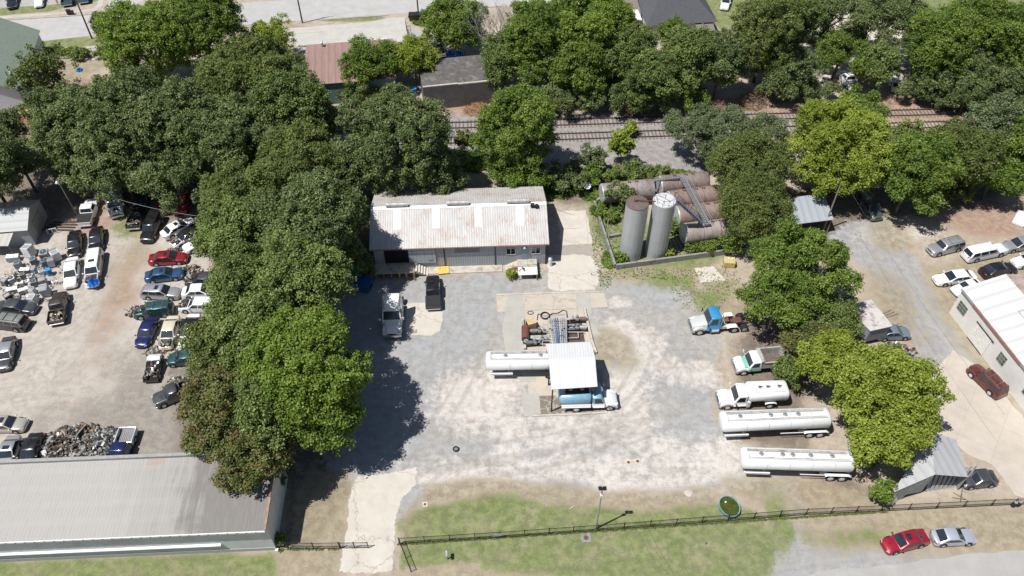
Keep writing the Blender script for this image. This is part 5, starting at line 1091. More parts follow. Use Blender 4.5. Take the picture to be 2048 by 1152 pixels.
for i in range(9):
    for k in (0, 1, 2):
        if random.random() < .45: m = MB(); g = G(1100+i*4.1,645+k*14+random.uniform(-2,2),.95)-mo; m.cyl((g.x,g.y,.85),(g.x,g.y,1.02),.05); m.cyl((g.x,g.y,1.0),(g.x,g.y,1.03),.085); m.build('valve', M_rim if k != 1 else M_blackm, mf)
def pump(label, px, py, rot, mm):
    g = G(px,py,0); t = thing('fuel_pump', label, 'pump', (g.x,g.y,.03), rot, 'pumps beside the pipe rack')
    m = MB(); m.box(-1.1,1.1,-.3,.3,0,.16); m.build('skid', M_blackm, t)
    m = MB(); m.cyl((-.9,0,.5),(-.05,0,.5),.26,n=16); m.box(-.75,-.2,-.2,.2,.16,.4); m.build('motor', mm, t)
    m = MB(); m.cyl((.05,0,.45),(.45,0,.45),.30,n=16); m.cyl((.25,0,.4),(.25,0,1.0),.10); m.cyl((.25,0,.95),(.25,0,1.02),.18); m.build('pump_head', M_junk[3], t)
    m = MB(); m.cyl((.45,0,.45),(1.2,0,.45),.08); m.cyl((.8,0,.45),(.8,0,.9),.06); m.cyl((.8,0,.9),(.8,0,.93),.16); m.build('valve', M_galv, t)
    m = MB(); m.cyl((-.05,0,.47),(.05,0,.47),.1); m.build('coupling', M_rim, t)
M_rr = plain('dull_red_motor', (.17,.10,.095), .6, .1, .2)
pump('red-brown pump at the top right of the pipe rack', 1158,643,.0+math.pi, M_rr); pump('grey pump with a pale motor right of the pipe rack, below the red-brown one', 1158,660,math.pi, M_galv)
pump('rusty grey pump left of the pipe rack, beside the red drum', 1074,667,0.05, M_junk[3]); pump('pale pump at the lower left of the pipe rack', 1080,683,0.02, M_galv); pump('dark green pump in the lower left corner of the pump yard', 1066,690,.1, plain('dark_green_motor', (.10,.13,.12), .6))
for (nm, lb, pts, mm, rd) in (('pipe', 'pale pipe from the grey pump to the rack, upper one', [(1142,658.5),(1128,658)], pg2, .05), ('pipe', 'pale horizontal pipe crossing the stained floor', [(1168,672),(1150,672)], pg2, .05)): pass
xp = thing('cross_pipes', 'pale horizontal pipes linking the pumps to the pipe rack', 'pipes', mo, 0)
for (a, b_) in (((1086,664),(1106,664)),((1086,671),(1108,671)),((1128,658),(1150,658)),((1128,664),(1168,664)),((1130,676),(1156,675)),((1083,682),(1112,681)),((1080,688),(1120,686)),((1128,650),(1150,650)),((1156,664),(1157,675)),((1080,660),(1100,659)),((1085,677),(1085,690)),((1122,686),(1180,684))):
    m = MB(); m.tube([G(*a,.45)-mo, G(*b_,.45)-mo], .055); m.build('pipe', pg2 if random.random() < .7 else pg1, xp)
dr = thing('rusty_drum', 'dark red rusty drum lying at the left side of the pump yard', 'drum', G(1051,672,0), 0)
m = MB(); m.cyl((0,-1.0,.55),(0,1.0,.55),.5,n=24); m.build('shell', plain('dark_red_rust', (.14,.05,.04), .75, 0, .25, 3), dr)
m = MB(); m.box(-.4,.4,-.7,-.5,0,.25); m.box(-.4,.4,.5,.7,0,.25); m.build('cradle', M_dark, dr)
tbx = thing('tan_cabinet', 'open tan wooden cabinet tilted beside the red drum', 'cabinet', G(1062,655,0), .35)
m = MB(); m.box(-.55,.5,-.5,.5,0,1.25); m.m = 1; m.box(-.56,-.551,-.45,.45,.1,1.15); m.build('box', [plain('tan_plywood', (.50,.36,.20), .8, 0, .15), M_dark], tbx, .02)
hs = thing('black_hose', 'coiled black hose on the slab above the pipe rack', 'hose', G(1090,633,0), 0); o2 = Vector(hs.location)
m = MB(); pts = [(math.cos(a*.5)*.55,math.sin(a*.5)*.55,.08+a*.006) for a in range(0,38)]; m.tube(pts,.05)
m.tube([(.5,.1,.2),G(1105,627,.1)-o2,G(1116,626,.1)-o2,G(1126,620,.1)-o2,G(1133,622,.1)-o2,G(1134,634,.3)-o2],.045); m.tube([(-.4,.3,.1),G(1076,628,.1)-o2,G(1074,640,.1)-o2],.045); m.build('hose', M_black, hs)
ring = thing('rope_ring', 'dark rope ring lying on the slab left of the black hose', 'rope', G(1061,626,0), 0)
m = MB(); m.tube([(math.cos(a*.6)*.35,math.sin(a*.6)*.28,.05) for a in range(12)],.05); m.build('rope', M_dark, ring)
kb = thing('pump_yard_kerb', 'low pale kerb wall around the pump yard', 'kerb', mo, 0)
for (a, b_) in (((1045,640),(1050,700)),((1168,618),(1184,686)),((1184,686),(1192,708))): m = MB(); m.wall(G(*a)-mo,G(*b_)-mo,.28,0,.35); m.build('kerb_wall', M_dock, kb)
m = MB(); m.tube([G(1080,632,.3)-mo,G(1130,628,.3)-mo],.02); m.build('rail', M_blackm, kb)
bk = thing('bucket', 'pale turquoise bucket beside the red drum', 'bucket', G(1062,678,0), 0)
m = MB(); m.cyl((0,0,0),(0,0,.4),.2,.26,14); m.build('pail', plain('turquoise_plastic', (.25,.50,.44), .5), bk)
br_ = thing('black_barrel', 'short black open barrel in the lower left corner of the pump yard', 'barrel', G(1052,688,0), 0)
m = MB(); m.cyl((0,0,0),(0,0,.6),.38,n=18,cap=True); m.m = 1; m.cyl((0,0,.601),(0,0,.605),.3,n=18); m.build('shell', [M_blackm, M_galv], br_)

# ================================================================ fence, gates, poles
fm = plain('black_fence_steel', (.022,.022,.024), .5, .3, .15)
def fence(label, pts, h=1.25, sp=2.6, cat='fence', step=.17, r=.006):
    o3 = G(*pts[0]); root = thing('steel_fence', label, cat, o3, 0)
    P_ = [G(*p)-o3 for p in pts]; postm = None
    for a, b_ in zip(P_[:-1], P_[1:]):
        L_ = (b_-a).length; n = max(1, round(L_/sp)); d = (b_-a)/L_; an_ = math.atan2(d.y,d.x)
        for k in range(n+1):
            if postm is None: m = MB(); m.box(-.035,.035,-.035,.035,0,h+.08); m.box(-.05,.05,-.05,.05,h+.08,h+.11); o = m.build('post', fm, root); postm = o
            else: o = link(postm.copy()); o.parent = root
            o.location = a+d*(L_*k/n); o.rotation_euler = (0,0,an_)
        m = MB()
        for z in (h,.12): m.obox(((a.x+b_.x)/2,(a.y+b_.y)/2,z),(L_,.045,.045),an_)
        m.build('rail', fm, root); m = MB()
        for k in range(int(L_/step)): p = a+d*(k*step+.08); m.obox((p.x,p.y,h/2+.06),(r*2,r*2,h-.12),an_)
        for z in (.35,.6,.85,1.05): m.obox(((a.x+b_.x)/2,(a.y+b_.y)/2,z),(L_,r*1.5,r*1.5),an_)
        m.build('wire_mesh', fm, root)
    return root
fence('long black wire fence along the front lawn from the gate to the right edge', [(799,1088),(1000,1076),(1195,1062),(1455,1042),(1610,1030),(1760,1023),(1980,1012),(2250,1000)])
fence('short black fence between the big building and the driveway gate', [(556,1093),(577,1097),(628,1098),(680,1097)])
fence('black gate leaf standing half open on the left of the driveway', [(682,1097),(737,1096)], 1.2, 1.6, 'gate')
fence('black gate leaf swung outward over the grass right of the driveway', [(801,1090),(822,1144)], 1.15, 1.6, 'gate')
fence('sagging wire fence behind the sidewalk at the top left', [(100,120),(160,116),(215,110)], 1.6, 2.4)
fence('fence beside the concrete forecourt at the top', [(812,53),(815,70),(820,82)], 1.6, 1.6)
def pole(name, label, cat, base_, h, r0=.15, r1=.10, mm=M_pole, lean=(0,0), lamp=None, arm=None):
    root = thing(name, label, cat, G(*base_), 0); top = Vector((lean[0],lean[1],h))
    m = MB(); m.cyl((0,0,0),top,r0,r1,12); m.build('pole', mm, root)
    if lamp:
        m = MB(); d = Vector(lamp); m.tube([top-Vector((0,0,.4)),top-Vector((0,0,.3))+d*.8],.03); m.build('lamp_arm', M_galv, root); m = MB(); c = top-Vector((0,0,.3))+d*.95; m.cyl(c+Vector((0,0,.12)),c-Vector((0,0,.1)),.12,.24,12); m.build('lamp_head', M_white, root)
    if arm:
        m = MB(); m.obox((lean[0],lean[1],h-.5),(2.2,.1,.12),arm); m.build('crossarm', mm, root)
        m = MB()
        for k in (-.9,-.4,.4,.9): x, y = math.cos(arm)*k, math.sin(arm)*k; m.cyl((x+lean[0],y+lean[1],h-.44),(x+lean[0],y+lean[1],h-.25),.05)
        m.build('insulator', M_white, root)
    return root
pole('utility_pole','dark wooden utility pole on the verge by the far street, left one','utility pole',(184,77),10.5,.16,.1,M_pole,(0,0),None,.3)
pole('utility_pole','wooden utility pole beside the far street above the rusty-roofed shed','utility pole',(605,46),10.5,.15,.1,M_pole,(0,0),None,.3)
pole('utility_pole','wooden utility pole behind the dark dumpster by the far street','utility pole',(837,30),10.5,.15,.1,M_pole,(0,0),None,.3)
pole('lamp_pole','leaning grey pole with a small white lamp above the scrap yard','lamp pole',(154,431),6.2,.11,.08,M_woodg,(-.15,.1),(-.4,.1,0))
pole('lamp_pole','pole with a white lamp against the green roof','lamp pole',(40,200),5.4,.1,.07,M_pole,(0,0),(.5,.3,0))
pole('utility_pole','slanting grey pole rising beside the open carport','utility pole',(1646,461),8.6,.13,.1,M_woodg,(0,0),None,None)
pole('signal_mast','slender white mast beside the farther railway track','mast',(1105.5,219),6.0,.05,.04,M_white)
fl = pole('floodlight_pole','grey floodlight pole in the fence line on the front lawn','lamp pole',(1192,1057),7.9,.10,.07,M_galv)
m = MB(); m.obox((0,0,7.95),(.5,.12,.12)); m.build('bracket', M_galv, fl)
for s in (-1,1): m = MB(); m.obox((s*.2,.0,8.15),(.34,.34,.22),.1,.2); m.build('floodlight', M_blackm, fl, .02)
m = MB(); m.box(-.12,.12,-.12,.12,6.6,7.0); m.build('control_box', M_white, fl)
pole('utility_pole','small brown pole behind the dead tree by the tracks','utility pole',(929,330),5.5,.07,.05)
def wire(label, a, b_, sag=.6, r=.014):
    a, b_ = Vector(a), Vector(b_); m = MB(); pts = []
    for k in range(13): t = k/12; p = a.lerp(b_, t); p.z -= sag*4*t*(1-t); pts.append(p)
    m.tube(pts, r, 5); o = m.build('power_line', plain('wire_grey', (.10,.10,.10), .6)); tag(o, label, 'power line'); return o
wire('pale cable sagging from the leaning lamp pole across the top of the scrap yard', G(116,358,6.2), G(395,432,5.5), .9, .022).data.materials[0] = M_galv
wire('thin cable hanging from the warehouse roof corner into the dark trees', G(1092,404,6.0), G(1150,430,3.0), .4, .022)
wire('thin service wire crossing the gravel drive at the right', G(1700,380,8), G(2010,830,8), .8, .012)
wire('wire running over the lawn in front of the fence', G(1240,990,7), G(1330,1160,8), .3, .012)
wire('power line along the far street above the forecourt', G(605,-35,10), G(837,-50,10), .6, .02)
wire('power line running on past the dead tree', G(837,-50,10), G(1300,-90,10), .8, .02)
wire('wire from the slanting pole over the open carport', G(1683,360,8.4), G(1460,300,9), .6, .012)
wire('power line above the far street', G(154,-2,10), G(595,-30,10), .8, .02)

# ================================================================ lawn, lot and yard details
t = thing('water_tub', 'round blue-rimmed tub of green water on the grass', 'tub', G(1457,1017,0), .3)
m = MB(); R0, R1 = 1.04, 1.0; n = 40
ringf = lambda r_, z: [(r_*math.cos(2*math.pi*i/n)*.98, r_*math.sin(2*math.pi*i/n)*1.12, z) for i in range(n)]
m.loft([ringf(R0,0),ringf(R0*1.03,.5),ringf(R0*1.05,.56),ringf(R1,.56),ringf(R1*.97,.1)],True,False); m.build('rim', plain('pale_blue_plastic', (.17,.30,.36), .5), t)
m = MB(); m.face([(p[0],p[1],.44) for p in ringf(R1*.99,0)]); 
def water():
    t_ = NT('green_water'); a = t_.noise(t_.pos(),3.5,5,.7); return t_.done(t_.ramp(a,[(.4,(.035,.055,.008)),(.6,(.075,.09,.015)),(.72,(.12,.10,.03))]),.15,0,.6)
m.build('water', water(), t)
m = MB(); m.cyl((-.15,.55,.44),(-.15,.55,.52),.09); m.build('float', M_white, t)
def ground_plate(px, py, s, label, name='manhole_cover', fr=None):
    t = thing(name, label, name.replace('_', ' '), G(px,py,.0), .1); m = MB(); m.box(-s,s,-s,s,.012,.05); m.build('frame', fr or plain('pale_cover_frame', (.50,.45,.37), .8), t); m = MB(); m.cyl((0,0,.05),(0,0,.066),s*.5,n=16); m.build('lid', M_rusty, t)
ground_plate(1257,925,.34,'square pale cover with a round rusty lid on the gravel, left of its twin'); ground_plate(1275,923,.34,'square pale cover with a round rusty lid on the gravel, right of its twin')
ground_plate(850,1009,.28,'small pale cover on the lawn beside the driveway')
ground_plate(1172,1076,.5,'square utility cover in the bare patch in front of the fence','manhole_cover',M_concd)
t = thing('old_tire', 'black tire lying flat on the gravel in the middle of the lot', 'tire', G(912,899,0), 0)
m = MB(); n = 24; m.loft([[(r_*math.cos(2*math.pi*i/n), r_*math.sin(2*math.pi*i/n), z) for i in range(n)] for r_, z in ((.2,.02),(.33,.02),(.36,.1),(.33,.2),(.22,.21),(.19,.12),(.2,.02))],True,False); m.build('tread', M_tyre, t)
m = MB(); m.cyl((0,0,.03),(0,0,.12),.2,n=16); m.build('rim', M_rim, t)
t = thing('mailbox', 'pale grey mailbox on a post in the front grass', 'mailbox', G(895,1118,0), .1)
m = MB(); m.box(-.05,.05,-.05,.05,0,1.0); m.build('post', M_woodg, t); m = MB(); m.loft([rr(x,.13,1.0,1.3,.12) for x in (-.3,.3)]); o = m.build('box', M_galv, t); o.rotation_euler = (0,0,math.pi/2)
t = thing('fence_sign', 'small grey sign board hanging on the fence left of the floodlight pole', 'sign', G(996,1075.6,0)-Vector((0,.08,0)), .08)
m = MB(); m.box(-.5,.5,-.03,0,.55,1.05); m.build('board', plain('grey_sign', (.22,.24,.26), .6), t); m = MB(); m.box(-.42,.42,-.038,-.031,.62,.98); m.build('face', plain('sign_face', (.40,.42,.44), .5), t)
t = thing('hydrant_marker', 'short stake standing in the front lawn right of the wires', 'stake', G(1411,1089,0), 0)
m = MB(); m.cyl((0,0,0),(-.05,.05,.6),.04); m.build('stake', M_woodg, t)
t = thing('white_stone', 'round whitish stone slab at the edge of the gravel', 'stone', G(1377,987,0), 0)
m = MB(); m.loft([[(r_*(1+.12*math.sin(3*a)+.08*math.cos(2*a))*math.cos(a), r_*math.sin(a), z) for a in [2*math.pi*i/18 for i in range(18)]] for r_, z in ((.40,.012),(.42,.06),(.33,.09))]); m.build('slab', M_conc, t)
for px, py, s, lb in ((1143,1016,.6,'pale stick lying on the grass'),(1385,682,.5,'white rubble lump behind the blue day cab tractor')):
    t = thing('debris', lb, 'debris', G(px,py), .6); m = MB(); m.obox((0,0,.06),(s,.08,.08),0); m.build('piece', M_conc, t)
# dumpsters
def dumpster(label, px, py, rot, col, w_=2.2, d_=1.5, h=1.3, lid=None, cat='dumpster'):
    t = thing('dumpster', label, cat, G(px,py,.01), rot); m = MB()
    m.loft([[(x,-d_/2*k,z) for x, z in ()] for k in ()]) if False else None
    q = lambda k, z: [(-w_/2*k,-d_/2*k,z),(w_/2*k,-d_/2*k,z),(w_/2*k,d_/2*k,z),(-w_/2*k,d_/2*k,z)]
    m.loft([q(.88,.12),q(1,h)],False); m.build('bin', col, t)
    m = MB(); m.obox((-w_/4,0,h+.06),(w_/2-.04,d_+.06,.06),0,.0); m.obox((w_/4,0,h+.09),(w_/2-.04,d_+.06,.06),0,.06); m.build('lid', lid or M_black, t)
    m = MB(); m.box(-w_/2-.1,-w_/2+.0,-.3,.3,h*.5,h*.65); m.box(w_/2,w_/2+.1,-.3,.3,h*.5,h*.65); m.build('lifting_pocket', M_blackm, t)
BD = plain('blue_dumpster_steel', (.02,.09,.26), .5, .1, .2)
dumpster('blue dumpster in deep shade left of the white semi tractor', 726,576,-.3,BD,2.4,1.8,1.3,BD)
dumpster('small green bin behind the blue dumpster', 714,551,.1,plain('green_bin', (.02,.20,.14), .6),1.2,1.0,1.0,plain('green_lid', (.03,.28,.2), .6),'bin')
dumpster('dark brown dumpster beside the far street', 832,40,.05,plain('brown_bin', (.05,.035,.025), .6),2.6,1.4,1.2)
for px, py, lb in ((826,84,'blue barrel beside the concrete forecourt'),(828,190,'blue barrel behind the trees left of the stained wall')):
    t = thing('blue_barrel', lb, 'barrel', G(px,py), 0); m = MB(); m.cyl((0,0,0),(0,0,1.3),.55,n=18); m.build('shell', plain('barrel_blue', (.02,.16,.45), .4), t); m = MB(); m.cyl((0,0,1.3),(0,0,1.36),.50,n=18); m.build('lid', plain('barrel_blue_lid', (.05,.3,.6), .4), t)
def tarp(label, px, py, rx, ry, h, c, z0=0, seed=1):
    rnd = random.Random(seed); g = G(px,py,z0); t = MB(); n, k = 26, 9; rings = []
    for j in range(k):
        f = j/(k-1); ph_ = rnd.uniform(0,6); rings.append([(rx*f*math.cos(2*math.pi*i/n)*(1+.15*math.sin(3*i*.7+seed)), ry*f*math.sin(2*math.pi*i/n)*(1+.12*math.sin(i*1.9)), h*(1-f**2)*(1+.35*math.sin(i*1.7+j*2.1+seed))+rnd.uniform(-.16,.16)*(1 if j else 0)) for i in range(n)])
    t.loft(rings,False,False); o = t.build('tarpaulin', plain('blue_tarp', c, .35, 0, .25, 5)); o.location = (g.x,g.y,z0+.05); tag(o, label, 'tarpaulin'); return o
TB = (.03,.19,.60)
tarp('crumpled bright blue tarpaulin over the nose of the white SUV', 187,566,.85,.75,.55,TB,.75,3)
tarp('blue tarpaulin beside the grey pickup behind the trees', 901,112,1.6,1.2,.6,(.03,.25,.55),0,5); tarp('second smaller blue tarpaulin right of the first, by the dead tree', 918,110,1.0,.9,.5,(.03,.25,.55),0,7)
tarp('white crumpled sheet on the bare yard at the top left', 159,141,.6,.6,.25,(.7,.72,.75),0,9)
t = thing('plank', 'long white plank on the bare yard at the top left', 'plank', G(185,119), .02); m = MB(); m.box(-1.6,1.6,-.12,.12,0,.1); m.build('board', M_white, t)
t = thing('plywood_sheet', 'tan plywood sheet beside the white plank', 'plywood', G(165,119), .1); m = MB(); m.box(-.9,.6,-.35,.35,0,.08); m.build('board', plain('tan_board', (.5,.36,.24), .8), t)
t = thing('timber_beams', 'dark timber beams stacked beside the grey block shed', 'timber', G(125,452), -.02)
for k in range(4): m = MB(); m.obox((-.4+k*.2,-.9+k*.55,.12),(4.6-k*.4,.22,.2),.02*k-.03); m.build('beam', plain('dark_timber', (.10,.075,.06), .9, 0, .3), t)
t = thing('white_window_frame', 'old window sash leaning beside the shed', 'window', G(107,467), .3); m = MB()
for x in (-.6,0,.55): m.obox((x,0,.4),(.08,.08,.9))
m.obox((0,0,.85),(1.3,.08,.08)); m.obox((0,0,.1),(1.3,.08,.08)); m.build('sash', M_white, t); m = MB(); m.box(-.55,.5,-.01,.01,.12,.82); m.build('glass', M_glassg, t)
# ---- heap of discarded appliances beside the shed
APC = [plain('appliance_white', (.60,.61,.62), .5, .05, .12), plain('appliance_grey', (.30,.33,.35), .55, .1, .15), plain('appliance_dark', (.12,.13,.13), .6, .1, .2), plain('appliance_beige', (.42,.38,.32), .6, 0, .15), plain('appliance_brown', (.17,.11,.07), .7, 0, .2), plain('appliance_slate', (.20,.25,.30), .5, .1, .15)]
def ac_unit(mm, w_, d_, h):
    t = thing('air_conditioner', '', 'air conditioner'); m = MB(); m.box(-w_/2,w_/2,-d_/2,d_/2,0,h); m.build('casing', mm, t, .03)
    m = MB(); m.cyl((0,0,h),(0,0,h+.03),min(w_,d_)*.40,n=20); m.build('fan_well', M_dark, t)
    m = MB()
    for k in (.38,.27,.16): 
        r_ = min(w_,d_)*k; m.tube([(r_*math.cos(a*.5236),r_*math.sin(a*.5236),h+.05) for a in range(13)],.012,4)
    m.tube([(-min(w_,d_)*.38,0,h+.05),(min(w_,d_)*.38,0,h+.05)],.012,4); m.tube([(0,-min(w_,d_)*.38,h+.05),(0,min(w_,d_)*.38,h+.05)],.012,4); m.cyl((0,0,h+.03),(0,0,h+.08),.1); m.build('fan_guard', M_galv, t)
    m = MB()
    for k in range(5): m.box(-w_/2-.012,w_/2+.012,-d_/2-.012,-d_/2-.002,.15+k*h*.15,.18+k*h*.15)
    m.build('louvres', M_dark, t); return t
def washer(mm, w_, d_, h):
    t = thing('washing_machine', '', 'washing machine'); m = MB(); m.box(-w_/2,w_/2,-d_/2,d_/2,0,h); m.build('casing', mm, t, .03); m = MB(); m.box(-w_/2,w_/2,d_/2-.14,d_/2,h+.002,h+.14); m.build('control_panel', M_galv, t, .02); m = MB(); m.box(-w_*.36,w_*.36,-d_*.40,d_*.25,h+.002,h+.03); m.build('lid', APC[1], t); return t
def fridge(mm, w_, d_, h):
    t = thing('refrigerator', '', 'refrigerator'); m = MB(); m.box(-h/2,h/2,-w_/2,w_/2,0,d_); m.build('casing', mm, t, .04); m = MB(); m.box(-h/2+.03,h*.12,-w_/2+.03,w_/2-.03,d_+.002,d_+.05); m.build('door', M_white, t, .02); m = MB(); m.box(h*.14,h/2-.03,-w_/2+.03,w_/2-.03,d_+.002,d_+.05); m.build('freezer_door', M_white, t, .02); m = MB(); m.box(-.3,.1,w_/2-.14,w_/2-.1,d_+.05,d_+.1); m.build('handle', M_chrome, t); return t
heap = [ # px, py, kind, colour, size, label
 (60,500,'w',0,1.5,'largest white unit with a round dark hole, alone at the top of the appliance heap'),
 (92,506,'a',1,1.3,'grey unit with torn top at the upper right of the appliance heap'),(113,508,'w',0,1.35,'big boxy white unit at the top right corner of the appliance heap'),
 (70,519,'a',1,1.0,'grey fan unit just below the largest white unit'),(27,512,'f',1,1.0,'long pale grey unit lying at the top left of the heap'),(38,526,'a',1,1.0,'grey fan unit at the left side of the heap, below the long pale unit'),
 (92,524,'a',5,1.15,'slate blue unit in the upper middle right of the heap'),(104,524,'w',1,1.05,'grey boxy unit right of the slate blue one'),
 (53,537,'f',4,.85,'brown upright-looking cabinet lying in the middle of the heap'),(71,538,'w',1,.8,'small grey square unit right of the brown cabinet'),(84,541,'w',0,.8,'pale flat-topped unit left of the blue drum'),
 (48,549,'a',1,.8,'round-fan unit left of centre in the heap'),(66,552,'a',0,.85,'white unit with a round fan in the centre of the heap'),(27,556,'a',0,1.0,'white fan unit on the left flank of the heap'),
 (68,563,'a',1,.95,'grey unit with a wide fan below the centre of the heap'),(88,560,'w',3,1.05,'beige boxy unit on the right flank of the heap'),(42,565,'f',3,.7,'beige slab-like unit lying left of the centre fan units'),
 (94,579,'w',1,1.3,'large grey unit with an open top at the lower right of the heap'),(67,580,'w',0,.85,'white crumpled unit in the lower middle of the heap'),(48,577,'f',1,.8,'grey ribbed panel unit in the lower middle left'),
 (26,576,'f',1,.9,'flat grey unit at the lower left of the heap'),(22,592,'w',4,1.1,'brown-topped unit at the bottom left corner of the heap'),(38,596,'a',2,.95,'dark round-fan unit at the bottom of the heap'),
 (52,600,'w',5,.75,'slate unit at the bottom edge, right of the dark fan unit'),(69,596,'w',0,1.2,'white unit with a clutter of parts on top at the bottom right of the heap'),(12,560,'w',2,1.0,'dark unit half hidden at the far left of the heap')]
for i, (px, py, kd, cc_, s, lb) in enumerate(heap):
    mk = {'a': ac_unit, 'w': washer, 'f': fridge}[kd]; sz = {'a': (.85,.85,.9), 'w': (.8,.8,1.0), 'f': (.8,.75,1.6)}[kd]
    t = mk(APC[cc_], *[v*s*.98 for v in sz]); g = G(px,py,.5*s); t.location = (g.x,g.y-.3,.02+random.uniform(0,.15)); t.rotation_euler = (random.uniform(-.16,.16),random.uniform(-.16,.16),random.choice((.1,.35,-.25,.6))+random.uniform(-.15,.15)); t['label'] = lb; t['group'] = 'discarded appliances heaped beside the shed'
t = thing('blue_drum', 'bright blue plastic drum on the right side of the appliance heap', 'drum', G(101,549,0), 0); m = MB(); m.cyl((0,0,0),(0,0,.95),.36,n=20); m.build('shell', plain('bright_blue_plastic', (.03,.22,.50), .4), t); m = MB(); m.cyl((0,0,.95),(0,0,.99),.33,n=20); m.build('lid', plain('bright_blue_lid', (.04,.28,.58), .4), t)
# loose scrap as stuff
def scrap(name, px, py, rx, ry, h, n, size=(.12,.5), seed=0, mats=None, sx=1.0):
    random.seed(seed); g = G(px,py); m = MB()
    for _ in range(n):
        a = random.uniform(0,2*math.pi); r_ = math.sqrt(random.random()); x, y = rx*r_*math.cos(a), ry*r_*math.sin(a); z = h*(1-r_**2)*random.uniform(.3,1)+.05
        m.m = random.randrange(len(mats or M_junk)); s = [random.uniform(*size)*random.uniform(.5,1.2) for _ in range(3)]
        k = random.random()
        if k < .22: m.cyl((x,y,z),(x+random.uniform(-.25,.25),y+random.uniform(-.25,.25),z+random.uniform(0,.2)),random.uniform(.05,.2),n=9)
        elif k < .4: m.tube([(x,y,z),(x+random.uniform(-.5,.5),y+random.uniform(-.5,.5),z+random.uniform(-.1,.3))],.03)
        else: m.obox((x,y,z),(s[0],s[1],s[2]*.6),random.uniform(0,3),random.uniform(-.9,.9))
    o = m.build(name, mats or M_junk); o.location = g; tag(o, None, None, None, 'stuff'); return o
scrap('scrap_parts_heap',133,895,3.6,2.7,.6,760,(.08,.7),1,[M_junk[i] for i in (0,1,1,1,3,2,4)]); scrap('scrap_parts_heap',110,930,2.5,1.3,.45,220,(.08,.6),2,[M_junk[i] for i in (0,1,1,3,2)]); scrap('scrap_parts_heap',205,893,1.6,2.5,.5,360,(.08,.6),3,[M_junk[i] for i in (0,0,1,1,3)])
scrap('scrap_parts_heap',170,862,1.6,.9,.7,120,(.1,.5),4); scrap('small_scrap',62,562,4.2,3.6,.9,200,(.08,.35),5,[M_junk[0],M_junk[1],M_junk[3]]); scrap('small_scrap',354,505,1.6,1.0,.6,90,(.1,.4),6); scrap('small_scrap',378,542,1.8,.8,.5,90,(.1,.45),7)
scrap('small_scrap',312,702,1.3,.7,.4,70,(.08,.3),8); scrap('small_scrap',372,762,2.2,.7,.3,60,(.08,.4),9); scrap('small_scrap',335,707,2.6,.6,.25,60,(.08,.3),10); scrap('small_scrap',1795,712,2.6,2.2,.7,240,(.1,.4),11)
scrap('small_scrap',265,626,.6,.9,.7,40,(.08,.3),12); scrap('small_scrap',72,602,1.5,.5,.3,40,(.08,.3),13); scrap('small_scrap',1560,150,1.8,1.2,.8,70,(.1,.5),14,[M_woodg,M_rusty]); scrap('small_scrap',1935,660,.5,2.2,.3,26,(.1,.3),15,[plain('orange_plastic', (.6,.18,.06), .6), M_white]); scrap('small_scrap',640,545,2,2,.5,60,(.1,.4),16)
t = thing('scrap_panel', 'grey tailgate panel standing on edge in the scrap heap', 'panel', G(170,868), 1.2); m = MB(); m.obox((0,0,.55),(1.6,.14,.9),0,0); m.m = 1; m.obox((0,-.09,.6),(1.4,.04,.5)); m.build('panel', [M_junk[3], M_dark], t)
t = thing('axle_frame', 'bare rear axle with two wheels between the blue sedan and the dark grey car', 'axle', G(383,540), .3); m = MB(); m.tube([(-.7,0,.35),(.7,0,.35)],.07); m.tube([(-.6,.5,.4),(.6,.5,.4),(.6,-.3,.4),(-.6,-.3,.4),(-.6,.5,.4)],.04); m.build('axle', M_rusty, t)
for s in (-1,1): o = wheel(t,s*.75,0,.33,.2,s); o.rotation_euler = (0,0,math.pi/2)
for i, (px, py, lb) in enumerate(((1812,705,'upright tire at the right end of the scrap by the lean-to shed'),(1807,722,'tire lying below the upright one near the lime green tree'))):
    t = thing('old_tire', lb, 'tire', G(px,py), .5*i); m = MB(); m.cyl((-.1,0,.35),(.1,0,.35),.35,n=20); m.m = 1; m.cyl((-.12,0,.35),(.12,0,.35),.2,n=14); m.build('tread', [M_tyre,M_rim], t)
t = thing('loose_boards', 'grey boards lying beside the small shed', 'boards', G(1778,633), .35)
for k in range(3): m = MB(); m.obox((0,k*.35,.08),(2.6-.4*k,.18,.08),.06*k); m.build('board', M_woodg, t)
t = thing('white_boulder', 'broken white slab at the right edge of the red soil', 'slab', G(2040,440), .6); m = MB(); m.obox((0,0,.25),(3.2,1.6,.4),.3); m.build('slab', M_white, t, .05)
t = thing('hitch_sign', 'small white road sign post at the far parking lot', 'sign', G(122,21), 0); m = MB(); m.cyl((0,0,0),(0,0,2.2),.04); m.build('post', M_galv, t); m = MB(); m.box(-.22,.22,-.05,-.03,1.5,2.2); m.build('board', plain('orange_sign', (.6,.25,.1), .6), t)
t = thing('trash_cart', 'black wheeled cart on the far verge', 'cart', G(139,29), 0); m = MB(); m.box(-.3,.3,-.3,.3,.1,.9); m.box(.35,.9,-.25,.25,.1,.8); m.build('bin', M_black, t, .04); m = MB(); m.box(-.33,.33,-.33,.33,.9,.97); m.build('lid', M_dark, t)
for px, py, lb in ((2025,1012,'dark drum by the fence at the right edge'),(2034,1011,'second dark drum by the fence at the right edge, closer to the edge')):
    t = thing('dark_drum', lb, 'drum', G(px,py), 0); m = MB(); m.cyl((0,0,0),(0,0,.8),.22,n=14); m.build('shell', M_black, t); m = MB(); m.cyl((0,0,.8),(0,0,.86),.2,n=14); m.build('lid', M_galv, t)
for px, py, rot, lb, cc_ in ((668,889,.1,'white van roof box half hidden under the bright green tree',0),):
    t = thing('small_trailer', lb, 'trailer', G(px,py), rot); m = MB(); m.box(-.8,.8,-.5,.5,.4,1.2); m.build('box', M_white, t, .04)
    for s in (-1,1): wheel(t,0,s*.5,.28,.16,s)
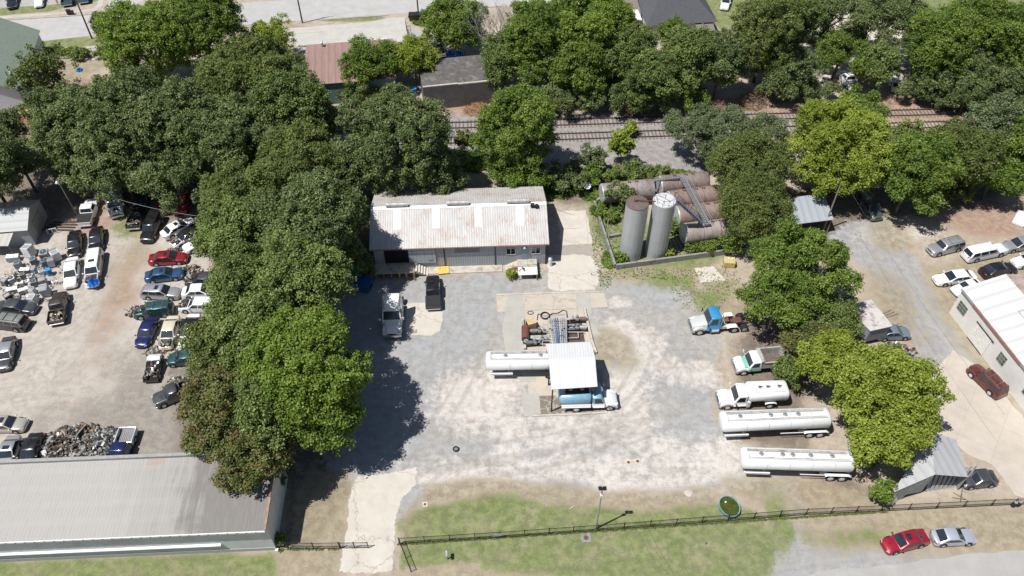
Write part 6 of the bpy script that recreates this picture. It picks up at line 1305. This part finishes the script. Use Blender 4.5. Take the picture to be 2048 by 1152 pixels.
# ================================================================ trees
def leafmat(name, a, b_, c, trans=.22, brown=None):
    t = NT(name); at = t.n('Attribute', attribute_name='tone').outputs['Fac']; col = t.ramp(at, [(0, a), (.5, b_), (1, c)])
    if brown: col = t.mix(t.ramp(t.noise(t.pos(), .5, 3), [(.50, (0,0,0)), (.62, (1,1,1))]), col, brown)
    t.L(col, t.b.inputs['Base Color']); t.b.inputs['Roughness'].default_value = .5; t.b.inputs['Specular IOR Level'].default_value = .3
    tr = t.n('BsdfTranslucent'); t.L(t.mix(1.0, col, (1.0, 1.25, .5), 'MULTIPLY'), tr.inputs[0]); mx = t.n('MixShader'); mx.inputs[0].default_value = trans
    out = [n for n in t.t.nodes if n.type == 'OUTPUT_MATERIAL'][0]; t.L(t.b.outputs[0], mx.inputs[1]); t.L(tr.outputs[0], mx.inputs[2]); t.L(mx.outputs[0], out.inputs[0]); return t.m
LM = dict(
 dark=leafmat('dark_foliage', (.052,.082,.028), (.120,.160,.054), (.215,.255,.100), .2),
 mid=leafmat('mid_foliage', (.060,.092,.024), (.135,.185,.048), (.24,.295,.092), .22),
 green=leafmat('fresh_green_foliage', (.065,.115,.016), (.130,.20,.032), (.22,.29,.06), .28),
 bright=leafmat('bright_green_foliage', (.08,.14,.018), (.165,.245,.034), (.26,.34,.07), .3),
 lime=leafmat('lime_foliage', (.125,.167,.019), (.24,.298,.037), (.37,.425,.088), .32),
 olive=leafmat('olive_foliage', (.075,.10,.024), (.125,.16,.040), (.20,.235,.07), .25),
 grey=leafmat('grey_green_foliage', (.08,.11,.045), (.135,.175,.08), (.22,.26,.13), .25),
 autumn=leafmat('rusty_green_foliage', (.06,.08,.022), (.115,.14,.038), (.20,.20,.06), .22, (.175,.145,.055)))
BARK = plain('bark', (.11,.09,.07), .95, 0, .3, 5); BARKP = plain('pale_bark', (.26,.24,.21), .9, 0, .25, 5)
def mesh_quads(name, V, tone, mat_, parent):
    """V: (n,4,3) quads"""
    n = len(V); me = bpy.data.meshes.new(name); me.vertices.add(n*4); me.vertices.foreach_set('co', V.reshape(-1).astype(np.float32))
    me.loops.add(n*4); me.loops.foreach_set('vertex_index', np.arange(n*4, dtype=np.int32)); me.polygons.add(n); me.polygons.foreach_set('loop_start', np.arange(0, n*4, 4, dtype=np.int32)); me.update(calc_edges=True)
    at = me.attributes.new('tone', 'FLOAT', 'POINT'); at.data.foreach_set('value', np.repeat(np.clip(tone, 0, 1), 4).astype(np.float32)); me.materials.append(mat_)
    o = link(bpy.data.objects.new(name, me)); o.parent = parent; return o
def leaf_cloud(cen, rad, size, dens, rng, tone0, droop=0.0):
    """leaves on the upper/outer shell of many small clumps. cen (n,3), rad (n,), tone0 (n,)"""
    cnt = np.maximum(6, (2*np.pi*rad**2*dens).astype(int)); idx = np.repeat(np.arange(len(cen)), cnt); N = len(idx)
    d = rng.normal(size=(N, 3)); d[:, 2] += .45; d /= np.linalg.norm(d, axis=1)[:, None]
    rr_ = rad[idx]*(.12+1.12*rng.random(N)**.6); p = cen[idx]+d*rr_[:, None]*np.array([1, 1, .8])
    p[:, 2] -= droop*rng.random(N)*rad[idx]
    nrm = d*.8+rng.normal(size=(N, 3))*.62; nrm[:, 2] += .55; nrm /= np.linalg.norm(nrm, axis=1)[:, None]
    t1 = np.cross(nrm, rng.normal(size=(N, 3))); t1 /= np.linalg.norm(t1, axis=1)[:, None]; t2 = np.cross(nrm, t1)
    s = size*(.6+.8*rng.random(N)); a = t1*s[:, None]; b = t2*(s*.8)[:, None]
    V = np.stack([p-a, p-b*.9+nrm*(s*.12)[:, None], p+a, p+b*.9+nrm*(s*.12)[:, None]], 1)
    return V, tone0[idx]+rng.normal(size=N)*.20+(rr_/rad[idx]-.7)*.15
def tree(label, px, py, rpx, rpy, zc, kind, name='broadleaf_tree', cat='tree', leaf=.115, dens=34, clump=.56, gap=.10, group=None, lobes=None, trunk=True, droop=.0, low=-.35, seed=None, bark=None, open_=0.0, flat=1.0):
    c = G(px, py, zc); rpx, rpy = rpx*.965, rpy*.965; s = math.hypot(P(c.x+1, c.y, zc)[0]-px, 0); sv = abs(P(c.x, c.y+1, zc)[1]-py); su = abs(P(c.x, c.y, zc+1)[1]-py)
    rx = rpx/s; ry = min(rx, rpy*.84/sv); rz = math.sqrt(max(rpy**2-(ry*sv)**2, (rpy*.4)**2))/su*flat; rz = max(.5*min(rx, ry), min(rz, max(zc-.2, .6)*1.0, rx*1.6))
    sd_ = seed if seed is not None else int(px*7+py*13+rpx); rng = np.random.default_rng(sd_)
    root = thing(name, label, cat, (c.x, c.y, 0), 0, group); Rm = (rx+ry)/2
    K = lobes or int(np.clip(5+Rm*2.2, 6, 24))
    # big lobes spread over the upper crown
    i = np.arange(K)+.5; ph = np.arccos(1-(1-low)*i/K); th = np.pi*(1+5**.5)*i+rng.random()*6; u = np.stack([np.cos(th)*np.sin(ph), np.sin(th)*np.sin(ph), np.cos(ph)], 1)+rng.normal(size=(K, 3))*.12
    lr = rng.uniform(.30, .46, K)*min(Rm, max(rz, Rm*.6)); lr = np.maximum(lr, .45)
    lc = u*np.array([rx, ry, rz])*(1-lr/Rm*.75)[:, None]*rng.uniform(.86, 1.1, K)[:, None]
    lc = np.vstack([lc, [[0, 0, 0]]]); lr = np.append(lr, min(rx, ry, rz)*.62); ltone = np.append(rng.uniform(.30, .70, K), .4)
    # clumps on the lobes
    cr_ = clump*min(1, .45+Rm*.14); cen = []; rad = []; tn = []
    for j in range(len(lc)):
        n = int(np.clip(8.0*(lr[j]/cr_)**2, 6, 320)); d = rng.normal(size=(n, 3)); d[:, 2] += .35; d /= np.linalg.norm(d, axis=1)[:, None]
        q = lc[j]+d*lr[j]*(rng.uniform(.70, 1.16, n)+.10*np.sin(d[:, 0]*7+j)*np.cos(d[:, 1]*6))[:, None]
        if j < K:
            dd = np.linalg.norm(q[:, None]-lc[None], axis=2)/lr[None]; dd[:, j] = 9; keep = (dd.min(1) > .66) & (rng.random(n) > gap+open_)
            q = q[keep]
        cen.append(q); rad.append(cr_*rng.uniform(.45, 1.25, len(q))); tn.append(ltone[j]+rng.normal(size=len(q))*.13)
    cen = np.vstack(cen); rad = np.concatenate(rad); tn = np.concatenate(tn); ok = cen[:, 2] > -zc+.25; cen, rad, tn = cen[ok], rad[ok], tn[ok]
    V, tone = leaf_cloud(cen, rad, leaf, dens, rng, tn, droop); V[..., 2] += zc; V[..., 2] = np.maximum(V[..., 2], .03)
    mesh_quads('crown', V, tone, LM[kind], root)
    if trunk:
        rd = random.Random(sd_); m = MB(); r0 = max(.07, min(.42, Rm*.055)); bh = max(.4, zc-rz*.45); m.cyl((0, 0, -.05), (rd.uniform(-.2, .2), rd.uniform(-.2, .2), bh), r0, r0*.65, 9)
        for j in rng.permutation(K)[:9]:
            e = lc[j]*.85+np.array([0, 0, zc]); mid = Vector((e[0]*.45, e[1]*.45, bh+(e[2]-bh)*.55)); b0 = Vector((0, 0, bh*rd.uniform(.7, 1)))
            m.cyl(b0, mid, r0*.5, r0*.3, 6); m.cyl(mid, Vector(e), r0*.3, r0*.1, 6)
            for _ in range(2): e2 = Vector(e)+Vector((rd.uniform(-1, 1), rd.uniform(-1, 1), rd.uniform(-.2, .8)))*Rm*.18; m.cyl(mid.lerp(Vector(e), .6), e2, r0*.14, r0*.05, 5)
        m.build('trunk', bark or BARK, root)
    return root
TR = [ # label, px, py, rx, ry, zc, kind, extra
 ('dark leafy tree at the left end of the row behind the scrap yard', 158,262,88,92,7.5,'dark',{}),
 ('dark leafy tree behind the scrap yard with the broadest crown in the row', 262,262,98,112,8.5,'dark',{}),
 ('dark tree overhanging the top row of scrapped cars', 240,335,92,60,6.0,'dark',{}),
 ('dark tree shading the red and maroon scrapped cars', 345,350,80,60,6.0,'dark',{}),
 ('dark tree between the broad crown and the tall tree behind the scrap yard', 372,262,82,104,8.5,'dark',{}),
 ('tall full-crowned dark green tree left of the rusty-roofed shed', 505,168,112,88,10.0,'olive',{}),
 ('dark green tree left of the rusty shed, its crown hanging to the tracks', 585,225,82,92,8.5,'mid',{}),
 ('dark tree in the middle of the mass left of the warehouse', 465,285,98,85,8.0,'dark',{}),
 ('olive-tinged tree behind the left end of the warehouse', 600,330,92,80,7.5,'olive',{}),
 ('round dense dark green tree directly behind the warehouse roof', 795,288,112,102,8.5,'dark',dict(low=-.5)),
 ('dark lower branches tree touching the warehouse roof', 870,345,68,52,5.0,'dark',{}),
 ('dark tree left behind the warehouse ridge', 740,345,62,48,5.5,'dark',{}),
 ('tall round bright green tree standing in front of the railway tracks', 1030,262,80,104,8.5,'green',dict(low=-.8, gap=.06)),
 ('bushy green tree at the right rear corner of the warehouse', 1040,355,66,36,3.0,'green',{}),
 ('big bright green tree by the far street at the top left', 300,95,92,92,7.5,'bright',dict(gap=.14)),
 ('bright green tree over the street right of the biggest one at the top left', 405,55,82,85,8.0,'green',{}),
 ('yellow-green airy treetop behind the mass at the top', 540,80,52,42,4.5,'lime',dict(gap=.4, open_=.15)),
 ('small dark round tree on the verge of the far street', 203,48,22,24,2.5,'dark',{}),
 ('thin sparse tree with bare pale stems beside the green roof', 80,150,55,62,5.0,'olive',dict(gap=.55, open_=.32, dens=18, bark=BARKP, clump=.7, leaf=.17)),
 ('leafy bush below the thin sparse tree', 78,215,34,36,1.8,'green',{}),
 ('dark tree cut by the left edge below the green-roofed building', 8,262,42,52,5.5,'dark',dict(gap=.25)),
 ('dense mid-green tree at the top of the long row left of the yard', 520,400,118,84,9.5,'olive',{}),
 ('broad mid-green tree in the row hiding the scrap yard edge', 482,470,92,84,9.0,'mid',{}),
 ('dark green tree in the row nearest the warehouse wall', 622,455,98,98,10.5,'dark',{}),
 ('mid-green tree in the row beside the blue dumpster', 612,562,88,92,10.5,'mid',{}),
 ('mid-green tree in the row above the bright green crown', 522,590,92,88,9.5,'mid',{}),
 ('broad bright green tree at the lower end of the long row', 600,735,122,112,10.0,'bright',dict(gap=.08)),
 ('bright green lower tree beside the driveway shadow', 652,832,74,78,7.5,'green',{}),
 ('mid-green tree between the bright crown and the rusty-leaved one', 525,838,85,95,8.0,'mid',{}),
 ('olive tree at the yard edge above the rusty-leaved tree', 446,700,68,74,7.5,'olive',{}),
 ('rusty orange-green tree leaning over the big grey roof', 446,835,80,102,8.0,'autumn',{}),
 ('rusty-leaved tree whose branches droop over the right end of the big grey roof', 505,915,74,70,7.0,'autumn',{}),
 ('yellow-green tree in front of the rusty-roofed shed', 740,132,58,52,4.8,'green',dict(gap=.35, bark=BARKP)),
 ('yellow-green tree between the rusty shed and the stained wall', 828,118,44,46,4.8,'lime',dict(gap=.25, bark=BARKP)),
 ('low bush in the shade under the yellow-green trees', 722,182,46,28,1.8,'mid',{}),
 ('light green tree right of the concrete forecourt', 912,48,66,60,5.5,'green',dict(gap=.35)),
 ('green tree between the dead tree and the dark mass', 1010,120,52,62,5.5,'mid',dict(gap=.2)),
 ('tall green tree in the dark mass behind the tracks, leftmost there', 1072,92,72,98,8.0,'green',dict(gap=.16)),
 ('yellow-flecked tall tree at the top centre behind the tracks', 1165,58,92,82,9.0,'bright',dict(gap=.16)),
 ('green tree below the yellow-flecked one, facing the tracks', 1158,138,66,68,6.0,'green',dict(gap=.18)),
 ('dark green tree in front of the brown-roofed house', 1248,112,64,78,6.5,'mid',dict(gap=.14)),
 ('vine-covered tall thicket tree left of the dark-roofed house', 1305,160,58,66,5.5,'mid',{}),
 ('conical green tree in front of the dark-roofed house', 1345,76,32,52,6.0,'green',dict(gap=.08)),
 ('dark green tree right of the conical one, behind the tracks', 1385,130,62,82,6.0,'mid',{}),
 ('dark vine thicket tree under the house eaves', 1440,135,52,78,6.0,'dark',{}),
 ('dark low thicket tree at the track edge, left part', 1130,190,60,34,2.6,'dark',{}),
 ('dark low thicket tree at the track edge, middle part', 1235,190,62,34,2.6,'dark',{}),
 ('round bright bush at the track edge below the dark-roofed house', 1383,195,32,26,1.8,'green',{}),
 ('tall olive tree with a viny trunk behind the tracks', 1528,80,72,98,8.0,'olive',dict(gap=.3, open_=.1)),
 ('grey-green tree behind the viny trunk', 1588,55,52,75,7.5,'mid',dict(gap=.3)),
 ('dark tree with open branches at the top right centre', 1662,28,72,52,8.0,'dark',dict(gap=.3)),
 ('dark tree with open branches beside the sandy yard', 1772,38,82,52,8.0,'dark',dict(gap=.28)),
 ('mid-green tree above the white pickup behind the tracks', 1682,105,66,46,5.0,'green',dict(gap=.28)),
 ('dark green tree between the two white vehicles behind the tracks', 1752,138,40,52,4.5,'mid',dict(gap=.15)),
 ('tree in shadow left of the white pickup behind the tracks', 1592,135,44,46,4.5,'dark',dict(gap=.4)),
 ('big green tree in the dense wood at the top right, left part', 1880,95,72,82,7.5,'green',dict(gap=.1)),
 ('big green tree in the dense wood at the top right, upper middle', 1958,60,82,72,9.0,'green',dict(gap=.12)),
 ('big dark green tree in the dense wood at the top right corner', 2035,90,66,92,8.0,'green',{}),
 ('dark tree in the front of the dense wood at the top right', 1935,150,72,52,4.5,'dark',{}),
 ('dark tree in the front of the dense wood, cut by the right edge', 2020,160,52,46,4.0,'dark',{}),
 ('dark tree in the front of the dense wood beside the white car', 1860,162,42,42,3.5,'dark',{}),
 ('feathery grey-green tree spreading over the tracks', 1425,265,98,48,5.5,'grey',dict(gap=.12, leaf=.095, dens=50, clump=.5)),
 ('feathery grey-green tree right of the spreading one, over the tracks', 1530,268,52,36,5.5,'grey',dict(gap=.12, leaf=.095, dens=50, clump=.5)),
 ('soft olive willow-like tree above the tank yard', 1500,335,82,68,6.8,'olive',dict(gap=.06, leaf=.095, dens=52, clump=.5, droop=1.0)),
 ('soft olive tree overhanging the right ends of the rusty tanks', 1508,420,72,72,6.0,'olive',dict(gap=.06, leaf=.095, dens=52, clump=.5, droop=1.0)),
 ('large lime green tree in front of the tracks at the right', 1682,292,102,88,8.0,'lime',dict(gap=.1)),
 ('green treetop behind the large lime one', 1720,218,52,38,7.0,'green',{}),
 ('lime green lower tree above the open carport', 1650,350,62,45,5.5,'lime',dict(gap=.12)),
 ('dark green tree right of the large lime one', 1818,284,50,40,5.0,'mid',{}),
 ('dense green tree standing over the dirt right of the carport', 1825,352,72,88,6.8,'green',dict(gap=.08)),
 ('green tree in the right-hand wood behind the dirt lot', 1905,290,62,48,6.0,'olive',{}),
 ('olive tree in the right-hand wood above the bare brush', 1930,325,62,66,6.0,'olive',dict(gap=.15)),
 ('bluish green tree in the right-hand wood near the right edge', 1990,262,58,72,7.0,'grey',{}),
 ('yellow-green tree in the right-hand wood at its lower edge', 1990,350,56,48,4.5,'green',{}),
 ('green tree cut by the right edge in the right-hand wood', 2045,300,52,88,6.5,'green',{}),
 ('dark bush at the lower edge of the right-hand wood', 1905,385,45,22,1.8,'olive',dict(gap=.3)),
 ('broad green tree right of the tank yard', 1595,530,108,78,7.5,'green',dict(gap=.1)),
 ('green tree below the broad one, beside the blue day cab tractor', 1560,600,82,58,6.0,'green',dict(gap=.1)),
 ('green feathery tree left of the small shed', 1650,628,72,54,5.0,'mid',dict(gap=.08, leaf=.10, dens=46)),
 ('yellowing tree behind the dump truck', 1618,690,52,48,4.5,'autumn',{}),
 ('dark bush behind the tanker truck', 1578,745,32,34,2.0,'mid',{}),
 ('lime green tree above the tank trailers', 1672,722,78,56,6.5,'lime',dict(gap=.1)),
 ('biggest lime green tree at the lower right', 1785,790,106,84,8.0,'lime',dict(gap=.1)),
 ('lime green tree over the rear of the upper tank trailer', 1722,798,58,48,5.5,'lime',dict(gap=.1)),
 ('lime green tree overhanging the collapsing shed', 1778,882,72,60,6.0,'lime',dict(gap=.1)),
 ('dark bush behind the rear of the tank trailers', 1728,915,22,38,2.0,'mid',{}),
 ('bright vine mass climbing the corner of the collapsing shed', 1765,985,24,42,1.8,'green',{}),
 ('slender lime green sapling between the tank yard and the tracks', 1244,292,24,38,3.6,'lime',dict(gap=.25, clump=.6, leaf=.15)),
 ('airy pale green sapling left of the slender lime one', 1186,318,26,30,2.6,'grey',dict(gap=.35, clump=.6, leaf=.15)),
 ('green bush behind the left end of the tank yard', 1192,350,32,24,1.7,'green',{}),
 ('dark bush in the shade right behind the warehouse', 1140,352,42,30,2.2,'dark',{}),
 ('green shrub between the sapling and the lone tank', 1270,345,42,20,1.8,'mid',{}),
 ('small shrub beside the tracks in front of the feathery tree', 1322,345,36,12,1.2,'mid',{}),
 ('thin sapling left of the round bright tree by the tracks', 930,282,22,20,3.5,'olive',dict(gap=.5, clump=.5, leaf=.14)),
 ('tiny lime sapling beside the nearer track', 1262,258,14,12,1.2,'lime',dict(gap=.4, clump=.5, leaf=.14)),
 ('leafy vine draped over the lone horizontal tank', 1240,385,34,20,2.9,'mid',dict(trunk=False, flat=.6)),
 ('bush under the rusty tanks behind the pale-capped silo', 1350,452,18,16,1.0,'mid',{}),
 ('bush in the grass left of the brown-capped silo', 1222,432,16,16,.8,'green',{}),
 ('bush between the lone tank and the brown-capped silo', 1262,412,26,12,1.0,'mid',{}),
 ('dark bush under the front rusty tank', 1410,487,40,12,.9,'mid',{}),
 ('bush at the foot of the ladder by the low wall', 1418,492,16,14,1.0,'green',{}),
 ('bush at the right end of the low wall', 1466,490,28,22,1.4,'green',{}),
 ('low bush between the pipes and the low wall', 1385,494,24,9,.6,'green',{}),
 ('small plant at the foot of the pale-capped silo', 1338,505,9,9,.6,'lime',{}),
 ('low plant at the foot of the brown-capped silo', 1243,515,12,10,.6,'green',{}),
 ('grassy shrub in the left corner of the tank yard', 1200,420,18,26,.7,'green',{}),
 ('bush at the left end of the warehouse dock', 735,540,14,26,1.6,'mid',{}),
 ('potted green shrub beside the white work table', 1022,548,8,8,.7,'lime',dict(clump=.4, leaf=.12)),
 ('vine patch on the driveway side wall of the big building', 560,960,7,30,2.0,'olive',dict(trunk=False)),
 ('yellow-green bush at the foot of the building by the short fence', 560,1078,9,9,.7,'olive',{}),
 ('bush on scrap beside the lean-to shed', 1782,705,26,16,1.2,'mid',{}),
 ('ragged bush in the bare yard at the top left', 158,108,20,10,.9,'mid',{}),
 ('green bush along the wire fence at the top left', 212,106,24,10,.9,'green',{}),
 ('orange withered shrub by the tracks at the left', 66,232,18,18,1.2,'autumn',{}),
 ('dark tree left of the grey block shed, above its roof', 40,325,66,50,5.5,'dark',{}),
 ('tall dark tree at the left edge shading the corner above the shed', -35,330,75,75,9.0,'dark',{}),
 ('dark undergrowth bush at the track edge under the leftmost tall tree', 1062,205,42,24,2.4,'dark',{}),
 ('dark undergrowth bush at the track edge left of the round bright bush', 1318,195,44,28,2.6,'dark',{}),
 ('dark bush added for deep shade behind the dry brush pile, right of the viny trunk', 1545,180,40,18,2.4,'dark',{}),  # this and the next two: low dark foliage added to darken a shaded strip
 ('dark bush added for deep shade left of the white pickup behind the tracks', 1628,180,52,16,2.2,'dark',{}),
 ('dark bush added for deep shade at the foot of the dense wood, left part', 1838,182,50,18,2.4,'dark',{}),
 ('dark undergrowth bush at the foot of the dense wood, middle part', 1930,200,58,20,2.4,'dark',{}),
 ('dark undergrowth bush at the foot of the dense wood at the right edge', 2015,198,52,20,2.4,'dark',{}),
 ('shaded tree between the sandy yard and the tracks', 1565,165,34,36,4.0,'dark',{}),

 ('dark tree behind the row of black sedans', 148,342,42,32,5.0,'dark',{}),
 ('dark low branches tree above the box truck', 440,395,48,42,5.5,'dark',{}),
 ('shadowed tree by the left warehouse wall', 702,430,40,70,5.0,'dark',dict(gap=.2)),
 ('dark tree filling the gap between the long row and the round tree', 690,355,50,62,6.0,'dark',{}),
 ('mid-green tree in the row above the tall bright crown, beside the semi tractor', 575,655,92,78,9.0,'mid',{}),
 ('mid-green tree on the yard side of the row, below the wrecked hatchback', 492,560,62,84,8.0,'mid',{}),
 ('small dark tree in the shade beside the blue dumpster', 700,520,34,44,4.0,'dark',dict(gap=.2)),
 ('mid-green tree at the core of the row left of the bright crown', 505,690,76,76,8.5,'mid',{}),
]
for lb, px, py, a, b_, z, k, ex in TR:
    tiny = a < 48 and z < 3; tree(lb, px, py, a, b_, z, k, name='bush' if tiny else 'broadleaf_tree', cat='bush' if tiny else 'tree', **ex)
# dead grey tree and dry brush
def bare(label, px, py, h, n, seed, mm, base=(0,0), spread=1.0, name='dead_tree'):
    rd = random.Random(seed); root = thing(name, label, 'tree', G(px,py), 0); m = MB(); 
    def br(p, d, L_, r_, k):
        q = p+d*L_; m.cyl(p, q, r_, r_*.6, 5)
        if k: 
            for _ in range(3): nd = (d+Vector((rd.uniform(-1,1)*spread, rd.uniform(-1,1)*spread, rd.uniform(-.2,.7)))*.75).normalized(); br(p.lerp(q, rd.uniform(.5,1)), nd, L_*rd.uniform(.55,.85), r_*.55, k-1)
    for _ in range(n): br(Vector((rd.uniform(-.4,.4),rd.uniform(-.4,.4),0)), Vector((rd.uniform(-.5,.5),rd.uniform(-.4,.4),1)).normalized(), h*.42, .12, 5)
    m.build('branches', mm, root)
bare('grey leafless tree at the top centre', 985,130,11,3,4,plain('dead_bark', (.36,.34,.32), .9, 0, .15)); bare('second grey leafless tree leaning right behind the first', 1010,100,8,2,9,plain('dead_bark', (.36,.34,.32), .9))
bare('bare pale-stemmed dead tree beside the green roof', 110,170,7,2,12,BARKP); bare('bare brush branches at the lower edge of the right-hand wood', 1925,400,3.5,3,21,BARKP, name='dead_shrub')
bare('leafless twiggy stems in front of the broad green tree', 1602,600,6.5,1,33,BARKP)
def brush(px, py, rx, ry, h, n, c, seed):
    rd = random.Random(seed); m = MB()
    for _ in range(n):
        a = rd.uniform(0,6.28); r_ = math.sqrt(rd.random()); x, y = rx*r_*math.cos(a), ry*r_*math.sin(a); z = h*(1-r_*r_)*rd.random()
        m.cyl((x,y,z),(x+rd.uniform(-.9,.9),y+rd.uniform(-.6,.6),z+rd.uniform(-.1,.6)),.03,.012,4,False)
    o = m.build('brush_pile', plain('dry_brush_%d' % int(c[0]*100), c, .95, 0, .3)); o.location = G(px,py); tag(o, None, None, None, 'stuff')
brush(1440,212,5.5,2.0,1.2,900,(.30,.19,.13),1); brush(1505,205,2.4,2.4,2.6,600,(.28,.19,.13),2); brush(958,222,2.6,1.8,1.2,500,(.42,.24,.13),3); brush(1270,222,3,1,.5,260,(.45,.26,.12),4); brush(62,245,2.5,2.5,.9,300,(.38,.17,.08),5); brush(650,225,3.5,1.6,.6,300,(.36,.20,.12),6); brush(1225,340,3,1.2,.6,260,(.33,.25,.19),7); brush(1960,410,3,1,.5,200,(.25,.20,.16),8); brush(1345,226,5,.8,.4,200,(.3,.18,.12),9); brush(1555,190,4,2,.8,260,(.22,.15,.11),10); brush(1760,205,5,1.2,.5,240,(.28,.18,.13),11)
# weeds and grass tufts (uncountable)
def tufts(name, areas, kind, size, seed, h=.18):
    rng = np.random.default_rng(seed); cen = []
    for px, py, rx, ry, n in areas:
        n = int(n*2.2); a = rng.random(n)*6.283; r_ = np.sqrt(rng.random(n)); X = px+rx*r_*np.cos(a); Y = py+ry*r_*np.sin(a)
        for x, y in zip(X, Y): g = G(x, y); cen.append((g.x, g.y, .02))
    cen = np.array(cen); V, tone = leaf_cloud(cen, rng.uniform(.5, 1.4, len(cen))*h, size, 90, rng, rng.uniform(.2, .8, len(cen))); V[..., 2] = np.maximum(V[..., 2], .012)
    tag(mesh_quads(name, V, tone, LM[kind], None), None, None, None, 'stuff')
tufts('weeds', [(1300,548,120,12,200),(1240,440,50,90,480),(1360,490,90,26,260),(1200,470,16,80,260),(1400,585,60,40,120),(1450,560,30,30,80),(1075,550,10,12,40),(1210,560,14,18,50)], 'green', .05, 3, .085)
0 and tufts('lawn_grass', [(950,1060,150,55,800),(1150,1090,180,60,1100),(1350,1070,160,60,900),(1000,1120,180,30,500),(300,1130,270,16,380),(1450,1040,90,30,240),(1230,1020,120,20,260)], 'olive', .045, 4, .05)
tufts('fence_weeds', [(x_, 1089-(x_-800)*.0677, 10, 1.2, 26) for x_ in range(805, 1780, 20)]+[(560,1101,6,3,20),(620,1099,60,1.5,40)], 'olive', .055, 6, .10)
tufts('verge_plants', [(130,104,50,7,160),(1190,385,30,20,80),(1220,520,12,14,60),(850,42,26,10,60),(1330,350,60,8,160),(940,330,60,14,90),(1100,380,50,20,120),(1260,352,60,10,160)], 'green', .13, 5, .35)
